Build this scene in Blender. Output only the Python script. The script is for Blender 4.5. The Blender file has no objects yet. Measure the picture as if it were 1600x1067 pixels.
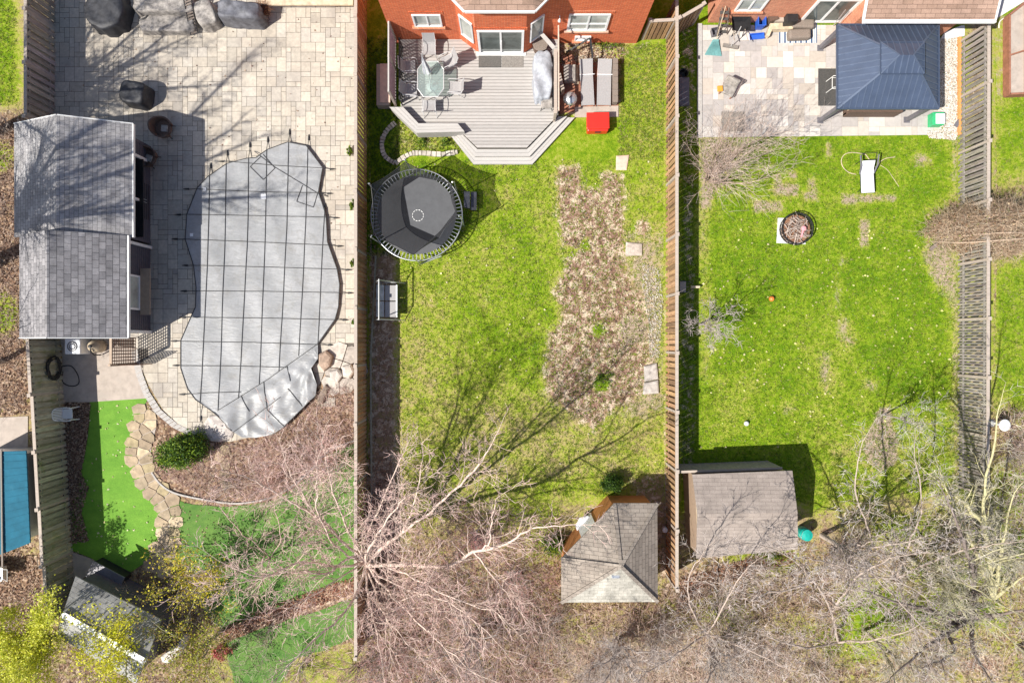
import bpy, math, random
import numpy as np
from mathutils import Vector, Matrix
from mathutils.geometry import delaunay_2d_cdt
R_ = math.radians
C = bpy.context.scene.collection
SC = bpy.context.scene

# ------------------------------------------------------------ camera, sky, sun, exposure
H, K = 30.5, 34.97                      # camera height (m), photo pixels per metre on the ground
cam = bpy.data.cameras.new('camera'); cam.lens = 24; cam.sensor_width = 36; cam.clip_end = 1500
co = bpy.data.objects.new('camera', cam); C.objects.link(co)
co.location = (0, 0, H); co.rotation_euler = (0, 0, 0); SC.camera = co
SX, SY = -0.73, -0.39                   # horizontal offset towards the sun per metre of height
ELEV = math.atan2(1, math.hypot(SX, SY))
w = bpy.data.worlds.new('World'); SC.world = w; w.use_nodes = True
nt = w.node_tree; bg = nt.nodes['Background']
sky = nt.nodes.new('ShaderNodeTexSky'); sky.sky_type = 'NISHITA'; sky.sun_disc = False
sky.sun_elevation = ELEV; sky.sun_rotation = math.atan2(SX, SY)
sky.air_density = 1.0; sky.dust_density = 1.5
nt.links.new(sky.outputs[0], bg.inputs[0]); bg.inputs[1].default_value = 0.085
sd = bpy.data.lights.new('sun', 'SUN'); sd.energy = 5.0; sd.angle = R_(0.5); sd.color = (1.0, 0.95, 0.87)
so = bpy.data.objects.new('sun', sd); C.objects.link(so)
so.rotation_euler = Vector((SX, SY, 1)).to_track_quat('Z', 'Y').to_euler()
SC.view_settings.view_transform = 'Standard'; SC.view_settings.look = 'None'
SC.view_settings.exposure = 0.50; SC.view_settings.gamma = 1.0
SC.cycles.max_bounces = 6; SC.cycles.transparent_max_bounces = 12

rng = random.Random(7); nr = np.random.RandomState(7)

# ------------------------------------------------------------ helpers
def G(px, py, z=0.0):
    s = (H - z) / H / K
    return ((px - 800) * s, (533.5 - py) * s)
def GP(pts, z=0.0): return [G(x, y, z) for x, y in pts]

class MB:
    def __init__(s): s.v = []; s.f = []; s.c = []; s.col = None
    def _a(s, vs, fs):
        n = len(s.v); s.v.extend(vs); s.f.extend([tuple(n + i for i in f) for f in fs])
        if s.col is not None: s.c.extend([s.col] * len(vs))
        return s
    def box(s, x0, x1, y0, y1, z0, z1):
        return s._a([(x0,y0,z0),(x1,y0,z0),(x1,y1,z0),(x0,y1,z0),(x0,y0,z1),(x1,y0,z1),(x1,y1,z1),(x0,y1,z1)],
                    [(0,3,2,1),(4,5,6,7),(0,1,5,4),(1,2,6,5),(2,3,7,6),(3,0,4,7)])
    def obox(s, c, size, rz=0, rx=0, ry=0):
        m = Matrix.Translation(c) @ Matrix.Rotation(rz,4,'Z') @ Matrix.Rotation(ry,4,'Y') @ Matrix.Rotation(rx,4,'X')
        a, b, d = size[0]/2, size[1]/2, size[2]/2
        vs = [m @ Vector(p) for p in [(-a,-b,-d),(a,-b,-d),(a,b,-d),(-a,b,-d),(-a,-b,d),(a,-b,d),(a,b,d),(-a,b,d)]]
        return s._a([tuple(v) for v in vs], [(0,3,2,1),(4,5,6,7),(0,1,5,4),(1,2,6,5),(2,3,7,6),(3,0,4,7)])
    def bar(s, p0, p1, wd, ht, up=(0,0,1)):
        p0, p1 = Vector(p0), Vector(p1); d = (p1-p0).normalized(); u = Vector(up)
        if abs(d.dot(u)) > .97: u = Vector((0,1,0))
        r = d.cross(u).normalized(); u = r.cross(d)
        vs = []
        for p in (p0, p1):
            for a, b in ((-1,-1),(1,-1),(1,1),(-1,1)): vs.append(tuple(p + r*a*wd/2 + u*b*ht/2))
        return s._a(vs, [(0,1,2,3),(7,6,5,4),(0,4,5,1),(1,5,6,2),(2,6,7,3),(3,7,4,0)])
    def prism(s, poly, z0, z1):
        n = len(poly)
        a = sum(poly[i][0]*poly[(i+1)%n][1]-poly[(i+1)%n][0]*poly[i][1] for i in range(n))
        if a < 0: poly = poly[::-1]
        return s._a([(x,y,z0) for x,y in poly] + [(x,y,z1) for x,y in poly],
                    [tuple(range(n))[::-1], tuple(range(n,2*n))] + [(i,(i+1)%n,n+(i+1)%n,n+i) for i in range(n)])
    def poly(s, pts): return s._a([tuple(p) for p in pts], [tuple(range(len(pts)))])
    def slab(s, pts, t):
        """thick sheet: pts is a 3-D polygon (top), thickness t downwards"""
        n = len(pts)
        return s._a([tuple(p) for p in pts] + [(p[0],p[1],p[2]-t) for p in pts],
                    [tuple(range(n)), tuple(range(n,2*n))[::-1]] + [(i,n+i,n+(i+1)%n,(i+1)%n) for i in range(n)])
    def path(s, pts, rad, n=5, closed=False, caps=True):
        pts = [Vector(p) for p in pts]; m = len(pts)
        if not hasattr(rad, '__len__'): rad = [rad]*m
        vs = []; up = Vector((0,0,1))
        for i, p in enumerate(pts):
            if closed: d = pts[(i+1)%m] - pts[i-1]
            else: d = pts[min(i+1,m-1)] - pts[max(i-1,0)]
            if d.length < 1e-9: d = Vector((0,0,1))
            d.normalize()
            u = up if abs(d.z) < .95 else Vector((1,0,0))
            a = d.cross(u).normalized(); b = a.cross(d)
            for k in range(n):
                t = 2*math.pi*k/n
                q = p + (a*math.cos(t) + b*math.sin(t))*rad[i]
                vs.append((q.x,q.y,q.z))
        fs = []
        for i in range(m if closed else m-1):
            j = (i+1) % m
            for k in range(n):
                l = (k+1) % n
                fs.append((i*n+k, j*n+k, j*n+l, i*n+l))
        if caps and not closed:
            fs.append(tuple(range(n))); fs.append(tuple((m-1)*n+k for k in range(n))[::-1])
        return s._a(vs, fs)
    def tube(s, p0, p1, r0, r1=None, n=8): return s.path([p0,p1],[r0, r0 if r1 is None else r1], n)
    def lathe(s, c, prof, n=24, sx=1, sy=1):
        vs = []; fs = []
        for r, z in prof:
            for k in range(n):
                t = 2*math.pi*k/n; vs.append((c[0]+r*math.cos(t)*sx, c[1]+r*math.sin(t)*sy, c[2]+z))
        for i in range(len(prof)-1):
            for k in range(n):
                l = (k+1)%n; fs.append((i*n+k, i*n+l, (i+1)*n+l, (i+1)*n+k))
        fs.append(tuple(range(n))[::-1]); fs.append(tuple((len(prof)-1)*n+k for k in range(n)))
        return s._a(vs, fs)
    def ring(s, c, R, r, n=48, m=6, z=0, a0=0, a1=2*math.pi):
        full = abs(a1-a0-2*math.pi) < 1e-6
        N = n if full else n+1
        pts = [(c[0]+R*math.cos(a0+(a1-a0)*i/n), c[1]+R*math.sin(a0+(a1-a0)*i/n), c[2]+z) for i in range(N)]
        return s.path(pts, r, m, closed=full)
    def build(s, name, mat, parent=None, world=False, smooth=False, bevel=0):
        off = Vector((0,0,0))
        if world and parent is not None:
            o = parent
            while o is not None: off += o.location; o = o.parent
        vs = s.v if off.length == 0 else [(a-off.x, b-off.y, c-off.z) for a,b,c in s.v]
        me = bpy.data.meshes.new(name); me.from_pydata(vs, [], s.f); me.materials.append(mat)
        if s.v:
            at = me.color_attributes.new('col', 'FLOAT_COLOR', 'POINT')
            if len(s.c) != len(s.v): s.c = [(1,1,1)]*len(s.v)
            at.data.foreach_set('color', np.array([(c[0],c[1],c[2],1) for c in s.c], dtype=np.float32).ravel())
        if smooth: me.polygons.foreach_set('use_smooth', [True]*len(me.polygons))
        me.update()
        o = bpy.data.objects.new(name, me); C.objects.link(o)
        if parent is not None: o.parent = parent
        if bevel:
            b = o.modifiers.new('bevel','BEVEL'); b.width = bevel; b.segments = 2; b.limit_method = 'ANGLE'
        return o

def npmesh(name, V, F, mat, cols=None, parent=None):
    """fast mesh from numpy arrays (triangles or quads)"""
    V = np.asarray(V, dtype=np.float32); F = np.asarray(F, dtype=np.int32)
    me = bpy.data.meshes.new(name); k = F.shape[1]
    me.vertices.add(len(V)); me.vertices.foreach_set('co', V.ravel())
    me.loops.add(F.size); me.loops.foreach_set('vertex_index', F.ravel())
    me.polygons.add(len(F)); me.polygons.foreach_set('loop_start', np.arange(0, F.size, k, dtype=np.int32))
    me.update(calc_edges=True); me.materials.append(mat)
    if cols is not None:
        at = me.color_attributes.new('col', 'FLOAT_COLOR', 'POINT')
        c = np.ones((len(V),4), dtype=np.float32); c[:, :3] = cols; at.data.foreach_set('color', c.ravel())
    o = bpy.data.objects.new(name, me); C.objects.link(o)
    if parent is not None: o.parent = parent
    return o

def tag(o, label=None, cat=None, group=None, kind=None):
    if label: o['label'] = label
    if cat: o['category'] = cat
    if group: o['group'] = group
    if kind: o['kind'] = kind
    return o
def thing(name, label, cat, loc=(0,0,0), rz=0, group=None):
    o = bpy.data.objects.new(name, None); C.objects.link(o); o.empty_display_size = .2
    o.location = loc; o.rotation_euler = (0,0,rz)
    return tag(o, label, cat, group)
def dup(root, loc, rz, label=None, scale=None):
    def cp(o, par):
        c = o.copy(); C.objects.link(c)
        if par is not None: c.parent = par
        for ch in list(o.children): cp(ch, c)
        return c
    r = cp(root, None); r.location = loc; r.rotation_euler = (0,0,rz)
    if scale: r.scale = (scale,)*3
    if label: r['label'] = label
    return r
def struct(o): o['kind'] = 'structure'; return o

# ------------------------------------------------------------ materials
def nodes(name):
    m = bpy.data.materials.new(name); m.use_nodes = True
    return m, m.node_tree, m.node_tree.nodes['Principled BSDF']
def N(t, ty, **kw):
    n = t.nodes.new(ty)
    for k, v in kw.items(): setattr(n, k, v)
    return n
def coord(t): return N(t, 'ShaderNodeTexCoord').outputs['Object']
def noise(t, vec, scale, detail=4, rough=.6, dist=0):
    n = N(t, 'ShaderNodeTexNoise'); n.inputs['Scale'].default_value = scale; n.inputs['Detail'].default_value = detail
    n.inputs['Roughness'].default_value = rough; n.inputs['Distortion'].default_value = dist
    t.links.new(vec, n.inputs['Vector']); return n.outputs['Fac']
def ramp(t, fac, stops):
    r = N(t, 'ShaderNodeValToRGB'); e = r.color_ramp.elements
    while len(e) < len(stops): e.new(.5)
    for i, (p, c) in enumerate(stops):
        e[i].position = p; e[i].color = tuple(c) + (1,) if len(c) == 3 else c
    t.links.new(fac, r.inputs['Fac']); return r.outputs['Color']
def mixc(t, fac, a, b, mode='MIX'):
    m = N(t, 'ShaderNodeMix', data_type='RGBA', blend_type=mode)
    for sock, v in ((m.inputs[0], fac), (m.inputs[6], a), (m.inputs[7], b)):
        if isinstance(v, bpy.types.NodeSocket): t.links.new(v, sock)
        elif isinstance(v, (int, float)): sock.default_value = v
        else: sock.default_value = tuple(v) + (1,)
    return m.outputs[2]
def mth(t, op, a, b=None, clamp=False):
    m = N(t, 'ShaderNodeMath', operation=op); m.use_clamp = clamp
    for i, v in enumerate((a, b)):
        if v is None: continue
        if isinstance(v, (int, float)): m.inputs[i].default_value = v
        else: t.links.new(v, m.inputs[i])
    return m.outputs[0]
def bump(t, p, h, strength=.4, dist=.02):
    b = N(t, 'ShaderNodeBump'); b.inputs['Strength'].default_value = strength; b.inputs['Distance'].default_value = dist
    t.links.new(h, b.inputs['Height']); t.links.new(b.outputs[0], p.inputs['Normal'])
def mat(name, col, var=.25, scale=8, rough=.8, bmp=.2, metal=0, streak=None, attr=False, dirt=None):
    m, t, p = nodes(name); c = coord(t)
    if streak:
        mp = N(t, 'ShaderNodeMapping'); mp.inputs['Scale'].default_value = streak; t.links.new(c, mp.inputs[0]); cv = mp.outputs[0]
    else: cv = c
    f = noise(t, cv, scale, 5, .65)
    lo = [x*(1-var) for x in col]; hi = [min(1, x*(1+var)) for x in col]
    out = ramp(t, f, [(.3, lo), (.7, hi)])
    if dirt:
        f2 = noise(t, c, dirt[1], 6, .7)
        out = mixc(t, ramp(t, f2, [(dirt[2], (0,0,0)), (dirt[2]+.15, (1,1,1))]), out, dirt[0])
    if attr:
        a = N(t, 'ShaderNodeAttribute', attribute_name='col'); out = mixc(t, 1.0, out, a.outputs['Color'], 'MULTIPLY')
    t.links.new(out, p.inputs['Base Color']); p.inputs['Roughness'].default_value = rough; p.inputs['Metallic'].default_value = metal
    if bmp: bump(t, p, f, bmp)
    return m
def leafmat(name, rough=.7, transl=.25):
    m, t, p = nodes(name)
    a = N(t, 'ShaderNodeAttribute', attribute_name='col')
    t.links.new(a.outputs['Color'], p.inputs['Base Color']); p.inputs['Roughness'].default_value = rough
    if transl:
        tr = N(t, 'ShaderNodeBsdfTranslucent'); t.links.new(a.outputs['Color'], tr.inputs['Color'])
        mx = N(t, 'ShaderNodeMixShader'); mx.inputs[0].default_value = transl
        out = t.nodes['Material Output']
        t.links.new(p.outputs[0], mx.inputs[1]); t.links.new(tr.outputs[0], mx.inputs[2]); t.links.new(mx.outputs[0], out.inputs[0])
    return m
def brickmat(name, c1, c2, mortar, bw=.22, bh=.075, ms=.012):
    m, t, p = nodes(name); c = coord(t)
    sep = N(t, 'ShaderNodeSeparateXYZ'); t.links.new(c, sep.inputs[0])
    comb = N(t, 'ShaderNodeCombineXYZ')
    t.links.new(mth(t, 'ADD', sep.outputs[0], sep.outputs[1]), comb.inputs[0]); t.links.new(sep.outputs[2], comb.inputs[1])
    b = N(t, 'ShaderNodeTexBrick'); t.links.new(comb.outputs[0], b.inputs['Vector'])
    b.inputs['Scale'].default_value = 1; b.inputs['Brick Width'].default_value = bw; b.inputs['Row Height'].default_value = bh
    b.inputs['Mortar Size'].default_value = ms; b.inputs['Mortar Smooth'].default_value = .2; b.inputs['Bias'].default_value = 0
    b.inputs['Color1'].default_value = c1+(1,); b.inputs['Color2'].default_value = c2+(1,); b.inputs['Mortar'].default_value = mortar+(1,)
    o = mixc(t, .5, b.outputs['Color'], ramp(t, noise(t, c, 6, 6, .75), [(.25,(.45,.45,.45)),(.75,(1.5,1.45,1.4))]), 'MULTIPLY')
    t.links.new(o, p.inputs['Base Color']); p.inputs['Roughness'].default_value = .9
    bump(t, p, b.outputs['Fac'], -.5, .01)
    return m
def shingle(name, c1, c2, dark, rot=0, tab=.33, row=.14, blotch=.35):
    m, t, p = nodes(name); c = coord(t)
    mp = N(t, 'ShaderNodeMapping'); mp.inputs['Rotation'].default_value = (0,0,rot); t.links.new(c, mp.inputs[0])
    b = N(t, 'ShaderNodeTexBrick'); t.links.new(mp.outputs[0], b.inputs['Vector'])
    b.inputs['Scale'].default_value = 1; b.inputs['Brick Width'].default_value = tab; b.inputs['Row Height'].default_value = row
    b.inputs['Mortar Size'].default_value = .008; b.inputs['Mortar Smooth'].default_value = .3
    b.inputs['Color1'].default_value = c1+(1,); b.inputs['Color2'].default_value = c2+(1,); b.inputs['Mortar'].default_value = dark+(1,)
    v = ramp(t, noise(t, c, 1.6, 6, .7), [(.3,(1-blotch,)*3),(.7,(1+blotch,)*3)])
    o = mixc(t, 1.0, b.outputs['Color'], v, 'MULTIPLY')
    o = mixc(t, .7, o, ramp(t, noise(t, c, 60, 2), [(.3,(.6,.6,.6)),(.7,(1.35,1.35,1.35))]), 'MULTIPLY')
    t.links.new(o, p.inputs['Base Color']); p.inputs['Roughness'].default_value = .95
    bump(t, p, b.outputs['Fac'], -.4, .01)
    return m

M = {}
M['white'] = mat('white_paint', (.78,.78,.76), .08, 5, .5, .05)
M['vinyl'] = mat('white_vinyl', (.82,.82,.82), .05, 5, .4, 0)
M['plastic_white'] = mat('white_plastic', (.75,.76,.78), .06, 5, .45, 0)
M['black'] = mat('black_metal', (.02,.02,.022), .3, 9, .5, 0)
M['blackfab'] = mat('black_cover', (.03,.031,.037), .5, 5, .6, .5)
M['greyfab'] = mat('grey_cover', (.36,.38,.42), .3, 5, .7, .6)
M['midfab'] = mat('charcoal_cover', (.12,.122,.14), .5, 4, .65, .6)
M['beigefab'] = mat('beige_cover', (.30,.275,.25), .5, 7, .8, .5)
M['sling'] = mat('taupe_sling', (.26,.24,.235), .2, 30, .8, .1)
M['slinglight'] = mat('grey_sling', (.33,.32,.32), .15, 30, .8, .1)
M['alu'] = mat('pale_frame', (.62,.62,.62), .08, 6, .4, 0, .3)
M['galv'] = mat('galvanised_steel', (.6,.62,.64), .15, 20, .4, .05, .7)
M['brown'] = mat('brown_wicker', (.12,.075,.055), .5, 40, .7, .5)
M['taupe'] = mat('taupe_wicker', (.22,.18,.15), .4, 40, .7, .5)
M['wood'] = mat('weathered_wood', (.36,.225,.125), .35, 3, .85, .3, streak=(6,6,.8), dirt=((.48,.20,.05),1.3,.60), attr=True)
M['wooddk'] = mat('shaded_fence_wood', (.42,.26,.15), .35, 3, .85, .3, streak=(6,6,.8), attr=True)
M['woodgrey'] = mat('grey_fence_wood', (.36,.33,.30), .4, 3, .85, .3, streak=(6,6,.8), attr=True)
M['woodgreen'] = mat('mossy_fence_wood', (.34,.33,.26), .35, 3, .85, .3, streak=(6,6,.8), dirt=((.22,.25,.13),1.1,.55), attr=True)
M['cap'] = mat('fence_cap_wood', (.42,.355,.30), .2, 4, .85, .2, streak=(1,8,1))
M['redwood'] = mat('red_brown_wood', (.30,.13,.08), .3, 5, .8, .3)
M['orangewood'] = mat('orange_timber', (.62,.30,.10), .25, 5, .8, .3, streak=(1,6,1))
M['cedar'] = mat('cedar_siding', (.50,.20,.06), .3, 6, .8, .3, streak=(1,1,8))
M['deck'] = mat('deck_board', (.40,.38,.36), .09, 5, .8, .15, streak=(.8,5,1), attr=True)
M['deckpale'] = mat('pale_deck_board', (.46,.44,.415), .1, 5, .8, .15, streak=(.5,8,1), attr=True)
M['brick'] = brickmat('red_brick', (.52,.085,.022), (.66,.14,.04), (.60,.28,.17), ms=.008)
M['brick2'] = brickmat('salmon_brick', (.52,.17,.085), (.64,.26,.14), (.58,.38,.29), ms=.008)
M['shingle'] = shingle('grey_shingle', (.28,.27,.275), (.37,.36,.36), (.12,.115,.12), math.pi/2, .26, .145, .3)
M['shingle_low'] = shingle('ribbed_grey_shingle', (.19,.185,.195), (.30,.29,.30), (.025,.025,.03), math.pi/2, .3, .205, .3)
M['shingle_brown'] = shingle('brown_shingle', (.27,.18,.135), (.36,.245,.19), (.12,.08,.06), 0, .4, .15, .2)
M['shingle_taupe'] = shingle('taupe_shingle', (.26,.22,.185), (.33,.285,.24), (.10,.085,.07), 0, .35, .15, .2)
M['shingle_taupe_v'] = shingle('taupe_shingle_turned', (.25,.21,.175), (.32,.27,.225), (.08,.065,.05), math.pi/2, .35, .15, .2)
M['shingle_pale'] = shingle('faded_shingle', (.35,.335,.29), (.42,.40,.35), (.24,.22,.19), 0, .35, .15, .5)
M['shingle_pink'] = shingle('dusty_shingle', (.29,.245,.215), (.335,.285,.25), (.19,.155,.14), 0, .5, .15, .22)
M['shingle_dark'] = shingle('old_grey_shingle', (.27,.27,.265), (.34,.335,.325), (.17,.17,.165), .5, .35, .15, .3)
M['siding'] = mat('charcoal_siding', (.095,.09,.11), .15, 6, .6, .1)
M['metalroof'] = mat('slate_blue_metal', (.08,.108,.17), .12, 2, .40, .05, .3)
M['metalrib'] = mat('slate_blue_metal_rib', (.115,.148,.215), .1, 2, .35, .05, .3)
M['metalgrey'] = mat('grey_powder_coat', (.17,.165,.185), .15, 5, .5, .05, .2)
M['glass'] = mat('window_glass', (.10,.12,.115), .5, 1.2, .06, 0)
M['glasslight'] = mat('glass_with_blind', (.40,.43,.40), .3, 1.5, .08, 0)
M['concrete'] = mat('concrete', (.42,.36,.31), .18, 3, .9, .2, dirt=((.36,.32,.28),1.5,.55))
M['kerb'] = mat('grey_border_paver', (.42,.40,.38), .18, 12, .9, .2)
M['joint'] = mat('dark_joint_sand', (.12,.105,.09), .3, 20, .95, .2)
M['jointpale'] = mat('pale_joint_sand', (.30,.27,.23), .3, 20, .95, .2)
M['paver'] = mat('cream_paver', (.49,.445,.38), .15, 7, .9, .2, dirt=((.38,.34,.295),.55,.52), attr=True)
M['slabstone'] = mat('pale_patio_slab', (.50,.47,.44), .10, 6, .85, .15, attr=True)
M['stone'] = mat('flagstone', (.58,.47,.33), .3, 4, .9, .4, attr=True)
M['rock'] = mat('rock', (.46,.42,.38), .35, 5, .9, .5, attr=True)
M['pebble'] = mat('pebbles', (.60,.57,.53), .1, 8, .8, 0, attr=True)
M['pinkstone'] = mat('pink_stone', (.62,.45,.36), .15, 6, .9, .2)
M['red'] = mat('red_plastic', (.72,.03,.02), .12, 3, .35, 0)
M['orange'] = mat('orange_plastic', (.85,.22,.05), .1, 3, .4, 0)
M['amber'] = mat('amber_cushion', (.62,.30,.04), .15, 8, .7, .1)
M['teal'] = mat('teal_plastic', (.01,.36,.30), .15, 6, .4, .1)
M['tealpale'] = mat('faded_teal_plastic', (.16,.36,.36), .15, 6, .5, 0)
M['green_plastic'] = mat('green_plastic', (.04,.42,.17), .15, 6, .4, 0)
M['blue'] = mat('blue_plastic', (.03,.12,.55), .15, 6, .4, 0)
M['blueroof'] = mat('blue_ribbed_roof', (.014,.115,.18), .2, 2, .95, .1, dirt=((.03,.14,.20),1.2,.6))
M['pink'] = mat('pink_plastic', (.8,.32,.34), .1, 5, .5, 0)
M['tan'] = mat('tan_counter', (.38,.28,.20), .12, 6, .6, .1)
M['lattice'] = mat('brown_lattice', (.13,.065,.04), .25, 5, .8, .1)
M['latticepink'] = mat('mauve_lattice', (.20,.12,.14), .2, 5, .8, .1)
M['mat'] = mat('dark_rubber', (.07,.068,.065), .3, 20, .9, .3)
M['rug'] = mat('grey_coir', (.22,.20,.18), .35, 25, .95, .5)
M['white_slab'] = mat('white_slab', (.68,.67,.66), .1, 3, .8, .1)
M['bark'] = mat('grey_bark', (.37,.32,.29), .3, 14, .9, .4, attr=True)
M['barkdk'] = mat('dark_bark', (.20,.16,.14), .35, 14, .9, .4, attr=True)
M['barkolive'] = mat('olive_bark', (.40,.37,.25), .3, 10, .9, .4, attr=True)
M['twig'] = leafmat('twigs', .85, 0)
M['leaf'] = leafmat('leaves', .6, .35)
M['ribbon'] = mat('black_webbing', (.03,.03,.032), .2, 20, .7, 0)
M['rust'] = mat('rusty_steel', (.28,.15,.09), .4, 15, .8, .3, .3)
def stripes():
    m, t, p = nodes('striped_rug'); c = coord(t)
    sp = N(t, 'ShaderNodeSeparateXYZ'); t.links.new(c, sp.inputs[0])
    f = mth(t, 'FRACT', mth(t, 'MULTIPLY', sp.outputs[0], 4.2))
    t.links.new(ramp(t, f, [(.0,(.05,.10,.2)),(.34,(.05,.10,.2)),(.36,(.7,.7,.68)),(.6,(.7,.7,.68)),(.62,(.3,.38,.46)),(.78,(.3,.38,.46)),(.8,(.7,.7,.68))]), p.inputs['Base Color'])
    p.inputs['Roughness'].default_value = .9; return m
M['stripes'] = stripes()
def netmat():
    m, t, p = nodes('safety_net'); p.inputs['Base Color'].default_value = (.03,.03,.035,1); p.inputs['Roughness'].default_value = .8
    tr = N(t, 'ShaderNodeBsdfTransparent'); mx = N(t, 'ShaderNodeMixShader'); mx.inputs[0].default_value = .72
    t.links.new(tr.outputs[0], mx.inputs[1]); t.links.new(p.outputs[0], mx.inputs[2]); t.links.new(mx.outputs[0], t.nodes['Material Output'].inputs[0])
    return m
M['net'] = netmat()
def glasstop():
    m, t, p = nodes('glass_table_top'); p.inputs['Base Color'].default_value = (.5,.55,.54,1); p.inputs['Roughness'].default_value = .08
    tr = N(t, 'ShaderNodeBsdfTransparent'); tr.inputs[0].default_value = (.8,.9,.88,1)
    mx = N(t, 'ShaderNodeMixShader'); mx.inputs[0].default_value = .28
    t.links.new(tr.outputs[0], mx.inputs[1]); t.links.new(p.outputs[0], mx.inputs[2]); t.links.new(mx.outputs[0], t.nodes['Material Output'].inputs[0])
    return m
M['glasstop'] = glasstop()
def covermat():
    m, t, p = nodes('pool_cover_vinyl'); c = coord(t)
    f = noise(t, c, .9, 5, .6); g = noise(t, c, 9, 5, .7)
    mp = N(t, 'ShaderNodeMapping'); mp.inputs['Scale'].default_value = (1,3.5,1); mp.inputs['Rotation'].default_value = (0,0,.5); t.links.new(c, mp.inputs[0])
    h = noise(t, mp.outputs[0], 2.2, 5, .6, .8)
    a = ramp(t, f, [(.3,(.235,.242,.25)),(.7,(.33,.335,.345))])
    a = mixc(t, .25, a, ramp(t, g, [(.3,(.65,.65,.65)),(.7,(1.25,1.25,1.25))]), 'MULTIPLY')
    k = noise(t, c, 1.7, 6, .75, 1.2); a = mixc(t, ramp(t, k, [(.50,(0,0,0)),(.68,(.75,.75,.75))]), a, (.22,.215,.205))
    t.links.new(a, p.inputs['Base Color']); p.inputs['Roughness'].default_value = .42
    bump(t, p, h, .28, .05); return m
M['cover'] = covermat()
def turfmat(name, a, b):
    m, t, p = nodes(name); c = coord(t)
    mp = N(t, 'ShaderNodeMapping'); mp.inputs['Scale'].default_value = (1,1.6,1); t.links.new(c, mp.inputs[0])
    f = noise(t, mp.outputs[0], 1.0, 6, .7); g = noise(t, c, 45, 3, .7)
    o = mixc(t, .8, ramp(t, f, [(.3,a),(.7,b)]), ramp(t, g, [(.25,(.5,.5,.5)),(.75,(1.5,1.5,1.5))]), 'MULTIPLY')
    t.links.new(o, p.inputs['Base Color']); p.inputs['Roughness'].default_value = .85; bump(t, p, g, .6, .02); return m
M['turf'] = turfmat('artificial_turf', (.085,.23,.012), (.16,.34,.03))
M['turf2'] = turfmat('artificial_turf_dull', (.045,.14,.015), (.13,.24,.04))

# ground: colour driven by a painted cover map (grass / soil, also used to deepen shade / leaf litter / pale straw), edges roughened by noise
def groundmat():
    m, t, p = nodes('ground_cover'); c = coord(t)
    a = N(t, 'ShaderNodeAttribute', attribute_name='cover'); sp = N(t, 'ShaderNodeSeparateColor'); t.links.new(a.outputs['Color'], sp.inputs[0])
    n0 = noise(t, c, .35, 3, .5); n1 = noise(t, c, 1.3, 5, .65); n2 = noise(t, c, 6, 6, .7); n3 = noise(t, c, 22, 5, .75); n4 = noise(t, c, 2.6, 6, .78, .5)
    l = mth(t, 'ADD', sp.outputs[0], mth(t, 'MULTIPLY', mth(t, 'SUBTRACT', n1, .5), 1.2))
    l = mth(t, 'ADD', l, mth(t, 'MULTIPLY', mth(t, 'SUBTRACT', n2, .5), 1.4))
    l = mth(t, 'ADD', l, mth(t, 'MULTIPLY', mth(t, 'SUBTRACT', n3, .5), .9))
    l = mth(t, 'ADD', l, mth(t, 'MULTIPLY', mth(t, 'SUBTRACT', n0, .5), .5), True)
    grass = ramp(t, l, [(.0,(.36,.28,.16)),(.22,(.40,.335,.13)),(.45,(.32,.36,.05)),(.7,(.20,.30,.012)),(1.,(.10,.20,.006))])
    def edge(ch, lo=.40, hi=.60, amt=1.5):
        e = mth(t, 'ADD', ch, mth(t, 'MULTIPLY', mth(t, 'SUBTRACT', n4, .5), amt))
        e = mth(t, 'ADD', e, mth(t, 'MULTIPLY', mth(t, 'SUBTRACT', n3, .5), .5))
        mr = N(t, 'ShaderNodeMapRange'); mr.inputs[1].default_value = lo; mr.inputs[2].default_value = hi; t.links.new(e, mr.inputs[0]); return mr.outputs[0]
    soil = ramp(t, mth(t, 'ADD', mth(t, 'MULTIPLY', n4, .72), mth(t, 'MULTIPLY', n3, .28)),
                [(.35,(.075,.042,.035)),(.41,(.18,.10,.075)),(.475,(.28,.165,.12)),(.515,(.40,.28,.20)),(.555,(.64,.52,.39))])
    v = N(t, 'ShaderNodeTexVoronoi'); v.inputs['Scale'].default_value = 11; t.links.new(c, v.inputs['Vector'])
    vs = N(t, 'ShaderNodeSeparateColor'); t.links.new(v.outputs['Color'], vs.inputs[0])
    leaf = ramp(t, vs.outputs[0], [(.0,(.10,.06,.045)),(.35,(.21,.13,.09)),(.6,(.32,.20,.13)),(.85,(.44,.31,.21)),(1.,(.58,.46,.35))])
    leaf = mixc(t, 1.0, leaf, ramp(t, n2, [(.3,(.55,.55,.55)),(.7,(1.25,1.25,1.25))]), 'MULTIPLY')
    straw = ramp(t, n3, [(.3,(.27,.19,.135)),(.5,(.40,.31,.235)),(.7,(.55,.45,.36))])
    o = mixc(t, edge(a.outputs['Alpha'], .35, .65), grass, straw)
    o = mixc(t, edge(sp.outputs[2]), o, leaf)
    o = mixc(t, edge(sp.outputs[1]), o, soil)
    t.links.new(o, p.inputs['Base Color']); p.inputs['Roughness'].default_value = .95
    p.inputs['Specular IOR Level'].default_value = .15
    bump(t, p, mth(t, 'ADD', n3, mth(t, 'MULTIPLY', n2, 1.5)), .8, .05)
    return m
M['ground'] = groundmat()

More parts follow.
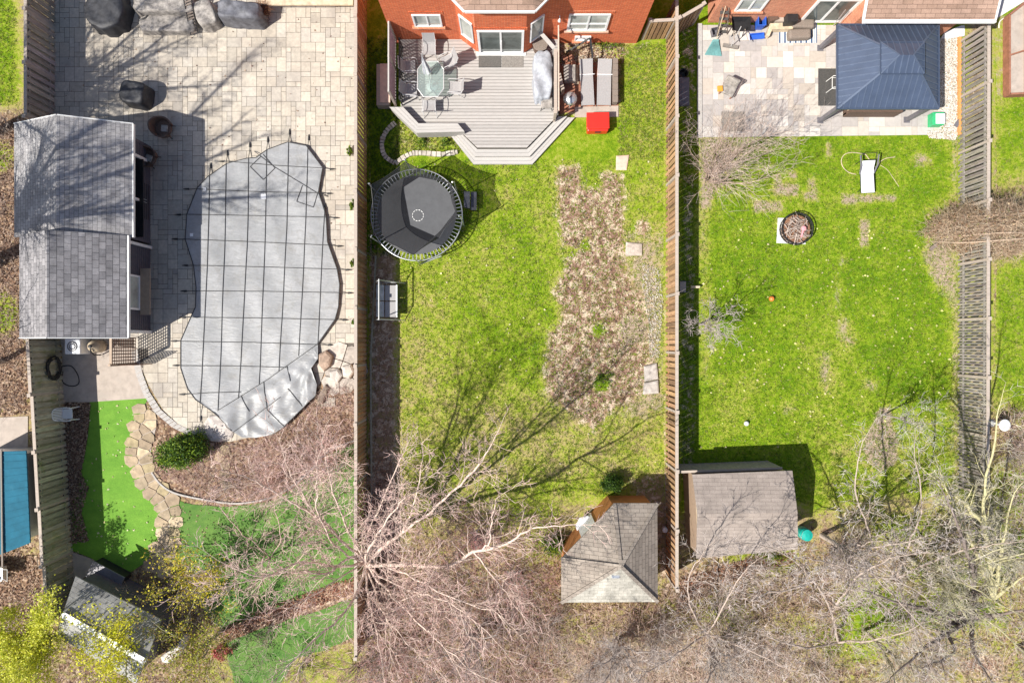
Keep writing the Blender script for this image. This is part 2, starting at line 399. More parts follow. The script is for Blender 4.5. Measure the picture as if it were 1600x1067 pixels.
# ------------------------------------------------------------ ground cover map
def sdist(P, poly):
    """signed distance, positive inside; P (n,2)"""
    poly = np.array(poly); n = len(poly); d = np.full(len(P), 1e9); ins = np.zeros(len(P), bool)
    for i in range(n):
        a = poly[i]; b = poly[(i+1)%n]; ab = b-a; t = np.clip(((P-a)@ab)/max(1e-9, ab@ab), 0, 1)
        d = np.minimum(d, np.hypot(*(P-(a+t[:,None]*ab)).T))
        c = (a[1] > P[:,1]) != (b[1] > P[:,1])
        with np.errstate(divide='ignore', invalid='ignore'):
            xi = (b[0]-a[0])*(P[:,1]-a[1])/((b[1]-a[1]) or 1e-9)+a[0]
        ins ^= c & (P[:,0] < xi)
    return np.where(ins, d, -d)
def soft(P, px, wd=.25): return np.clip(.5 + sdist(P, GP(px))/(2*wd), 0, 1)
def rect(x0,y0,x1,y1): return [(x0,y0),(x1,y0),(x1,y1),(x0,y1)]
def blob(x, y, rx, ry): return [(x+rx*math.cos(t*.7), y+ry*math.sin(t*.7)) for t in range(9)]
PLOT = [(872,265),(902,262),(908,296),(940,300),(944,272),(965,275),(972,300),(969,400),(978,440),(1000,470),(1008,560),(1000,592),(985,622),(952,640),(930,668),(890,640),(862,624),(853,590),(862,520),(884,500),(868,455),(887,420),(875,330)]
def cover(P):
    n = len(P); out = np.zeros((n,4))
    R, S, L, T = np.full(n,.18), np.zeros(n), np.full(n,.50), np.full(n,.36)      # rough ground: dry grass, litter
    def over(mask, r=None, s=None, l=None, t=None):
        nonlocal R,S,L,T
        if r is not None: R = R*(1-mask)+r*mask
        if s is not None: S = S*(1-mask)+s*mask
        if l is not None: L = L*(1-mask)+l*mask
        if t is not None: T = T*(1-mask)+t*mask
    # middle lawn
    over(soft(P, [(560,-80),(1056,-80),(1058,800),(880,775),(800,775),(700,800),(600,830),(560,830)], .5), .72, 0, 0, 0)
    over(soft(P, [(600,610),(860,600),(1058,640),(1058,800),(880,775),(700,800),(600,830)], 1.4), .34, .05, 0, .2)
    over(soft(P, rect(600,420,720,720), 1.2), .42, 0, 0, .2)
    over(soft(P, rect(850,270,875,420), .8), .5, 0, 0, .25); over(soft(P, blob(800,300,30,30), 1.), .5, 0, 0, .2); over(soft(P, blob(760,400,25,30), 1.), .5, 0, 0, .2)
    over(soft(P, rect(572,390,622,900), .3), .2, .62, .35, .0)  # leafy soil, weighted up to darken the fence shadow here
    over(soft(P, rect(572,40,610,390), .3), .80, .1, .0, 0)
    over(soft(P, rect(975,60,1040,420), .6), .55, .12, 0, .15)
    over(soft(P, rect(975,360,1040,650), .6), .3, .3, 0, .62)
    over(soft(P, PLOT, .6), .3, 1.15, 0, .5)
    for b in [(760,466,10,22),(915,382,10,12),(935,515,14,12),(940,600,16,14),(893,395,9,7)]:
        over(soft(P, blob(*b), .3)*(1 if b[0]>800 else .8), .8 if b[0]>800 else .4, .0 if b[0]>800 else .55, 0, 0)
    over(soft(P, blob(985,515,22,25), .3), .3, .1, 0, 1)
    over(soft(P, blob(1005,355,10,16), .3), .3, .8, 0, 0)
    over(soft(P, [(615,180),(700,208),(730,235),(640,240),(615,250)], .3), .45, .35, .1, .2)
    over(soft(P, rect(865,60,972,182), .2), .3, .55, .1, .5)
    over(soft(P, rect(940,62,1020,95), .3), .55, .3, 0, .4)
    # right lawn
    over(soft(P, [(1058,-80),(1505,-80),(1502,770),(1330,770),(1270,790),(1058,790)], .5), .80, 0, 0, 0)
    over(soft(P, rect(1120,400,1480,640), 1.5), .85, 0, 0, 0)
    over(soft(P, rect(1260,640,1500,790), 1.2), .5, 0, 0, .2)
    over(soft(P, rect(1250,480,1350,640), 1.), .62, 0, 0, .15); over(soft(P, rect(1092,560,1200,690), 1.), .6, 0, 0, .1); over(soft(P, rect(1150,260,1400,360), .8), .7, 0, 0, .12)
    over(soft(P, rect(1062,40,1090,740), .2), .9, .45, .1, 0)  # soil mixed into the grass to deepen the fence shadow
    over(soft(P, [(1092,212),(1140,212),(1160,235),(1130,290),(1105,330),(1092,400)], .35), .25, 0, .05, .75)
    over(soft(P, rect(1092,330,1112,600), .3), .45, 0, 0, .35)
    for r in [(1176,314,1222,332),(1209,286,1247,306),(1210,272,1222,286),(1232,268,1244,280),(1262,278,1276,296),(1256,299,1279,315),(1315,303,1338,320),(1343,340,1359,387),(1290,222,1300,246),(1340,304,1400,316)]:
        over(soft(P, rect(*r), .12)*.8, .2, 0, 0, .8)
    over(soft(P, [(1440,392),(1470,360),(1505,350),(1505,500),(1490,480),(1460,440)], .4), .3, .05, 0, .85)
    over(soft(P, rect(1484,215,1505,780), .3), .4, 0, 0, .5)
    over(soft(P, [(1376,637),(1390,634),(1392,660),(1403,690),(1398,722),(1375,735),(1355,715),(1352,690),(1368,655)], .2), .3, .12, 0, 1)
    for r in [(1316,512,9,18),(1330,535,7,9),(1290,560,6,8),(1288,590,5,20),(1309,455,6,24),(1317,408,6,9),(1360,600,12,8),(1230,640,10,8),(1440,250,18,12)]: over(soft(P, blob(*r), .3)*.75, .3, .0, 0, .8)
    # far right yard
    over(soft(P, rect(1550,-80,1900,640), .5), .75, 0, 0, .05)
    over(soft(P, rect(1550,20,1572,160), .4), .45, 0, 0, .5)
    over(soft(P, [(1455,330),(1510,280),(1640,280),(1640,400),(1510,420)], .5), .3, .2, .5, .3)
    over(soft(P, rect(1550,640,1700,1100), .8), .35, .35, .5, .2)
    # bottom thicket: dark soil patches painted to deepen shadows, then moss-green islands in straw
    for b in [(620,960,30,18),(700,1010,36,16),(800,1000,34,20),(900,1000,40,16),(1000,1030,36,16),(1100,1030,30,18),(1080,960,26,12),(1160,990,28,14),(1460,985,40,16),(1530,1040,40,20),(1400,1040,26,14),(1300,900,34,12),(600,820,20,30),(590,760,14,30)]:
        over(soft(P, blob(*b), .7), .2, .85, .3, 0)
    for b in [(1500,890,70,22),(1490,955,80,26),(1370,960,50,50),(1330,1000,40,25),(1590,760,30,30),(820,800,40,18),(860,855,30,25),(1190,870,45,12),(1560,850,40,20),(1420,830,50,18),(640,905,18,14),(1250,990,30,20),(1130,960,30,16)]:
        over(soft(P, blob(*b), .7), .72, 0, 0, .1)
    over(soft(P, [(1060,900),(1180,872),(1200,885),(1080,930),(1060,960)], .3), .2, .5, .9, 0)
    over(soft(P, rect(560,880,860,1100), 1.0), .2, .2, .55, .4)
    over(soft(P, rect(880,990,1250,1100), 1.0), .2, .1, .3, .7)
    over(soft(P, [(980,740),(1045,740),(1045,900),(1000,800)], .3), .3, .6, .2, 0)
    over(soft(P, rect(1028,740,1060,940), .2), .2, .6, .4, 0)
    # left outside strip
    over(soft(P, rect(-200,-80,30,165), .4), .72, .05, .1, .1)
    over(soft(P, rect(-200,180,42,640), .4), .2, .12, .72, .3)
    over(soft(P, blob(8,490,16,30), .4)+soft(P, blob(5,245,14,22), .4), .75, 0, .1, 0)
    over(soft(P, rect(-200,870,65,1100), .4), .2, .15, .9, .1)
    # pool yard beds
    over(soft(P, rect(90,605,150,870), .3), .2, .15, 1, 0)
    over(soft(P, [(236,640),(330,690),(470,640),(500,545),(560,545),(560,700),(520,705),(480,742),(420,782),(360,790),(275,772),(238,735)], .2), .2, .05, .75, .55)
    over(soft(P, [(340,975),(470,925),(560,895),(560,930),(470,960),(350,1000)], .15), .2, .75, .75, 0)
    over(soft(P, rect(80,900,340,1100), .5), .35, .2, .6, .2)
    over(soft(P, rect(330,1000,560,1100), .5), .45, .1, .45, .2)
    out[:,0]=R; out[:,1]=S; out[:,2]=L; out[:,3]=T
    return out
def setcover(me):
    n = len(me.vertices); co_ = np.empty(n*3, dtype=np.float32); me.vertices.foreach_get('co', co_)
    cv = cover(co_.reshape(-1,3)[:, :2].astype(float)).astype(np.float32)
    at = me.color_attributes.new('cover', 'FLOAT_COLOR', 'POINT'); at.data.foreach_set('color', cv.ravel())
def gridmesh(name, xs, ys, z, m, hump=None):
    X, Y = np.meshgrid(xs, ys); Z = np.full(X.shape, float(z))
    if hump is not None: Z = Z + hump(X, Y)
    V = np.stack([X.ravel(), Y.ravel(), Z.ravel()], 1); nx, ny = len(xs), len(ys)
    i = np.arange(nx-1); j = np.arange(ny-1); I, J = np.meshgrid(i, j); a = (J*nx+I).ravel()
    F = np.stack([a, a+1, a+nx+1, a+nx], 1)
    o = npmesh(name, V, F, m); return o
xs = np.concatenate([[-400,-150,-60,-35], np.arange(-27, 27.01, .14), [35,60,150,400]])
ys = np.concatenate([[-400,-150,-60,-30], np.arange(-19, 19.01, .14), [30,60,150,400]])
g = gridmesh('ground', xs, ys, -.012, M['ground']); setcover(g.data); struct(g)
def lawnsheet(name, px, z):
    poly = GP(px); P = np.array(poly); x0,y0 = P.min(0); x1,y1 = P.max(0); st = .14
    gx, gy = np.meshgrid(np.arange(x0+.03, x1, st), np.arange(y0+.03, y1, st)); Q = np.stack([gx.ravel(), gy.ravel()],1)
    Q = Q[sdist(Q, poly) > .05]
    V2, _, F, *_ = delaunay_2d_cdt([Vector(p) for p in poly]+[Vector(q) for q in Q], [], [list(range(len(poly)))], 1, 1e-5)
    me = bpy.data.meshes.new(name); me.from_pydata([(v.x,v.y,z) for v in V2], [], F); me.materials.append(M['ground']); me.update()
    o = bpy.data.objects.new(name, me); C.objects.link(o); setcover(me); return struct(o)
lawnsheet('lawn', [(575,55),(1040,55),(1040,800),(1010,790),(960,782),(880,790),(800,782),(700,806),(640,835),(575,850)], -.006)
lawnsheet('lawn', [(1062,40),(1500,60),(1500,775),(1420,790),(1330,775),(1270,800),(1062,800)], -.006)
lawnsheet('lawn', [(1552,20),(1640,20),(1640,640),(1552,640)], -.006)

def sheet(name, poly, z, m, step=.4, zf=None, thick=0):
    P = np.array(poly); x0,y0 = P.min(0); x1,y1 = P.max(0)
    gx, gy = np.meshgrid(np.arange(x0+.01, x1, step), np.arange(y0+.01, y1, step)); Q = np.stack([gx.ravel(), gy.ravel()],1)
    Q = Q[sdist(Q, poly) > step*.3]
    V2, _, F, *_ = delaunay_2d_cdt([Vector(p) for p in poly]+[Vector(q) for q in Q], [], [list(range(len(poly)))], 1, 1e-5)
    me = bpy.data.meshes.new(name); me.from_pydata([(v.x,v.y,z+(zf(v.x,v.y) if zf else 0)) for v in V2], [], F); me.materials.append(m)
    me.polygons.foreach_set('use_smooth', [True]*len(me.polygons)); me.update()
    o = bpy.data.objects.new(name, me); C.objects.link(o); return o
def wavy(px, amp=2.0, seg=10, seed=1, smooth=True):
    """subdivide a pixel outline and roughen it a little"""
    r = random.Random(seed); out = []; n = len(px)
    for i in range(n):
        a, b = px[i], px[(i+1)%n]; L = math.hypot(b[0]-a[0], b[1]-a[1]); k = max(1, int(L/seg))
        for j in range(k):
            t = j/k; out.append((a[0]+(b[0]-a[0])*t+r.uniform(-amp,amp), a[1]+(b[1]-a[1])*t+r.uniform(-amp,amp)))
    return out
def ashlar(name, poly, cell, z0, z1, m, joint, sizes, cols, gap=.012, ox=0, oy=0, holes=()):
    P = np.array(poly); x0,y0 = P.min(0); x1,y1 = P.max(0); nx, ny = int((x1-x0)/cell)+1, int((y1-y0)/cell)+1
    used = np.zeros((nx,ny), bool); r = random.Random(3); tiles = []
    for j in range(ny):
        for i in range(nx):
            if used[i,j]: continue
            for _ in range(4):
                a, b = r.choice(sizes)
                if i+a <= nx and j+b <= ny and not used[i:i+a, j:j+b].any(): break
            else: a = b = 1
            used[i:i+a, j:j+b] = True
            tiles.append((x0+i*cell, y0+j*cell, x0+(i+a)*cell, y0+(j+b)*cell))
    mb = MB()
    for (a,b,c,d) in tiles:
        pts = clip([(a+gap,b+gap),(c-gap,b+gap),(c-gap,d-gap),(a+gap,d-gap)], poly)
        if len(pts) < 3: continue
        mb.col = r.choice(cols); k = r.uniform(.9,1.08); mb.col = tuple(x*k for x in mb.col)
        mb.prism(pts, z0, z1+r.uniform(-.0015,.0015))
    o = mb.build(name, m); struct(o)
    j = MB(); j.prism(poly, z0-.02, z1-.006); jo = j.build('joint_sand', joint, o)
    return o
def clip(sub, poly):
    """clip a convex tile to poly by dropping tiles outside and cutting by nearest edges (poly nearly convex)"""
    n = len(poly); a = sum(poly[i][0]*poly[(i+1)%n][1]-poly[(i+1)%n][0]*poly[i][1] for i in range(n))
    if a < 0: poly = poly[::-1]
    cx = sum(p[0] for p in sub)/len(sub); cy = sum(p[1] for p in sub)/len(sub)
    s = sdist(np.array([[cx,cy]]+list(sub)), poly)
    if (s[1:] > -1e-6).all(): return sub
    if (s < -.45).all(): return []
    out = list(sub)
    for i in range(n):
        A, B = poly[i], poly[(i+1)%n]; L = math.hypot(B[0]-A[0], B[1]-A[1])
        if L < 1e-6: continue
        t = ((cx-A[0])*(B[0]-A[0])+(cy-A[1])*(B[1]-A[1]))/L/L
        dd = abs((cx-A[0])*(B[1]-A[1])-(cy-A[1])*(B[0]-A[0]))/L
        if t < -.6/L or t > 1+.6/L or dd > .7: continue
        new = []
        f = lambda p: (B[0]-A[0])*(p[1]-A[1])-(B[1]-A[1])*(p[0]-A[0])
        for k in range(len(out)):
            p, q = out[k], out[(k+1)%len(out)]; fp, fq = f(p), f(q)
            if fp >= 0: new.append(p)
            if fp*fq < 0: u = fp/(fp-fq); new.append((p[0]+(q[0]-p[0])*u, p[1]+(q[1]-p[1])*u))
        out = new
        if len(out) < 3: return []
    return out
exec_marker = 1
# ------------------------------------------------------------ hard ground of the pool yard
PATIO = GP([(78,-60),(556,-60),(556,545),(520,545),(500,600),(440,672),(360,690),(330,688),(285,668),(255,640),(232,600),(222,575),(215,545),(100,545),(85,525),(85,180)])
POOLPATIO = ashlar('patio', PATIO, .22, 0, .02, M['paver'], M['joint'], [(2,2),(2,3),(3,2),(2,1),(1,2),(2,2),(3,3)],
       [(1,1,1),(.93,.92,.90),(1.05,1.03,1.0),(.97,.95,.92),(.90,.9,.91)], gap=.009)
mb = MB(); mb.prism(GP([(98,528),(215,545),(222,575),(226,600),(232,622),(140,628),(98,628)]), -.02, .028); struct(mb.build('concrete_pad', M['concrete']))
arc = [(215,545),(222,580),(234,612),(252,640),(278,662),(318,682)]
kb = MB(); inner = arc; outer = [(x-9, y+5) for x, y in arc]
for i in range(len(arc)-1):
    k = 5
    for j in range(k):
        def L(a, b, t): return (a[0]+(b[0]-a[0])*t, a[1]+(b[1]-a[1])*t)
        q = [L(inner[i],inner[i+1],j/k+.01), L(inner[i],inner[i+1],(j+1)/k-.01), L(outer[i],outer[i+1],(j+1)/k-.01), L(outer[i],outer[i+1],j/k+.01)]
        kb.prism(GP(q), 0, .034)
struct(kb.build('patio_border', M['kerb']))
mb = MB(); mb.prism(GP([(-60,655),(44,650),(44,705),(-60,706)]), -.02, .02); struct(mb.build('concrete_path', M['concrete']))
mb = MB(); mb.prism(GP([(96,862),(112,862),(142,872),(155,885),(128,905),(96,910)]), -.02, .03); struct(mb.build('concrete_slab', M['concrete']))

T1 = [(141,627),(232,622),(222,640),(208,672),(205,700),(212,735),(228,765),(246,785),(254,815),(246,850),(228,878),(205,893),(160,882),(140,870),(108,858),(106,800),(120,770),(127,735),(135,700),(140,660)]
sheet('artificial_turf', GP(wavy(T1, .4, 8)), .012, M['turf'], .5)['kind'] = 'structure'
T2 = [(266,778),(300,788),(360,792),(420,784),(455,766),(485,740),(515,708),(560,690),(572,700),(572,905),(520,912),(470,935),(400,962),(345,985),(325,960),(296,920),(262,872),(266,820)]
sheet('artificial_turf', GP(wavy(T2, .8, 10, 2)), .012, M['turf2'], .5)['kind'] = 'structure'
T3 = [(350,1006),(400,984),(470,962),(540,938),(572,935),(572,985),(520,1010),(460,1030),(430,1080),(370,1080)]
sheet('artificial_turf', GP(wavy(T3, 1.5, 10, 3)), .012, M['turf2'], .5)['kind'] = 'structure'
# curved edging of the planting bed
ed = [(238,738),(252,756),(275,770),(320,780),(370,786),(420,778),(455,760),(485,735),(515,704),(560,686)]
def smoothpts(p, k=6):
    out = []
    for i in range(len(p)-1):
        a, b, c, d = p[max(i-1,0)], p[i], p[i+1], p[min(i+2,len(p)-1)]
        for j in range(k):
            t = j/k
            out.append(tuple(.5*((2*b[q])+(-a[q]+c[q])*t+(2*a[q]-5*b[q]+4*c[q]-d[q])*t*t+(-a[q]+3*b[q]-3*c[q]+d[q])*t**3) for q in range(len(b))))
    out.append(tuple(p[-1])); return out
mb = MB(); pp = [G(*q) for q in smoothpts(ed)]
for a, b in zip(pp, pp[1:]): mb.bar((a[0],a[1],.03), (b[0],b[1],.03), .07, .10)
tag(mb.build('bed_edging', M['kerb']), 'thin grey curved edging strip around the mulch bed below the pool', 'edging')

# flagstone path: stones laid with joints, as surface pattern of one path
def stones(name, line, width, m, seed, size=.42, z=.035, tint=((.60,.59,.58),(.72,.69,.66),(.50,.48,.46),(.95,.94,.9),(.56,.53,.52),(.62,.62,.52))):
    r = random.Random(seed); mb = MB(); pl = [G(*q) for q in smoothpts(line)]
    acc = 0; pts = []
    for a, b in zip(pl, pl[1:]):
        L_ = math.hypot(b[0]-a[0], b[1]-a[1]); acc += L_
        if acc > size*.82:
            acc = 0; nx, ny = -(b[1]-a[1])/L_, (b[0]-a[0])/L_
            k = max(1, round(width/size)); off = r.uniform(-.08,.08)
            for j in range(k): pts.append((b[0]+nx*((j+.5)/k-.5)*width+r.uniform(-.12,.12)+off*nx, b[1]+ny*((j+.5)/k-.5)*width+r.uniform(-.07,.07)))
    for i, (x, y) in enumerate(pts):
        # voronoi cell of the point, clipped to a ragged disc
        a0_ = r.uniform(0,1); cell = [(x+size*.95*math.cos(t*math.pi/3.5+a0_)*r.uniform(.75,1), y+size*.95*math.sin(t*math.pi/3.5+a0_)*r.uniform(.75,1)) for t in range(7)]
        for k2, (u, v) in enumerate(pts):
            if k2 == i or math.hypot(u-x, v-y) > 1.6*size+.2: continue
            mx_, my_ = (x+u)/2, (y+v)/2; dx, dy = x-u, y-v; dl = math.hypot(dx,dy) or 1; g_ = .018
            f = lambda p: ((p[0]-mx_)*dx+(p[1]-my_)*dy)/dl-g_
            new = []
            for q in range(len(cell)):
                a, b = cell[q], cell[(q+1)%len(cell)]; fa, fb = f(a), f(b)
                if fa >= 0: new.append(a)
                if fa*fb < 0: s_ = fa/(fa-fb); new.append((a[0]+(b[0]-a[0])*s_, a[1]+(b[1]-a[1])*s_))
            cell = new
            if len(cell) < 3: break
        if len(cell) < 3: continue
        mb.col = r.choice(tint); mb.prism(cell, -.01, z+r.uniform(-.008,.01))
    return mb.build(name, m)
sheet('path_bed', GP([(222,640),(240,640),(246,660),(236,700),(240,740),(262,765),(282,790),(284,830),(276,870),(264,895),(238,895),(246,850),(252,815),(246,785),(228,765),(212,735),(204,700),(208,672)]), .006, M['concrete'], .5)['kind'] = 'structure'
struct(stones('flagstone_path', [(238,632),(222,662),(216,700),(222,735),(240,762),(262,785),(266,820),(260,850),(250,880),(240,895)], .95, M['stone'], 4))
struct(stones('garden_path', [(345,690),(350,720),(352,760)], .3, M['stone'], 6, .3))
o = stones('broken_flagstones', [(505,560),(530,560),(552,575),(548,590),(520,588)], 1.0, M['rock'], 9, .62, .06, ((1.05,1.03,1.0),(.8,.78,.76)))
tag(o, 'heap of large cracked pale flagstones beside the torn corner of the pool cover', 'flagstones')
def kerbstones(line, wd, m, seed):
    r = random.Random(seed); mb = MB(); pl = [G(*q) for q in smoothpts(line, 4)]
    for a, b in zip(pl, pl[1:]):
        v = r.uniform(.85,1.25); mb.col = (v,v*.98,v*.93); h = r.uniform(.09,.12); u = Vector((b[0]-a[0],b[1]-a[1],0)); u *= 1-.03/u.length
        mb.bar((a[0],a[1],h/2), (a[0]+u.x,a[1]+u.y,h/2), wd*r.uniform(.85,1.1), h)
    return mb.build('stone_edging', m)
o = kerbstones([(618,193),(604,206),(597,225),(602,245),(618,256)], .20, M['rock'], 5)
tag(o, 'short curved row of pale edging stones left of the deck bench', 'stone edging')
o = kerbstones([(618,256),(640,242),(660,240),(690,242),(716,238)], .20, M['rock'], 15)
tag(o, 'low stone row between the trampoline and the deck flower bed', 'stone edging')

# right patio
RP = GP([(1094,36),(1502,60),(1502,214),(1094,216)])
ashlar('patio', GP([(1097,40),(1330,40),(1330,66),(1470,66),(1470,211),(1097,215)]), .24, 0, .02, M['slabstone'], M['jointpale'], [(2,2),(3,2),(2,3),(3,2),(2,1),(1,2)],
       [(1,1,1),(1.18,1.17,1.15),(.86,.85,.86),(.95,.90,.84),(1.1,1.06,1.0),(.8,.79,.81)], gap=.006)
mb = MB(); mb.prism(GP([(1089,38),(1096.5,38),(1096.5,216),(1089,216)]), -.01, .06); tag(mb.build('patio_edging', M['kerb']), 'narrow mossy stone edging along the left side of the slab patio', 'edging')

# ------------------------------------------------------------ pool cover
OUT = [(357,257),(388,249),(402,248),(419.5,235.5),(451,224),(480,229.5),(505.6,263.6),(499,301),(508,329),(511,342),(513,379),(528,421),(532,445),(530,480),(525,499.5),(498,537),(499,560),(489,575),(497,600),(495,618),(470,642),(447.5,665),(428,678),(400,683),(381,682),(366,672),(345,650),(335.5,643),(308.5,624),(295.6,607),(285,575),(285,532),(301,495),(308,480),(309,450),(305,415.5),(292,374.6),(294.5,336),(310.7,295),(327,277.6)]
outw = GP(OUT)
def fold(x, y):
    """distance below the diagonal seam"""
    a = G(342,640.6); b = G(497,538); L_ = math.hypot(b[0]-a[0], b[1]-a[1])
    return -((b[0]-a[0])*(y-a[1])-(b[1]-a[1])*(x-a[0]))/L_
A0 = G(500,545)
def coverz(x, y):
    d = fold(x, y); s = sdist(np.array([[x,y]]), outw)[0]; s = max(0, s)
    z = -.10*min(1, s/2.5)+.012*math.sin(x*4+y*1.3)*min(1,s)
    if d > 0:
        ang = math.atan2(y-A0[1], x-A0[0]); k = min(1, d*1.3)
        hq = math.hypot(x-A0[0],y-A0[1]); sh = lambda q: (1-abs(math.sin(q)))**2
        z += k*(.10*sh(ang*5+.5*math.sin(1.9*hq))+.055*sh(ang*11+.9*math.sin(1.3*hq+x))+.05*sh(1.7*x-1.2*y+1.4*math.sin(1.3*x+y))+.02*math.sin(7*x+5*y+2*math.sin(2.7*y-x)))+.05*k
    else:
        k = max(0, 1+d/2.6); z += k*.018*math.sin(7*(x*.85+y*-.5)+1.5*math.sin(y*2))
    # ripples near the upper right edge
    e = G(505,270); q = math.hypot(x-e[0], y-e[1]); z += .012*max(0,1-q/3)*math.sin(13*y)
    return z
pc = thing('pool_cover', 'large grey freeform winter pool cover with black strap grid and one crumpled torn corner', 'pool cover', (G(410,450)[0], G(410,450)[1], 0))
cv = sheet('cover_sheet', outw, .15, M['cover'], .08, coverz); cv.parent = pc; cv.location = (-pc.location.x, -pc.location.y, 0)
base = MB(); base.prism(GP([(400+(x-400)*.985, 460+(y-460)*.985) for x, y in OUT]), .021, .03); base.build('water_surface', M['blackfab'], pc, world=True)
def strap(pts, wd=.026, name='strap'):
    mb = MB(); P = []
    for a, b in zip(pts, pts[1:]):
        n = max(1, int(math.hypot(b[0]-a[0], b[1]-a[1])/5))
        for j in range(n): P.append(G(a[0]+(b[0]-a[0])*j/n, a[1]+(b[1]-a[1])*j/n))
    P.append(G(*pts[-1])); S = sdist(np.array(P), outw); Q = []
    for (x, y), s in zip(P, S):
        Q.append((x, y, .15+coverz(x,y)+.018 if s > -.02 else max(.035, .17+s*.35)))
    for a, b in zip(Q, Q[1:]): mb.bar(a, b, wd, .012)
    return mb.build(name, M['ribbon'], pc, world=True)
def anchor(x, y, ang):
    X, Y = G(x, y); mb = MB(); mb.path([(X,Y,.05),(X+.12*math.cos(ang),Y+.12*math.sin(ang),.06),(X+.26*math.cos(ang),Y+.26*math.sin(ang),.05)], [.045,.035,.012], 6)
    mb.build('spring_anchor', M['black'], pc, world=True)
vs_ = [(330,262,314,650),(356,242,343,640),(391,229,374,622),(419,221,406,600),(453,209,437,580),(483,218,468,556),(509,325,498,538)]
for x0,y0,x1,y1 in vs_:
    strap([(x0,y0),(x0-4,(y0+y1)/2-40),(x1,y1)]); anchor(x0, y0+2, math.pi/2)
anchor(314,650,-math.pi/2)
hs_ = [(346,253,520,265),(292,296,516,303),(279,336,526,341),(274,374,532,385),(290,415,545,422),(288,455,548,458),(286,496,540,500),(272,533,517,539),(275,571,450,574),(285,616,378,612)]
for x0,y0,x1,y1 in hs_:
    strap([(x0,y0),((x0+x1)/2,(y0+y1)/2-(1 if y0>300 else -1)),(x1,y1)]); anchor(x0+4,y0,math.pi)
    if x1 > 505: anchor(x1-4,y1,0)
strap([(342,641),(420,592),(497,538)]); strap([(398,237),(430,262),(499,304),(513,308)])
strap([(413,243),(431,264),(413,282),(393,262),(410,246)],.025); strap([(474,291),(465,316),(491,325),(499,300)],.025)
strap([(413,596),(420,640),(447,665)]); strap([(450,572),(456,595)]); strap([(452,606),(484,645)]); strap([(378,618),(392,642)])
strap([(447,665),(495,618)]); strap([(368,674),(440,620)]); strap([(335,643),(366,672)])
for i in range(len(OUT)-1):
    if i in (14,15,16,17,18,19,20,21,22,23,24,25): continue
    strap([OUT[i], OUT[i+1]], .03, 'hem')
strap([OUT[-1], OUT[0]], .03, 'hem'); strap([(525,499.5),(498,537)], .04, 'hem')
for i, (x,y,s) in enumerate([(413,308,8),(322,297,5),(302,368,5)]):
    X, Y = G(x,y); mb = MB(); z = .15+coverz(X,Y)+.02; mb.obox((X,Y,z), (s/K,s/K,.006)); mb.build('repair_patch', M['plastic_white'], pc, world=True)
# boulder under the bottom-left of the cover
def rockobj(name, px, z0, z1, label, cat, m=None, seed=0, col=(1,1,1), z=0):
    r = random.Random(seed); P = GP(px); cx = sum(p[0] for p in P)/len(P); cy = sum(p[1] for p in P)/len(P)
    mb = MB(); mb.col = col; n = len(P); rings = []
    for sc, h in ((1.0,0),(1.02,.45),(.93,.8),(.72,.97),(.35,1.0)):
        rings.append([((p[0]-cx)*sc*r.uniform(.97,1.03)+cx, (p[1]-cy)*sc*r.uniform(.97,1.03)+cy, z0+(z1-z0)*(h+r.uniform(-.05,.05)*(h>0))) for p in P])
    vs = [v for rr in rings for v in rr]; fs = []
    for i in range(len(rings)-1):
        for k in range(n): fs.append((i*n+k, i*n+(k+1)%n, (i+1)*n+(k+1)%n, (i+1)*n+k))
    fs.append(tuple((len(rings)-1)*n+k for k in range(n))); mb._a(vs, fs)
    a = sum(P[i][0]*P[(i+1)%n][1]-P[(i+1)%n][0]*P[i][1] for i in range(n))
    o = mb.build(name, m or M['rock'], smooth=False)
    if a < 0: o.data.flip_normals()
    return tag(o, label, cat)
rockobj('boulder', [(320,662),(328,650),(342,648),(356,660),(366,674),(362,684),(345,690),(330,688),(322,676)], 0, .14, 'flat grey rounded boulder between the pool cover and the evergreen bush', 'boulder', col=(1.1,1.08,1.1))

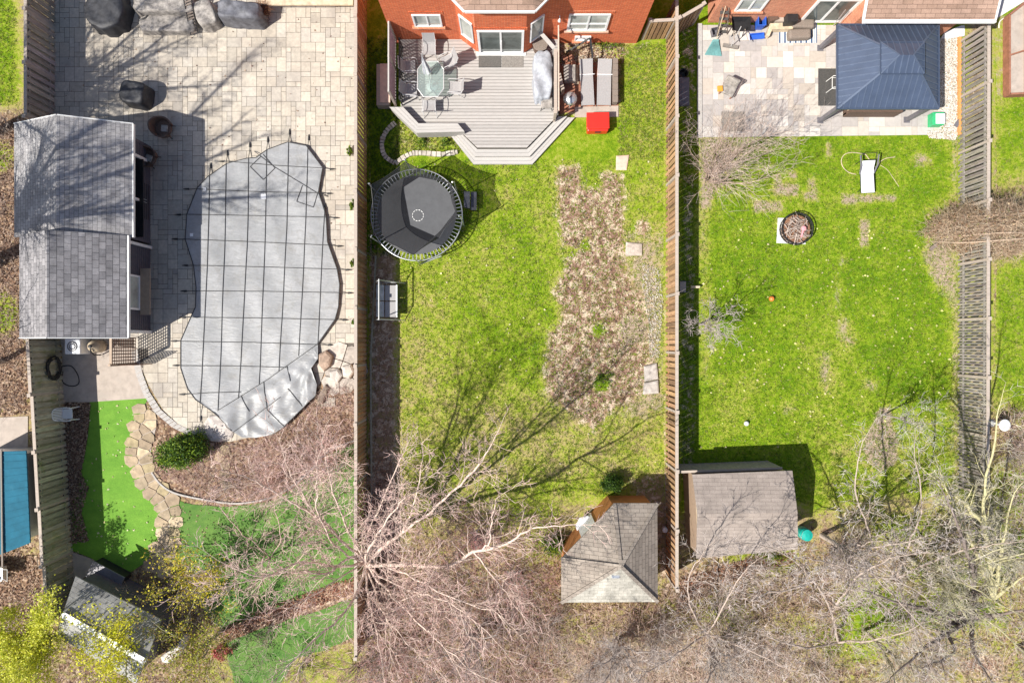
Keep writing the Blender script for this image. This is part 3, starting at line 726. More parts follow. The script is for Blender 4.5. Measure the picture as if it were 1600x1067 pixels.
# ------------------------------------------------------------ fences
def fence(p0, p1, h, m, label, grp=None, panel=2.4, base=-.01, steps=None, pw=.15, pitch=.10, both=True, capw=.13, seed=1, capm=None, tint=1.0, vr=.25):
    r = random.Random(seed)
    a = Vector((p0[0],p0[1],0)); b = Vector((p1[0],p1[1],0)); d = (b-a); L_ = d.length; d.normalize(); nrm = Vector((-d.y,d.x,0))
    t = thing('wood_fence', label, 'fence', (a.x,a.y,0), 0, grp)
    n = max(1, round(L_/panel)); pl = L_/n
    for i in range(n):
        hh = h + (steps[i] if steps and i < len(steps) else 0)
        s0, s1 = i*pl+.01, (i+1)*pl-.01
        mb = MB(); x = s0+pw/2; k = 0
        while x < s1-pw/2+.06:
            v = r.uniform(1-vr*1.1,1+vr)*tint; mb.col = (v, v*r.uniform(.93,1.02), v*r.uniform(.88,1.0))
            off = .037*(1 if k % 2 else -1) if both else .03
            c = a + d*x + nrm*off
            mb.obox((c.x, c.y, base+(hh-.10-base)/2), (pw*r.uniform(.93,1.0), .018, hh-.10-base), math.atan2(d.y,d.x))
            x += pitch; k += 1
        mb.col = (1.05*tint,)*3
        for z in (.3, hh-.3): mb.bar(tuple(a+d*s0+Vector((0,0,z))), tuple(a+d*s1+Vector((0,0,z))), .04, .09)
        mb.build('panel', m, t, world=True)
        mb = MB(); mb.bar(tuple(a+d*(i*pl+.05)+Vector((0,0,hh-.07))), tuple(a+d*((i+1)*pl-.05)+Vector((0,0,hh-.07))), capw, .04)
        mb.build('cap_rail', capm or M['cap'], t, world=True)
    for i in range(n+1):
        hh = h + (steps[min(i,len(steps)-1)] if steps else 0)
        c = a + d*(i*pl); mb = MB(); mb.obox((c.x,c.y,(hh+.02)/2), (.1,.1,hh+.02), math.atan2(d.y,d.x)); mb.obox((c.x,c.y,hh+.035), (.15,.15,.03), math.atan2(d.y,d.x))
        mb.build('post', capm or M['cap'], t, world=True)
    return t
fence((-6.53,-13.2), (-6.53,16), 2.05, M['wooddk'], 'long brown wood fence between the pool patio and the trampoline yard', seed=2)
fence((6.92,-10.4), (6.92,14.4), 1.92, M['wood'], 'long orange-brown wood fence between the two grass lawns', seed=3, pitch=.125, pw=.155, vr=.45)
fence(G(1545,775,1.95), G(1547,35,1.95), 1.95, M['woodgrey'], 'weathered grey wood fence along the right lawn and gravel strip', seed=4, pitch=.125, pw=.085, tint=.72)
fence(G(68,975,2.05), G(43,528,2.05), 2.05, M['woodgreen'], 'mossy stepped wood fence left of the artificial turf', seed=5, pitch=.13, pw=.18, steps=[-.15,-.05,0,0,.08])
fence(G(38,182,1.9), G(38,-70,1.9), 1.9, M['woodgrey'], 'grey slatted wood fence left of the covered round table', seed=6, pitch=.15, pw=.19)
fence(G(1016,32,1.8), G(1056,30,1.8), 1.8, M['wood'], 'short wood fence piece joining the red brick house corner', panel=1.3, seed=8)
fence(G(1062,28,1.9), G(1100,6,1.9), 1.9, M['wooddk'], 'short dark wood gate fence left of the right brick house', panel=1.5, seed=9)
# low timber edging
mb = MB(); mb.bar((*G(1497,60),.08), (*G(1497,212),.08), .10, .16); tag(mb.build('timber_edging', M['orangewood']), 'orange timber edging between the white gravel and the grey fence', 'edging')
mb = MB(); mb.bar((*G(588,400),.09), (*G(580,560),.09), .05, .16); mb.bar((*G(580,560),.09), (*G(582,880),.09), .05, .16); tag(mb.build('timber_edging', M['woodgreen']), 'thin weathered timber edging along the shaded leafy strip by the swing', 'edging')

# ------------------------------------------------------------ red brick house
def wallwin(par, axis, plane, u0, u1, z0, z1, mull=1, frame=.07, glass='glasslight', dirn=-1, name='window', sill=True, hl=False, off=0.0):
    """window on a wall facing -Y (axis 'x')."""
    f = MB(); y = plane; o = .05*dirn
    def bx(a,b,c,d, dep=.07): f.box(a,b,min(y,y+dep*dirn),max(y,y+dep*dirn),c,d)
    bx(u0,u1,z0,z0+frame); bx(u0,u1,z1-frame,z1); bx(u0,u0+frame,z0+frame,z1-frame); bx(u1-frame,u1,z0+frame,z1-frame)
    for k in range(mull):
        m_ = u0+(u1-u0)*(k+1)/(mull+1); bx(m_-frame*.4,m_+frame*.4,z0+frame,z1-frame,.06)
    if hl: bx(u0+frame,u1-frame,z0+(z1-z0)*.38,z0+(z1-z0)*.38+.06,.055)
    w_ = f.build(name, M['vinyl'], par, world=True)
    g_ = MB(); g_.box(u0+frame*.8,u1-frame*.8,min(y,y+.02*dirn),max(y,y+.02*dirn),z0+frame*.8,z1-frame*.8); g_.build('pane', M[glass], w_, world=True)
    if sill:
        s_ = MB(); s_.box(u0-.1,u1+.1,y-.13,y-.002,z0-.1,z0-.003); s_.build('sill', M['brick2'], w_, world=True)
    return w_
hy = G(0,62,.4)[1]; hx0, hx1 = -5.22, 5.55
house = thing('brick_house', 'bright red brick house with a bay and white sliding door above the grey deck', 'house', (0,hy,0))
mb = MB(); mb.box(hx0,-2.27,hy,hy+8,0,6); mb.box(-2.27,1.42,hy+.01,hy+8,0,6); mb.box(1.42,hx1,hy,hy+8,0,6); mb.build('wall', M['brick'], house, world=True)
mb = MB(); e = .5
A = [(hx0-e,hy-e,6),(hx1+e,hy-e,6),(hx1+e,hy+8+e,6),(hx0-e,hy+8+e,6)]; B = [(hx0+4,hy+4,8.4),(hx1-4,hy+4,8.4)]
mb.poly([A[0],A[1],B[1],B[0]]); mb.poly([A[1],A[2],B[1]]); mb.poly([A[2],A[3],B[0],B[1]]); mb.poly([A[3],A[0],B[0]]); mb.prism([(p[0],p[1]) for p in A],5.85,5.99)
mb.build('roof', M['shingle_brown'], house, world=True)
by = G(0,82,.45)[1]; bay = [(-2.27,hy),(-1.50,by),(.58,by),(1.42,hy)]
mb = MB(); mb.prism(bay+[(1.42,hy+.3),(-2.27,hy+.3)], 0, 4.75); mb.build('bay_wall', M['brick'], house, world=True)
ez = 4.9; br = [(-2.75,hy+.1),(-1.78,by-.32),(.86,by-.32),(1.85,hy+.1)]
mb = MB(); top = [(-1.5,hy+.1,5.6),(-.9,hy-.1,5.6),(.1,hy-.1,5.6),(.7,hy+.1,5.6)]
for i in range(3): mb.poly([(*br[i],ez),(*br[i+1],ez),top[i+1],top[i]])
mb.poly([(*br[0],ez),top[0],top[1],top[2],top[3],(*br[3],ez)]); mb.build('bay_roof', M['shingle_brown'], house, world=True)
mb = MB()
for i in range(3): mb.bar((*br[i],ez-.06),(*br[i+1],ez-.06),.12,.12)
mb.build('gutter', M['vinyl'], house, world=True)
mb = MB(); mb.prism([(x*.98,y+.04) for x,y in br], ez-.14, ez-.02); mb.build('soffit', M['white'], house, world=True)
wallwin(house,'x',hy,-4.1,-2.92,1.72,2.75)
wallwin(house,'x',hy,2.33,4.02,1.35,2.80,1,.08,hl=True)
wallwin(house,'x',hy,2.75,3.45,.35,.75,0,.05,'vinyl')
dw = wallwin(house,'x',by,-1.45,.5,.45,2.62,1,.10,'glass',name='sliding_door',sill=False)
mb = MB(); mb.box(-.46,-.43,by-.10,by-.071,1.35,1.75); mb.build('handle', M['vinyl'], dw, world=True)
mb = MB(); mb.box(-1.55,.6,by-.16,by-.003,.40,.49); mb.build('threshold', M['white'], dw, world=True)
def angwin(p, q, z0, z1, t0, t1):
    P, Q = Vector((*p,0)), Vector((*q,0)); d = (Q-P); n = Vector((d.y,-d.x,0)).normalized()
    a = P+d*t0+n*.03; b = P+d*t1+n*.03; f = MB()
    for z in (z0+.035, z1-.035): f.bar((a.x,a.y,z),(b.x,b.y,z),.07,.07)
    for c in (a+ (b-a).normalized()*.03, b-(b-a).normalized()*.03): f.bar((c.x,c.y,z0+.07),(c.x,c.y,z1-.07),.06,.07)
    w_ = f.build('window', M['vinyl'], house, world=True); g_ = MB(); a2=a-n*.02; b2=b-n*.02
    g_.bar((a2.x,a2.y,(z0+z1)/2),(b2.x,b2.y,(z0+z1)/2),.02,z1-z0-.05); g_.build('pane', M['glasslight'], w_, world=True)
angwin((-2.27,hy),(-1.5,by),1.2,2.95,.15,.85); angwin((.58,by),(1.42,hy),1.2,2.95,.2,.85)
mb = MB(); mb.tube((1.95,hy-.12,2.55),(1.95,hy-.0,2.6),.02); mb.lathe((1.95,hy-.14,2.38),[(.03,.2),(.07,.05),(.05,0)],10); mb.build('porch_light', M['white'], house, world=True)
mb = MB()
for (a,b,z) in ((-4.1,-2.92,2.85),(2.33,4.02,2.90),(-1.45,.5,2.72)):
    yy = by if a == -1.45 else hy
    x = a-.1
    while x < b+.1: mb.box(x,x+.065,yy-.02,yy+.02,z-.1,z+.1); x += .078
mb.build('brick_lintel', M['brick'], house, world=True)

# right brick house
rh = thing('brick_house', 'salmon brick house with a brown shingled lean-to beside the metal roofed gazebo', 'house', (14,14.2,0))
ry = G(0,36)[1]; px0 = G(1106,36)[0]; lx = 14.6
mb = MB(); mb.box(px0,19.0,ry,ry+8,0,6); mb.build('wall', M['brick2'], rh, world=True)
mb = MB(); mb.box(lx,19.0,13.55,ry-.003,0,2.95); mb.build('extension_wall', M['brick2'], rh, world=True)
mb = MB(); ex0, ex1, eY = G(1350,0,3)[0], G(1553,0,3)[0], G(0,32,3)[1]
mb.slab([(ex0,eY,3.02),(ex1,eY,3.02),(ex1,ry+.0,3.55),(ex0,ry+.0,3.55)], .06); mb.build('extension_roof', M['shingle_brown'], rh, world=True)
mb = MB(); mb.bar((ex0-.05,eY-.06,3.0),(ex1+.05,eY-.06,3.0),.12,.13); mb.bar((ex0-.03,eY,3.0),(ex0-.03,ry-.01,3.52),.05,.16); mb.bar((ex1+.03,eY,3.0),(ex1+.03,ry-.01,3.52),.05,.16); mb.build('gutter', M['vinyl'], rh, world=True)
mb = MB(); A=[(px0-e,ry-e+.1,6),(19.5,ry-e+.1,6),(19.5,ry+8.5,6),(px0-e,ry+8.5,6)]; B=[(px0+4,ry+4,8.4),(15,ry+4,8.4)]
mb.poly([A[0],A[1],B[1],B[0]]); mb.poly([A[1],A[2],B[1]]); mb.poly([A[2],A[3],B[0],B[1]]); mb.poly([A[3],A[0],B[0]]); mb.prism([(p[0],p[1]) for p in A],5.85,5.99)
mb.build('roof', M['shingle_brown'], rh, world=True)
X0 = G(1246,30)[0]; X1 = G(1302,30)[0]
wallwin(rh,'x',ry,X0,X1+.25,.12,2.15,1,.11,'glass',name='sliding_door',sill=False)
wallwin(rh,'x',ry,G(1150,5,1.4)[0],G(1192,5,1.4)[0],1.15,2.2,1,.07)
wallwin(rh,'x',13.55,16.0,17.3,1.1,2.3,1,.07)
mb = MB(); mb.prism(GP([(1468,62),(1474,52),(1500,42),(1505,42),(1505,58),(1480,62)]),0,.10); mb.build('window_well', M['white_slab'], rh, world=True)

# far right: raised timber beds
pb = thing('raised_bed', 'red-brown timber raised bed with pale soil at the far upper right', 'planter', (*G(1585,90),0))
mb = MB()
P4 = [G(1568,30),(G(1612,-5)),G(1612,150),G(1568,152)]
for a, b in zip(P4, P4[1:]+P4[:1]): mb.bar((*a,.2),(*b,.2),.08,.4)
mb.bar((*G(1568,92),.2),(*G(1612,78),.2),.06,.38); mb.bar((*G(1594,12),.2),(*G(1594,150),.2),.06,.37)
mb.build('frame', M['redwood'], pb, world=True)
mb = MB(); mb.prism([((x-P4[0][0])*1+P4[0][0],y) for x,y in P4],.0,.26); mb.build('soil', M['concrete'], pb, world=True)
mb = MB(); mb.prism(GP([(1556,30),(1566,24),(1605,0),(1605,-60),(1552,-60),(1552,20)]),-.01,.03); struct(mb.build('concrete_walk', M['white_slab']))
mb = MB(); mb.path([(*G(x,y),.03) for x,y in smoothpts([(1560,45),(1562,34),(1580,22),(1600,10)])],.02,6); tag(mb.build('garden_hose', M['white']), 'white hose curving past the red-brown raised bed', 'hose')

# ------------------------------------------------------------ pool house (two gabled volumes)
ph = thing('pool_house', 'pool house with two grey shingled gable roofs and charcoal siding beside the paved pool patio', 'pool house', (-18,4.3,0))
def gable(x0, x1, xr, y0, y1, ze, zr, m, t=.09):
    mb = MB(); mb.slab([(x0,y0,ze),(xr,y0,zr),(xr,y1,zr),(x0,y1,ze)][::-1], t); mb.slab([(xr,y0,zr),(x1,y0,ze),(x1,y1,ze),(xr,y1,zr)][::-1], t)
    return mb
gable(-20.42,-15.57,-17.95,4.27,8.92,2.5,3.6,0).build('roof', M['shingle'], ph, world=True)
gable(-20.12,-15.70,-18.07,.15,4.33,2.62,3.98,0).build('roof', M['shingle_low'], ph, world=True)
mb = MB(); mb.bar((-15.55,4.27,2.44),(-15.55,8.92,2.44),.05,.14); mb.bar((-15.68,.15,2.56),(-15.68,4.33,2.56),.05,.14)
mb.bar((-17.95,8.93,3.55),(-15.57,8.93,2.45),.04,.14); mb.bar((-17.95,8.93,3.55),(-20.42,8.93,2.45),.04,.14)
mb.bar((-18.07,.14,3.92),(-15.70,.14,2.56),.04,.14); mb.bar((-18.07,.14,3.92),(-20.12,.14,2.56),.04,.14); mb.build('fascia', M['white'], ph, world=True)
mb = MB()
for (x0,x1,y0,y1,ze,xr,zr) in ((-20.1,-16.12,4.35,8.7,2.35,-17.95,3.45),(-19.85,-16.12,.4,4.2,2.5,-18.07,3.85)):
    for y in (y0, y1-.12):
        mb._a([(x0,y,0),(x1,y,0),(x1,y,ze),(xr,y,zr),(x0,y,ze),(x0,y+.12,0),(x1,y+.12,0),(x1,y+.12,ze),(xr,y+.12,zr),(x0,y+.12,ze)],
              [(0,1,2,3,4),(9,8,7,6,5),(0,5,6,1),(1,6,7,2),(2,7,8,3),(3,8,9,4),(4,9,5,0)])
    mb.box(x0,x0+.12,y0+.12,y1-.12,0,ze)
for k in range(16): mb.obox((-16.15,2.3,.09+k*.15),(.03,3.8,.155),0,0,.10)
for k in range(7):
    mb.obox((-16.15,6.5,.09+k*.15),(.03,4.3,.155),0,0,.10)
for k in range(7,16): mb.obox((-16.15,8.35,.09+k*.15),(.03,.7,.155),0,0,.10)
mb.build('wall', M['siding'], ph, world=True)
for y0_, y1_, z0_, z1_ in ((4.12,4.24,0,2.4),(.36,.48,0,2.4),(7.9,8.02,0,2.35),(6.05,6.15,1.08,2.35)):
    mb = MB(); mb.box(-16.18,-16.06,y0_,y1_,z0_,z1_); mb.build('corner_trim', M['white'], ph, world=True)
mb = MB(); mb.box(-16.3,-15.9,4.5,7.85,1.02,1.08); mb.build('bar_counter', M['black'], ph, world=True)
mb = MB(); mb.box(-16.12,-16.04,1.35,1.43,1.1,2.1); mb.box(-16.12,-16.04,2.75,2.83,1.1,2.1); mb.box(-16.12,-16.04,1.35,2.83,1.02,1.1); mb.box(-16.12,-16.04,1.35,2.83,2.1,2.18)
wd = mb.build('window', M['vinyl'], ph, world=True); mb = MB(); mb.box(-16.11,-16.08,1.43,2.75,1.1,2.1); mb.build('pane', M['glasslight'], wd, world=True)
mb = MB(); mb.box(-16.04,-15.62,1.15,3.15,1.0,1.05); mb.build('serving_shelf', M['tan'], ph, world=True)
mb = MB(); mb.box(-20.0,-16.3,4.5,8.5,0,.03); mb.build('floor_slab', M['concrete'], ph, world=True)

def cabinet():
    t = thing('bar_fridge', 'black bar fridge standing under the pool house eave by the counter', 'fridge', (*G(225,318),0))
    mb = MB(); mb.box(-.28,.28,-.8,.8,.04,1.0); mb.build('body', M['black'], t, bevel=.02)
    mb = MB(); mb.box(.28,.31,-.78,-.01,.06,.97); mb.box(.28,.31,.01,.78,.06,.97); mb.build('door', M['blackfab'], t)
    mb = MB(); mb.tube((.34,-.06,.4),(.34,-.06,.8),.012); mb.tube((.34,.06,.4),(.34,.06,.8),.012); mb.build('handle', M['alu'], t)
cabinet()
mb = MB(); mb.obox((*G(219,352),.25),(.36,.36,.5)); mb.obox((*G(219,352),.52),(.4,.4,.04)); tag(mb.build('cooler_box', M['plastic_white'], bevel=.03), 'small white lidded box at the corner of the pool house bar', 'box')

# brown wicker armchairs by the pool house
def wicker_chair(label, loc, rz):
    t = thing('wicker_chair', label, 'chair', loc, rz)
    mb = MB(); n = 22; prof = []
    for i in range(n+1):
        a = R_(-150)+R_(300)*i/n; r = .42
        h = .62+.22*math.cos((a))**2*(1 if math.cos(a) > 0 else .1)
        prof.append((a, r, h))
    vs = []; fs = []
    for a, r, h in prof:
        for rr, z in ((r*.82,.30),(r*1.0,.30),(r*1.12,h),(r*.98,h)): vs.append((math.cos(a)*rr, math.sin(a)*rr, z))
    for i in range(n):
        for k in range(4): fs.append((i*4+k, i*4+(k+1)%4, (i+1)*4+(k+1)%4, (i+1)*4+k))
    mb._a(vs, fs); mb.build('backrest', M['brown'], t)
    mb = MB(); mb.lathe((0,0,.30),[(.36,0),(.37,.08),(.34,.11)],20); mb.build('seat', M['brown'], t)
    mb = MB(); mb.obox((-.08,0,.43),(.3,.3,.07),.2); mb.build('cushion', M['beigefab'], t, bevel=.03)
    for a in (45,135,225,315):
        mb = MB(); mb.tube((.28*math.cos(R_(a)),.28*math.sin(R_(a)),.3),(.42*math.cos(R_(a)),.42*math.sin(R_(a)),0),.018,n=6); mb.build('leg', M['black'], t)
    return t
wicker_chair('round brown wicker chair standing free in the pool house shade', (*G(262,205),0), R_(165))
wicker_chair('brown wicker chair half under the upper pool house eave', (*G(238,250),0), R_(150))

# lattice screen and pool equipment
ls = thing('lattice_screen', 'brown lattice screen with pale post beside the pool pump equipment', 'screen', (-16.75,-.3,0))
mb = MB()
for i in range(9): y = -.98+i*.14; mb.box(-16.765,-16.75,y,y+.04,.1,1.95)
for i in range(14): z = .12+i*.135; mb.box(-16.75,-16.735,-.98,.17,z,z+.04)
for i in range(6): x = -16.7+i*.13; mb.box(x,x+.04,-1.0,-.985,.1,1.5)
for i in range(11): z = .12+i*.135; mb.box(-16.73,-16.0,-1.015,-1.0,z,z+.04)
mb.build('lattice_panel', M['lattice'], ls, world=True)
mb = MB(); mb.box(-16.84,-16.74,-1.04,-.94,0,2.05); mb.box(-16.8,-16.7,-.95,.17,1.96,2.02); mb.build('post', M['tan'], ls, world=True)
hp = thing('pool_heater', 'square pale pool heater under the edge of the lower pool house roof', 'heater', (*G(131,541),0))
mb = MB(); mb.box(-.34,.34,-.34,.34,.06,.8); mb.build('housing', M['plastic_white'], hp, bevel=.04)
mb = MB(); mb.ring((0,0,.82),.2,.015); mb.ring((0,0,.82),.12,.012); mb.build('fan_grille', M['black'], hp)
st = thing('sand_filter', 'round beige pool filter tank next to the lattice screen', 'filter tank', (*G(160,541),0))
mb = MB(); mb.lathe((0,0,.05),[(.2,0),(.27,.08),(.28,.5),(.22,.68),(.1,.75),(.09,.82)],24); mb.build('tank', M['stone'], st, smooth=True)
mb = MB(); mb.path([(0,0,.85),(0,-.2,.85),(0,-.38,.6),(0,-.38,.1)],.03,8); mb.lathe((0,0,.84),[(.08,0),(.08,.08),(.02,.1)],12); mb.build('valve', M['black'], st)
mb = MB(); r2 = random.Random(5); pts = []
for i in range(170):
    a = i*.23; rr = .40+.07*math.sin(i*.31)+r2.uniform(-.02,.02); pts.append((-20.02+.03*(i%5)/5+.0004*i, G(0,574)[1]+rr*1.15*math.cos(a), .72+rr*math.sin(a)))
mb.path(pts,.022,6); mb.path([(-19.98,G(0,578)[1],.3)]+[(*G(x,y),.03) for x,y in smoothpts([(98,572),(112,572),(122,585),(124,598),(116,603),(104,601),(98,594),(99,580)])],.024,6)
tag(mb.build('coiled_hose', M['black']), 'coiled black pool hose hung on the mossy fence, one loop on the concrete pad', 'hose')

# white garden chair
def garden_chair(loc, rz):
    t = thing('garden_chair', 'white plastic garden armchair standing against the mossy fence', 'chair', loc, rz)
    mb = MB(); mb.obox((0,0,.42),(.44,.44,.03)); mb.build('seat', M['plastic_white'], t, bevel=.012)
    mb = MB()
    for i in range(7):
        y = -.2+i*.066; hh = .86-.5*abs(y)**1.6*1.6; mb.bar((-.2,y,.44),(-.36,y*1.05,hh),.042,.015,(1,0,0))
    arcp = [(-.2,-.25,.42),(-.3,-.27,.65),(-.36,-.2,.82),(-.38,0,.88),(-.36,.2,.82),(-.3,.27,.65),(-.2,.25,.42)]
    mb.path(smoothpts(arcp,4),.024,8); mb.build('backrest', M['plastic_white'], t)
    for s in (-1,1):
        mb = MB(); mb.path([(-.3,.26*s,.62),(0,.29*s,.66),(.26,.28*s,.64)],[.02,.028,.024],8); mb.build('armrest', M['plastic_white'], t)
        for x, lx_ in ((.24,.3),(-.22,-.28)):
            mb = MB(); mb.bar((x,.25*s,.64 if x > 0 else .42),(lx_,.28*s,0),.045,.045); mb.build('leg', M['plastic_white'], t)
garden_chair((*G(115,645),0), R_(2))

# draped covers
def drape(name, label, cat, cx, cy, w_, d_, h, m, rz=0, seed=0, folds=9, flare=.1, amp=.03, rnd=3.0, top=.05, grp=None, z0=0.0):
    r = random.Random(seed); n = 56; mb = MB(); vs = []; fs = []
    ph_ = [r.uniform(0,6.28) for _ in range(5)]
    levels = [(1+flare,.0),(1+flare*.7,.18),(1+flare*.4,.45),(1.02,.8),(1.0,.92),(.94,.985),(.75,1.0),(.45,1.0),(.2,1.0)]
    for li, (sc, hz) in enumerate(levels):
        for k in range(n):
            a = 2*math.pi*k/n; c_, s_ = math.cos(a), math.sin(a)
            q = (abs(c_)**rnd+abs(s_)**rnd)**(-1/rnd)
            f = 1+amp*(1-hz*.6)*(math.sin(folds*a+ph_[0]+hz*1.5)+.6*math.sin((folds*1.7//1)*a+ph_[1]))
            x = c_*q*w_/2*sc*f; y = s_*q*d_/2*sc*f
            z = h*hz+(top*(math.sin(3.2*x/w_*2+ph_[2])*math.cos(2.6*y/d_*2+ph_[3])+.5*math.sin(7*x+5*y+ph_[4])) if hz > .9 else 0)
            vs.append((x,y,max(.01,z)))
    for i in range(len(levels)-1):
        for k in range(n): fs.append((i*n+k, i*n+(k+1)%n, (i+1)*n+(k+1)%n, (i+1)*n+k))
    fs.append(tuple((len(levels)-1)*n+k for k in range(n))); mb._a(vs, fs)
    o = mb.build(name, m, smooth=True); o.location = (cx,cy,z0); o.rotation_euler = (0,0,rz)
    return tag(o, label, cat, grp)
drape('covered_table', 'large round table under a black gathered cover by the left fence', 'covered table', *G(167,16,.5), 1.7,1.8,.78, M['blackfab'], seed=1, folds=8, rnd=2.2, top=.04, amp=.045)
drape('covered_grill', 'wide grill under a charcoal fitted cover at the top of the pool patio', 'covered grill', *G(376,20,.7), 1.8,.75,1.05, M['midfab'], rz=-.06, seed=2, folds=12, rnd=5, flare=.12, top=.07)
drape('covered_heater', 'small black covered cube shaped grill alone on the sunny patio', 'covered grill', *G(214,149,.4), 1.05,.95,.85, M['blackfab'], rz=-.15, seed=3, folds=5, rnd=5, flare=.10, top=.05, amp=.02)
drape('covered_sofa', 'beige patterned covered sofa against the house wall on the pool patio', 'covered sofa', *G(258,8,.5), 2.6,.8,.75, M['beigefab'], seed=4, folds=7, rnd=6, top=.06)
drape('covered_bench', 'beige covered low bench in front of the covered sofa', 'covered bench', *G(262,38,.3), 2.35,.7,.42, M['beigefab'], seed=5, folds=9, rnd=6, top=.04)
drape('covered_chair', 'beige covered armchair between the slatted lounger and the covered grill', 'covered chair', *G(322,22,.5), .85,1.1,.7, M['beigefab'], rz=.3, seed=6, folds=6, rnd=4, top=.06)
sl = thing('folded_lounger', 'folded slatted lounger leaning upright between two beige covers', 'lounger', (*G(300,25),0))
mb = MB(); p0 = Vector((*G(306,56),.15)); p1 = Vector((*G(292,-4,.9),.9)); n_ = Vector((.9,.3,0))*.28
for s in (-1,1): mb.tube(tuple(p0+n_*s*.6), tuple(p1+n_*s*.6), .025)
mb.build('frame', M['black'], sl, world=True); mb = MB()
for i in range(13): q = p0+(p1-p0)*(i+.5)/13; mb.bar(tuple(q-n_*.6), tuple(q+n_*.6), .07, .02)
mb.build('slats', M['taupe'], sl, world=True)
mb = MB(); mb.ring((*G(217,15,.5),.4),.42,.05,24,8,0,-1.6,1.2); tag(mb.build('wheel_hoop', M['black']), 'curved black tubular armrest hoop left of the beige covered sofa', 'armrest')

# teal-roofed shed and cart at far left
bs = thing('blue_roofed_shed', 'small shed with a blue ribbed roof left of the mossy fence', 'shed', (*G(10,780),0))
mb = MB()
ra, rb, rc, rd_ = G(-60,706,2.0), G(46,703,2.0), G(47,848,2.0), G(-60,890,2.0)
mb.slab([(*rd_,2.0),(*rc,2.0),(*rb,2.2),(*ra,2.2)], .06)
mb.build('roof', M['blueroof'], bs, world=True)
mb = MB()
for i in range(14):
    t_ = (i+.5)/14; a = Vector((*ra,2.21)).lerp(Vector((*rd_,2.01)),t_); b = Vector((*rb,2.21)).lerp(Vector((*rc,2.01)),t_); mb.bar(tuple(a),tuple(b),.03,.02)
mb.build('roof_ribs', M['blueroof'], bs, world=True)
mb = MB(); mb.prism([(ra[0],ra[1]-.15),(rb[0]-.15,rb[1]-.15),(rc[0]-.15,rc[1]+.15),(rd_[0],rd_[1]+.2)],0,1.93); mb.build('wall', M['galv'], bs, world=True)
mb = MB(); mb.bar((*G(2,702,2.25),2.25),(*G(4,885,2.05),2.05),.06,.05); mb.build('ridge_cap', M['taupe'], bs, world=True)
ct = thing('patio_cart', 'grey garden cart with a dark opening below the blue roofed shed', 'cart', (*G(5,888),0))
mb = MB(); mb.box(-.6,.5,-.28,.28,.45,.5); mb.box(-.6,.5,-.28,-.25,.5,.75); mb.box(-.6,.5,.25,.28,.5,.75); mb.box(.47,.5,-.25,.25,.5,.72); mb.build('tray', M['alu'], ct)
for s in (-1,1):
    mb = MB(); mb.path([(.1,.32*s,.2-.0)]*1+[(.1,.36*s,.2)],[.2,.2],16); mb.build('wheel', M['black'], ct)
mb = MB(); mb.tube((.5,.2,.7),(.85,.26,.9),.015); mb.tube((.5,-.2,.7),(.85,-.26,.9),.015); mb.tube((.85,.26,.9),(.85,-.26,.9),.015); mb.build('handle', M['alu'], ct)

# small dark shingled shed bottom left
ss = thing('garden_shed', 'small grey shingled shed with a white ridge strip under the budding tree', 'shed', (*G(170,975),0))
q = [(118,897),(228,962),(240,1020),(218,1062),(98,1000),(97,955)]
e1, e2 = (118,900), (252,968); r1, r2_ = (98,958), (228,1032); e3, e4 = (88,992), (212,1068)
E1, E2, RR1, RR2, E3, E4 = G(*e1,2.0), G(*e2,2.0), G(*r1,2.75), G(*r2_,2.75), G(*e3,2.1), G(*e4,2.1)
mb = MB(); mb.slab([(*RR1,2.75),(*RR2,2.75),(*E2,2.0),(*E1,2.0)], .07); mb.slab([(*E3,2.1),(*E4,2.1),(*RR2,2.75),(*RR1,2.75)], .07); mb.build('roof', M['shingle_dark'], ss, world=True)
def lerp2(a,b,t): return (a[0]+(b[0]-a[0])*t, a[1]+(b[1]-a[1])*t)
mb = MB(); zz = 2.80
for a_, b_ in ((.0,.40),(.43,.66),(.68,.98)):
    a = lerp2(RR1,RR2,a_); b = lerp2(RR1,RR2,b_); mb.bar((*a,zz),(*b,zz),.24,.03)
mb.build('ridge_strip', M['plastic_white'], ss, world=True)
mb = MB(); cw = [lerp2(p,(-17.6,-12.4),.10) for p in (E1,E2,E4,E3)]; mb.prism(cw,0,1.92); mb.build('wall', M['siding'], ss, world=True)
sb = thing('storage_bin', 'grey lidded storage bin beside the small shed and the artificial turf', 'storage bin', (*G(178,893),0), R_(-28))
mb = MB(); mb.box(-.75,.75,-.35,.35,0,.62); mb.build('body', M['black'], sb, bevel=.02)
mb = MB(); mb.box(-.79,.79,-.39,.39,.625,.68); mb.build('lid', M['metalgrey'], sb, bevel=.015)
rockobj('boulder', [(256,1022),(270,1008),(284,1002),(292,988),(297,992),(292,1012),(280,1024),(268,1032),(258,1030)], 0, .4, 'jagged pale grey rock right of the small shingled shed', 'boulder', seed=4, col=(1.3,1.32,1.35))

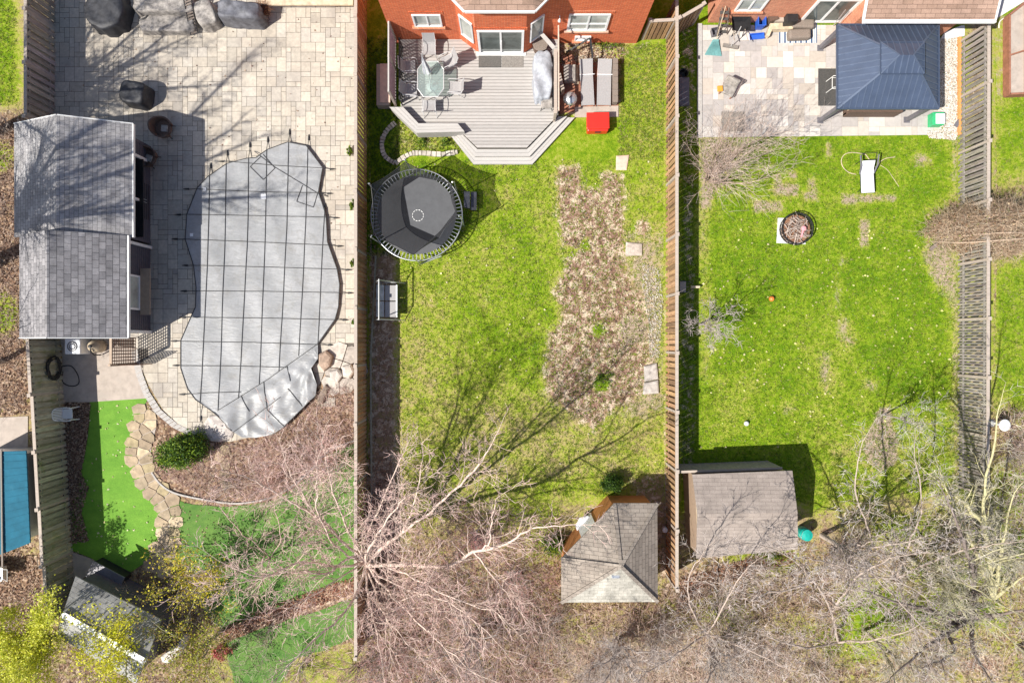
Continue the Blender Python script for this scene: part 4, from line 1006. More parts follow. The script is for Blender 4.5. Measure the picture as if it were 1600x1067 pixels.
# ------------------------------------------------------------ deck
dz = .45
DK = [(624,62),(626,168),(652,206),(722,208),(746,231),(823,231),(872,180),(872,62)]
deck = thing('wooden_deck', 'grey board deck with angled steps and built in bench behind the red brick house', 'deck', (*G(750,140),0))
DP = GP(DK, dz)
def boards(poly, pitch, z0, z1, gap=.010, seed=0):
    r = random.Random(seed); ys_ = [p[1] for p in poly]; y = min(ys_); mb = MB()
    def xr(yy):
        xs_ = []
        for i in range(len(poly)):
            a, b = poly[i], poly[(i+1)%len(poly)]
            if (a[1]-yy)*(b[1]-yy) <= 0 and abs(a[1]-b[1]) > 1e-9: xs_.append(a[0]+(b[0]-a[0])*(yy-a[1])/(b[1]-a[1]))
        return (min(xs_), max(xs_)) if len(xs_) > 1 else None
    while y < max(ys_)-.03:
        a = xr(y+gap+1e-4); b = xr(min(y+pitch-gap, max(ys_)-1e-4))
        if a and b:
            v = r.uniform(.93,1.07); x0, x1 = a; cuts = sorted(r.sample([.2,.35,.5,.65,.8],1))
            mb.col = (v,v,v)
            mb.prism([(a[0],y+gap),(a[1],y+gap),(b[1],min(y+pitch-gap,max(ys_))),(b[0],min(y+pitch-gap,max(ys_)))], z0, z1)
        y += pitch
    return mb
boards(DP, .142, dz-.035, dz).build('deck_boards', M['deck'], deck, world=True)
mb = MB(); mb.prism(DP, .02, dz-.04); mb.build('frame', M['joint'], deck, world=True)
def band(pts_in, pts_out, z, m='deckpale', name='step', drop=.16):
    mb = MB(); mb.col = (1,1,1)
    for i in range(len(pts_in)-1):
        q = [pts_in[i], pts_in[i+1], pts_out[i+1], pts_out[i]]
        # two boards per tread
        mid = [lerp2(pts_in[k],pts_out[k],.49) for k in (i,i+1)]; mid2 = [lerp2(pts_in[k],pts_out[k],.52) for k in (i,i+1)]
        v = rng.uniform(.93,1.07); mb.col = (v,v,v)
        mb.prism([pts_in[i],pts_in[i+1],mid[1],mid[0]], z-drop, z); mb.prism([mid2[0],mid2[1],pts_out[i+1],pts_out[i]], z-drop, z)
    return mb.build(name, M[m], deck, world=True)
D1 = GP([(722,208.7),(745.4,231.8),(823.5,231.8),(872.8,180.5)],.45)
S1 = GP([(713,211),(742,244.5),(827.5,244.5),(886,182)],.30)
S1b = GP([(713,211.2),(741.8,244.8),(827.7,244.8),(886.2,182.2)],.295)
S2 = GP([(705,213),(740,256.5),(832,256.5),(898,184)],.15)
S1i = [lerp2(a,b,.02) for a,b in zip(S1,S2)]
band(D1,S1,.30); band(S1i,S2,.15,drop=.14)
mb = MB(); mb.prism([G(724,209.5,.4)]+[G(746,230,.4),G(822,230,.4),G(871,180,.4)],.05,.40)
# built-in bench
bo = GP([(608,168),(650,211),(724,207.5)],.85); bi = GP([(629,167),(654,194),(715,194)],.85)
bo = [G(608,167.5,.85),G(650.5,208,.85),G(726,206,.85)]; bi = [G(630,167.5,.85),G(654,193,.85),G(715,193,.85)]
mb = MB()
for i in range(2):
    for k in range(3):
        a = [lerp2(bi[j],bo[j],k/3+.01) for j in (i,i+1)]; b = [lerp2(bi[j],bo[j],(k+1)/3-.01) for j in (i,i+1)]
        v = rng.uniform(.95,1.08); mb.col = (v,v,v); mb.prism([a[0],a[1],b[1],b[0]],.85-.04,.85)
bn = mb.build('bench_seat', M['deckpale'], deck, world=True)
mb = MB(); mb.col = (.9,.9,.9)
for i in range(2): mb.prism([lerp2(bi[i],bo[i],.15),lerp2(bi[i+1],bo[i+1],.15),lerp2(bi[i+1],bo[i+1],.95),lerp2(bi[i],bo[i],.95)],.1,.80)
mb.build('bench_base', M['deckpale'], deck, world=True)
# right railing
def railing(name, x, ya, yb, label):
    t = thing(name, label, 'railing', (x,(ya+yb)/2,dz-.0))
    mb = MB(); mb.box(x-.07,x+.07,yb,ya,1.42,1.46); mb.box(x-.03,x+.03,yb,ya,.55,.62); mb.build('rail', M['cap'], t, world=True)
    mb = MB(); y = yb+.1
    while y < ya: mb.box(x-.02,x+.02,y,y+.04,.62,1.42); y += .14
    mb.build('balusters', M['cap'], t, world=True)
    for y in (yb,(ya+yb)/2,ya-.1):
        mb = MB(); mb.box(x-.055,x+.055,y,y+.11,0,1.419); mb.build('post', M['cap'], t, world=True)
    return t
railing('deck_railing', G(868,0,1.4)[0], G(0,78,1.4)[1], G(0,178,1.4)[1], 'weathered wood railing along the right side of the grey deck')
mb = MB(); mb.bar((*G(872.5,40,2.3),2.3),(*G(873,172,1.6),1.6),.05,.05); mb.bar((*G(873,172),0),(*G(873,172,1.6),1.6),.06,.06); mb.bar((*G(873,60),0),(*G(872.5,42,2.3),2.3),.06,.06)
tag(mb.build('trellis_pole', M['pinkstone']), 'thin pale pole frame rising above the right deck railing', 'pole frame')
mb = MB(); a = Vector((*G(843,50,1.5),1.5)); b = Vector((*G(866,76,1.45),1.45)); mb.bar(tuple(a),tuple(b),.16,.05); mb.bar((a.x,a.y,.45),tuple(a),.09,.09); mb.bar((b.x,b.y,.45),tuple(b),.09,.09)
tag(mb.build('grill_shelf', M['deckpale']), 'pale narrow shelf board between the brick bay and the deck railing', 'shelf')
# left lattice screen
lx0 = -5.12; ly0, ly1 = G(0,166,dz)[1], hy-.03
ls = thing('lattice_screen', 'mauve lattice privacy screen on the left edge of the grey deck', 'screen', (lx0,(ly0+ly1)/2,dz))
mb = MB(); zt = 2.15; n_ = int((ly1-ly0)/.13)
W_ = ly1-ly0; Hh = zt-.65
for s in (1,-1):
    k = -Hh
    while k < W_:
        y0_, y1_ = k, k+Hh
        za, zb = 0, Hh
        if y0_ < 0: za = -y0_; y0_ = 0
        if y1_ > W_: zb = Hh-(y1_-W_); y1_ = W_
        if y1_ > y0_:
            if s == 1: pa, pb = (lx0+.008, ly0+y0_, .6+za), (lx0+.008, ly0+y1_, .6+zb)
            else: pa, pb = (lx0-.008, ly1-y0_, .6+za), (lx0-.008, ly1-y1_, .6+zb)
            mb.bar(pa, pb, .012, .04)
        k += .13
mb.build('lattice_panel', M['latticepink'], ls, world=True)
mb = MB(); mb.box(lx0-.035,lx0+.025,ly0,ly1,zt,zt+.045); mb.box(lx0-.03,lx0+.03,ly0,ly1,.52,.6); mb.build('rail', M['deckpale'], ls, world=True)
for y in (ly0,(ly0+ly1)/2,ly1-.1):
    mb = MB(); mb.box(lx0-.05,lx0+.05,y,y+.1,.45,zt-.002); mb.build('post', M['cap'], ls, world=True)
mb = MB(); x_ = G(626,0,1.0)[0]
mb.box(x_-.035,x_+.035,ly0,ly1-.3,1.3,1.34)
for k in range(15): y = ly0+k*.18; mb.box(x_-.02,x_+.02,y,y+.05,.45,1.3)
tag(mb.build('metal_railing', M['black']), 'low black metal railing just inside the mauve lattice screen', 'railing')
# outside storage bench
so_ = thing('storage_box', 'weathered garden box with a beige lid left of the mauve lattice screen', 'storage box', (*G(600,133),0))
x0,y0 = G(588,164,.55); x1,y1 = G(606,100,.55)
mb = MB(); mb.box(x0,x1+.05,y0,y1,0,.5); mb.build('body', M['cap'], so_, world=True)
mb = MB(); mb.box(x0+.16,x1+.1,y0+.1,y1,.51,.56); mb.build('lid', M['pinkstone'], so_, world=True)

# deck furniture
mb = MB(); a = G(748,106,dz); b = G(783,84,dz); mb.box(a[0],b[0],a[1],b[1],dz,dz+.015)
t = thing('doormat', 'dark grey ribbed doormat left of the plain mat at the sliding door', 'doormat', (a[0],a[1],dz)); mb.build('base', M['mat'], t, world=True)
mb = MB()
k = a[0]+.04
while k < b[0]-.04: mb.box(k,k+.018,a[1]+.03,b[1]-.03,dz+.015,dz+.024); k += .045
mb.build('ribs', M['rug'], t, world=True)
mb = MB(); a = G(784,106,dz); b = G(818,84,dz); mb.box(a[0],b[0],a[1],b[1],dz,dz+.012); tag(mb.build('doormat', M['rug']), 'plain grey mat directly right of the ribbed doormat', 'doormat')
drape('covered_sofa', 'long object under a pale grey cover beside the right deck railing', 'covered sofa', *G(848,118,.9), .80,2.05,.62, M['greyfab'], seed=9, folds=9, rnd=4, top=.07, amp=.04, z0=dz)
def stool(label, loc, m, w_=.5, h=.5, n=8, rz=0):
    t = thing('side_table', label, 'side table', loc, rz)
    mb = MB(); mb.lathe((0,0,0),[(w_*.46,0),(w_*.5,.05),(w_*.5,h-.05),(w_*.46,h-.03)],n); mb.build('base', m, t)
    mb = MB(); mb.lathe((0,0,h-.025),[(w_*.52,0),(w_*.54,.015),(w_*.52,.03)],n); 
    for k in range(-4,5): mb.box(-w_*.35,w_*.35,k*.045-.012,k*.045+.012,h+.006,h+.016)
    mb.build('top', M['stone'] if False else M['taupe'], t)
stool('dark octagonal wicker table against the brick bay', (*G(844,72,.7),dz), M['brown'], .66, .5)
t = thing('footstool', 'small taupe fabric footstool at the lower end of the pale grey cover', 'footstool', (*G(854,162,.7),dz))
mb = MB(); mb.obox((0,0,.33),(.5,.46,.10)); mb.build('seat', M['beigefab'], t, bevel=.03)
for sx in (-1,1):
    for sy in (-1,1):
        mb = MB(); mb.tube((.2*sx,.18*sy,.3),(.25*sx,.24*sy,0),.015,n=6); mb.build('leg', M['black'], t)
# glass table with folded striped umbrella
tx, ty = G(673,124,1.15)
tb = thing('patio_table', 'octagonal glass topped patio table with pale frame on the deck', 'table', (tx,ty,dz))
a_, b_ = .56, .76; oc = [(a_,-b_*.55),(a_,b_*.55),(a_*.55,b_),(-a_*.55,b_),(-a_,b_*.55),(-a_,-b_*.55),(-a_*.55,-b_),(a_*.55,-b_)]
mb = MB(); mb.prism(oc,.715,.725); mb.build('glass_top', M['glasstop'], tb)
mb = MB(); mb.path([(x,y,.715) for x,y in oc],.022,8,closed=True); mb.build('rim', M['alu'], tb)
for x,y in ((.42,.5),(-.42,.5),(.42,-.5),(-.42,-.5)):
    mb = MB(); mb.path([(x,y,.70),(x*1.1,y*1.1,.4),(x*1.15,y*1.15,0)],.02,8); mb.build('leg', M['alu'], tb)
um = thing('patio_umbrella', 'folded grey and white striped patio umbrella leaning over the glass table', 'umbrella', (tx,ty,dz))
ba = Vector((tx-.02,ty-.05,dz)); tp = Vector((*G(658,84,2.6),2.6)); ax = (tp-ba)
mb = MB(); mb.tube(tuple(ba), tuple(tp), .02); mb.build('pole', M['alu'], um, world=True)
mb = MB(); mb.lathe(tuple(ba),[(.25,0),(.25,.04),(.06,.07),(.04,.3)],20); mb.build('base', M['alu'], um, world=True)
n_ = 16; vs=[]; c0 = ba+ax*.50; c1 = ba+ax*.97; aN = ax.normalized(); u_ = aN.cross(Vector((0,1,0))).normalized(); v_ = aN.cross(u_)
for parity, mm, nm in ((0,'plastic_white','canopy_fold'),(1,'greyfab','canopy_fold')):
    mb = MB()
    for k in range(8):
        if k % 2 != parity: continue
        an = 2*math.pi*k/8; o1 = u_*math.cos(an)+v_*math.sin(an); o2 = u_*math.cos(an+.6)+v_*math.sin(an+.6)
        mb.poly([c1, c0+o1*.19, c0+o1*.08-aN*.05+o2*.12, c0+o2*.19]); mb.poly([c1+o1*.015, c0+o1*.17+aN*.05, c0+(o1+o2)*.085])
    mb.build(nm, M[mm], um, world=True)
def sling_chair():
    t = thing('sling_chair', 'grey sling chair', 'chair', (0,0,0), 0, 'sling chairs around the glass table')
    mb = MB(); pr = [(.26,.42),(.1,.40),(-.18,.42),(-.26,.50),(-.36,.80),(-.42,1.0)]
    for a, b in zip(pr[:3], pr[1:3]): mb.bar((a[0],0,a[1]),(b[0],0,b[1]),.48,.012,(0,0,1))
    mb.build('seat', M['slinglight'], t)
    mb = MB()
    for a, b in zip(pr[2:], pr[3:]): mb.bar((a[0],0,a[1]),(b[0],0,b[1]),.48,.012,(1,0,0))
    mb.build('backrest', M['slinglight'], t)
    for s in (-1,1):
        mb = MB(); mb.path([(x,.255*s,z) for x,z in smoothpts(pr,3)],.016,6); mb.build('frame', M['alu'], t)
        mb = MB(); mb.path([(q[0],.28*s,q[1]) for q in smoothpts([(-.33,.62),(-.1,.68),(.15,.67),(.28,.62),(.32,.45),(.3,.0)],4)],.017,6); mb.build('armrest', M['alu'], t)
        mb = MB(); mb.path([(-.12,.27*s,.42),(-.3,.28*s,.2),(-.38,.28*s,0)],.015,6); mb.build('leg', M['alu'], t)
    return t
ch = sling_chair()
spots = [((671,76),-90,'grey sling chair at the brick wall end of the glass table'),((700,96),-158,'grey sling chair at the upper right corner of the glass table'),
         ((711,137),176,'grey sling chair right of the glass table nearest the open deck'),((671,166),90,'grey sling chair at the bench end of the glass table'),
         ((640,104),3,'grey sling chair squeezed between lattice screen and glass table near the wall'),((642,141),-3,'grey sling chair squeezed between lattice screen and glass table near the bench')]
for i, (p, a, lb) in enumerate(spots):
    loc = (*G(*p,.9), dz)
    if i == 0: ch.location = loc; ch.rotation_euler = (0,0,R_(a)); ch['label'] = lb
    else: dup(ch, loc, R_(a), lb)

def tub(name, label, cat, x, y, w_, d_, h, m, rz=0, lid=None):
    t = thing(name, label, cat, (x,y,0), rz); mb = MB(); a, b = w_/2, d_/2; k = .88
    mb._a([(-a*k,-b*k,0),(a*k,-b*k,0),(a*k,b*k,0),(-a*k,b*k,0),(-a,-b,h),(a,-b,h),(a,b,h),(-a,b,h),(-a*.9,-b*.9,h),(a*.9,-b*.9,h),(a*.9,b*.9,h),(-a*.9,b*.9,h),(-a*.8,-b*.8,.04),(a*.8,-b*.8,.04),(a*.8,b*.8,.04),(-a*.8,b*.8,.04)],
          [(0,3,2,1)]+[(i,(i+1)%4,4+(i+1)%4,4+i) for i in range(4)]+[(4+i,4+(i+1)%4,8+(i+1)%4,8+i) for i in range(4)]+[(8+i,8+(i+1)%4,12+(i+1)%4,12+i) for i in range(4)]+[(12,13,14,15)])
    mb.build('body', M[m], t)
    mb = MB(); mb.path([(-a,-b,h),(a,-b,h),(a,b,h),(-a,b,h)],.02,6,closed=True); mb.build('rim', M[m], t)
    if lid: mb = MB(); mb.box(-a*.95,a*.95,-b*.95,b*.95,h+.01,h+.035); mb.box(-a*.6,a*.6,-b*.7,b*.7,h+.035,h+.055); mb.build('lid', M[lid], t)
    return t
# clutter right of the railing
mb = MB(); mb.prism(GP([(898,168),(966,166),(966,183),(898,184)]),-.01,.035); struct(mb.build('patio_slab', M['concrete']))
mb = MB(); mb.prism(GP([(874,100),(966,96),(966,166),(874,178)]),-.01,.02); struct(mb.build('brick_pad', M['redwood']))
def folded(label, cx, cy, w_, l, m, rz=0):
    t = thing('folding_lounger', label, 'lounger', (*G(cx,cy,.3),0), rz, None)
    mb = MB(); mb.obox((0,-l*.14,.30),(w_,l*.70,.035)); mb.build('seat', m, t)
    mb = MB(); mb.bar((0,l*.22,.31),(0,l*.52,.50),w_,.03); mb.build('backrest', m, t)
    for s in (-1,1):
        mb = MB(); mb.path([(s*(w_/2+.02),-l*.5,.30),(s*(w_/2+.02),l*.22,.30),(s*(w_/2+.02),l*.52,.5)],.016,6); mb.build('frame', M['alu'], t)
        for yy in (-.42,.18): mb = MB(); mb.tube((s*(w_/2+.02),yy*l,.3),(s*(w_/2+.04),(yy-.06)*l,0),.014,n=6); mb.build('leg', M['black'], t)
    mb = MB(); mb.bar((-w_/2-.05,l*.2,.34),(w_/2+.1,l*.2,.34),.03,.03); mb.build('crossbar', M['plastic_white'], t)
folded('grey folding lounger nearer the railing, crossed by a dark strap shadow', 917,131,.50,1.95,M['slinglight'],R_(3))
folded('grey folding lounger at the lawn side of the paved clutter corner', 944,131,.54,1.95,M['slinglight'],R_(-1))
mb = MB(); mb.obox((*G(959,132),.25),(.22,1.9,.5)); 
for k in range(7): mb.bar((*G(958,100+k*10,.5),.52),(*G(965,100+k*10,.5),.52),.03,.03)
tag(mb.build('slatted_crate', M['taupe']), 'dark narrow slatted crate along the right side of the folding loungers', 'crate')
kg = thing('kettle_grill', 'round kettle grill with dark lid near the deck steps', 'grill', (*G(889,163),0))
mb = MB(); mb.lathe((0,0,.45),[(.1,0),(.24,.08),(.30,.22)],24); mb.build('bowl', M['black'], kg, smooth=True)
mb = MB(); mb.lathe((0,0,.67),[(.30,0),(.28,.09),(.2,.17),(.08,.21),(.01,.22)],24); mb.build('lid', M['galv'], kg, smooth=True)
mb = MB(); mb.path([(-.06,-.07,.87),(-.04,0,.93),(.06,.06,.87)],.014,6); mb.build('handle', M['black'], kg)
for a in (30,150,270): mb = MB(); mb.tube((.15*math.cos(R_(a)),.15*math.sin(R_(a)),.5),(.28*math.cos(R_(a)),.28*math.sin(R_(a)),0),.012,n=6); mb.build('leg', M['alu'], kg)
tub('storage_tub','square taupe lidded tub between the deck railing and a plank','tub',*G(889,120),.48,.72,.4,'beigefab',0,'beigefab')
mb = MB(); mb.obox((*G(900,118),.06),(.20,.85,.05)); tag(mb.build('plank', M['stone']), 'short pale plank lying beside the taupe tub', 'plank')
mb = MB(); mb.obox((*G(876,132,.3),.3),(.14,.75,.6),R_(14)); tag(mb.build('leaning_board', M['cap']), 'narrow grey board leaning on the outer side of the deck railing', 'board')
bk = thing('garden_stand', 'black metal angled garden stand under the kitchen window', 'stand', (*G(915,75),0))
mb = MB(); mb.bar((*G(922,60,1.0),1.0),(*G(926,90,.7),.7),.08,.05); mb.bar((*G(922,60,1.0),1.0),(*G(885,82,.4),.4),.07,.04); mb.build('arms', M['black'], bk, world=True)
mb = MB(); mb.tube((*G(921,66),0),(*G(922,60,1.0),1.0),.025); mb.tube((*G(925,92),0),(*G(926,90,.7),.7),.025); mb.tube((*G(885,84),0),(*G(885,82,.4),.4),.02); mb.build('legs', M['black'], bk, world=True)
for i, (x, y, q) in enumerate([(883,95,'nearest wall and railing'),(892,93,'nearest wall and stand'),(886,103,'lower one by the railing'),(895,102,'lower one by the plank')]):
    mb = MB(); mb.lathe((*G(x,y),0),[(.07,0),(.11,.2),(.12,.22),(.09,.215)],12); 
    tag(mb.build('plant_pot', M['redwood']), 'small terracotta pot below the brick wall, '+q, 'pot', 'terracotta pots beside the deck railing')
rb_ = thing('toy_box', 'bright red plastic lidded bin beside the deck steps', 'bin', (*G(932,197),0), R_(1))
mb = MB(); mb.box(-.46,.46,-.38,.38,0,.5); mb.build('body', M['red'], rb_, bevel=.05)
mb = MB(); mb.box(-.50,.50,-.30,.42,.505,.58); mb.build('lid', M['red'], rb_, bevel=.03)
mb = MB(); mb.box(-.12,.12,-.42,-.385,.34,.42); mb.build('handle', M['black'], rb_)
rockobj('stepping_slab', [(963,244),(983,243),(979,266),(962,266)], -.01, .06, 'flat pink stone slab on the lawn above the dug garden plot', 'stone slab', M['pinkstone'], 3)
rockobj('stepping_slab', [(978,378),(1003,381),(1003,399),(977,400)], -.01, .10, 'cracked whitish stone slab at the right edge of the dug garden plot', 'stone slab', M['rock'], 5, (1.0,.93,.88))
rockobj('stepping_slab', [(1006,572),(1026,567),(1028,592),(1007,596)], -.01, .14, 'grey stone block nearer the house of the pair beside the plot and fence', 'stone block', M['rock'], 6, (.92,.92,.93))
rockobj('stepping_slab', [(1006,598),(1028,593),(1029,614),(1004,616)], -.01, .15, 'grey stone block farther from the house of the pair beside the plot and fence', 'stone block', M['rock'], 8, (.95,.95,.95))

# ------------------------------------------------------------ trampoline
trx, try_ = G(651,336,.9)
tr = thing('trampoline', 'round black trampoline with a sagging safety net and silver rim on the left lawn', 'trampoline', (trx,try_,0))
Rr = 1.98
mb = MB(); mb.ring((0,0,.9),Rr,.024,72,8); mb.build('rim', M['galv'], tr, smooth=True)
mb = MB(); mb.lathe((0,0,.875),[(Rr*.86,0),(Rr*.86,.012),(.01,.013)],48); M['matfab'] = mat('trampoline_mat', (.085,.088,.095), .12, 4, .7, .1)
mb.build('jumping_mat', M['matfab'], tr)
mb = MB()
for k in range(72):
    a = 2*math.pi*k/72; mb.bar((Rr*.86*math.cos(a),Rr*.86*math.sin(a),.885),(Rr*.985*math.cos(a),Rr*.985*math.sin(a),.9),.03,.02)
mb.build('springs', M['galv'], tr)
mb = MB()
for k in range(12):
    a = 2*math.pi*k/12+.1; mb.ring((.06,-.02,.896),.24,.016,3,5,0,a,a+.33)
mb.build('target_ring', M['white'], tr)
angs = [148, 97, 40, -12, -50, -92, -152]
angs = [150, 98, 32, -10, -88, -145]
tops = []
for k, a in enumerate(angs):
    a = R_(a); c_, s_ = math.cos(a), math.sin(a); mb = MB()
    mb.path([(Rr*1.03*c_,Rr*1.03*s_,.05),(Rr*1.03*c_,Rr*1.03*s_,1.2),(Rr*1.04*c_,Rr*1.04*s_,2.35),(Rr*1.0*c_,Rr*1.0*s_,2.5)],.026,8); mb.build('net_pole', M['galv'], tr)
    tops.append((Rr*.97*c_,Rr*.97*s_,2.42))
    mb = MB(); mb.path([(Rr*c_,Rr*s_,.85),(Rr*1.02*c_,Rr*1.02*s_,.04),(Rr*.98*math.cos(a+.5),Rr*.98*math.sin(a+.5),.04),(Rr*math.cos(a+.5),Rr*math.sin(a+.5),.85)],.025,6); mb.build('leg', M['galv'], tr)
mb = MB(); n_ = len(angs); vs = []; fs = []; seg = 8; lev = 6
NB = GP([(630,293),(655,277),(700,286),(711,330),(686,372),(641,352)],.9)
for k in range(n_):
    p, q = Vector(tops[k]), Vector(tops[(k+1)%n_])
    for j in range(seg):
        t_ = j/seg; T_ = p.lerp(q, t_); T_.z -= .22*4*t_*(1-t_)
        aa = math.atan2(T_.y,T_.x); b0, b1 = NB[k], NB[(k+1)%n_]
        B_ = Vector((b0[0]+(b1[0]-b0[0])*t_-trx, b0[1]+(b1[1]-b0[1])*t_-try_, .905))
        for l in range(lev+1):
            u_ = l/lev; P_ = B_.lerp(T_, u_); s2 = 1-.03*math.sin(math.pi*u_)*(1+.5*math.sin(9*aa)); vs.append((P_.x*s2,P_.y*s2,P_.z))
m_ = n_*seg
for k in range(m_):
    for l in range(lev): fs.append((k*(lev+1)+l, ((k+1)%m_)*(lev+1)+l, ((k+1)%m_)*(lev+1)+l+1, k*(lev+1)+l+1))
mb._a(vs, fs); mb.build('safety_net', M['net'], tr, smooth=True)
mb = MB(); mb.path([vs[k*(lev+1)+lev] for k in range(m_)],.014,5,closed=True); mb.build('net_hem', M['black'], tr)
ld = thing('trampoline_ladder', 'black two step ladder pad on the right side of the trampoline', 'ladder', (*G(735,314,.4),0))
mb = MB(); mb.obox((-.14,0,.62),(.26,.72,.03),0,0,.15); mb.obox((.14,0,.38),(.26,.80,.03),0,0,.15); mb.build('step', M['midfab'], ld)
mb = MB(); mb.tube((-.35,.36,.9),(.3,.40,0),.02); mb.tube((-.35,-.36,.9),(.3,-.40,0),.02); mb.build('side_rail', M['black'], ld)

# ------------------------------------------------------------ porch swing
sw = thing('porch_swing', 'grey two seat garden swing under a pale frame left of the lawn', 'swing', (*G(605,470),0))
sx0 = G(592,470,1.65)[0]; sy1 = G(0,436,1.65)[1]; sy0 = G(0,500,1.65)[1]
mb = MB(); mb.tube((sx0,sy0,1.65),(sx0,sy1,1.65),.028); mb.build('top_bar', M['alu'], sw, world=True)
for y in (sy0+.04, sy1-.04):
    mb = MB(); mb.path([(sx0-.55,y,0),(sx0,y,1.65)],.02,8); mb.path([(sx0,y,1.65),(sx0+.85,y,0)],.02,8); mb.path([(sx0-.40,y,.45),(sx0+.62,y,.45)],.014,8); mb.build('side_frame', M['alu'], sw, world=True)
sm = (sy0+sy1)/2
for s in (-1,1):
    yy = sm+s*.36
    mb = MB(); mb.obox((sx0+.28,yy,.46),(.50,.68,.07),0,0,-.05); mb.build('seat', M['slinglight'], sw, world=True, bevel=.02)
    mb = MB(); mb.obox((sx0-.12,yy,.74),(.46,.68,.06),0,0,math.radians(58)); mb.build('backrest', M['greyfab'], sw, world=True, bevel=.02)
mb = MB(); 
for y in (sm-.75,sm+.75): mb.tube((sx0,y,1.65),(sx0+.45,y,.5),.008,n=5); mb.tube((sx0,y,1.65),(sx0-.1,y,.55),.008,n=5)
mb.build('hangers', M['black'], sw, world=True)
mb = MB(); mb.obox((sx0+.555,sm,.47),(.06,1.42,.09)); mb.build('front_slat', M['plastic_white'], sw, world=True)

# ------------------------------------------------------------ corner shed (middle yard)
cs = thing('corner_shed', 'five sided cedar shed with a hipped taupe shingle roof in the yard corner', 'shed', (*G(960,870),0))
ez = 2.1; az = 3.2
rp = [G(960,786,ez),G(1027,786,ez),G(1028,940,ez),G(877,941,ez),G(877,872,ez)]; ap = (*G(970,884,az),az)
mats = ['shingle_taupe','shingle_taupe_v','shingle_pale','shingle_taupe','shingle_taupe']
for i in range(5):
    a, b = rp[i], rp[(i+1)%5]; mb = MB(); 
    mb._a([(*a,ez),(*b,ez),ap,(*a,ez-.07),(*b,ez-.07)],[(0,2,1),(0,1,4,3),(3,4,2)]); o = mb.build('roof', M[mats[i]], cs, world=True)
mb = MB()
for i in range(5): mb.bar((*rp[i],ez+.03),(ap[0],ap[1],az+.03),.14,.03)
mb.build('hip_cap', M['shingle_taupe'], cs, world=True)
c_ = (sum(p[0] for p in rp)/5, sum(p[1] for p in rp)/5)
mb = MB(); mb.prism([lerp2(p,c_,.07) for p in rp],0,ez-.09); mb.build('wall', M['cedar'], cs, world=True)
mb = MB(); wr = [lerp2(p,c_,.07) for p in rp]; a, b = wr[4], wr[0]; d_ = Vector((b[0]-a[0],b[1]-a[1],0)); nn = Vector((d_.y,-d_.x,0)).normalized()*-1
p1_ = Vector((*a,0))+d_*.36+nn*.02; p2_ = Vector((*a,0))+d_*.64+nn*.02; mb.bar((p1_.x,p1_.y,1.0),(p2_.x,p2_.y,1.0),.04,1.85); mb.build('door', M['white'], cs, world=True)
mb = MB(); mb.obox((*G(962,899,2.95),2.90),(.32,.24,.05),0,.2); mb.build('roof_vent', M['galv'], cs, world=True)
rd = thing('round_planter', 'octagonal white plastic table top leaning at the door of the cedar shed', 'table', (*G(915,818),0), R_(40))
mb = MB(); mb.lathe((0,0,.45),[(.48,0),(.5,.02),(.48,.05)],8); mb.build('top', M['plastic_white'], rd)
mb = MB(); mb.lathe((0,0,0),[(.25,0),(.08,.1),(.08,.45)],10); mb.build('pedestal', M['plastic_white'], rd)
rd.name = 'garden_table'; rd['label'] = 'octagonal white plastic table on the grass by the cedar shed door'
mb = MB(); mb.lathe((*G(1037,825),0),[(.1,0),(.12,.3),(.02,.31)],12); tag(mb.build('small_bucket', M['plastic_white']), 'small white bucket between the corner shed and the orange-brown fence', 'bucket')
mb = MB(); mb.path([(*G(x,y),z) for x,y,z in ((1003,786,2.1),(1006,778,2.2),(1012,772,2.1),(1018,769,1.9))],[.02,.03,.035,.03],6); tag(mb.build('dead_branch', M['stone']), 'bent pale branch sticking up behind the corner shed roof', 'branch')

# ------------------------------------------------------------ right yard
gz = thing('gazebo', 'slate blue metal roofed gazebo with slanting hip ribs on the slab patio', 'gazebo', (15.6,11.4,0))
gx0,gx1,gy0,gy1 = 13.47,17.68,9.63,13.12; ge = 2.2
cx0,cx1,cy0,cy1 = 14.95,16.45,10.88,11.90; cz = 2.98
mb = MB()
q0 = [(gx0,gy0,ge),(gx1,gy0,ge),(gx1,gy1,ge),(gx0,gy1,ge)]; mx_ = (gx0+gx1)/2; my_=(gy0+gy1)/2
q1 = [(cx0,cy0,cz-.02),(cx1,cy0,cz-.02),(cx1,cy1,cz-.02),(cx0,cy1,cz-.02)]
for i in range(4): mb.poly([q0[i],q0[(i+1)%4],q1[(i+1)%4],q1[i]])
for i in range(4): mb.bar(q0[i],q0[(i+1)%4],.05,.10)
mb.build('roof', M['metalroof'], gz, world=True)
mb = MB(); e_ = .12; u0 = [(cx0-e_,cy0-e_,cz+.06),(cx1+e_,cy0-e_,cz+.06),(cx1+e_,cy1+e_,cz+.06),(cx0-e_,cy1+e_,cz+.06)]; r0_, r1_ = (15.42,11.39,3.33), (15.98,11.39,3.33)
mb.poly([u0[0],u0[1],r1_,r0_]); mb.poly([u0[1],u0[2],r1_]); mb.poly([u0[2],u0[3],r0_,r1_]); mb.poly([u0[3],u0[0],r0_])
for i in range(4): mb.bar(u0[i],u0[(i+1)%4],.03,.06)
mb.build('vent_cap', M['metalroof'], gz, world=True)
mb = MB()
def ribs(a, b, c, d, k):
    for i in range(1, k):
        t_ = i/k; p = Vector(a).lerp(Vector(b), t_); q = Vector(d).lerp(Vector(c), t_)
        mb.bar(tuple(p+Vector((0,0,.012))), tuple(q+Vector((0,0,.012))), .035, .03)
ga = q0; 
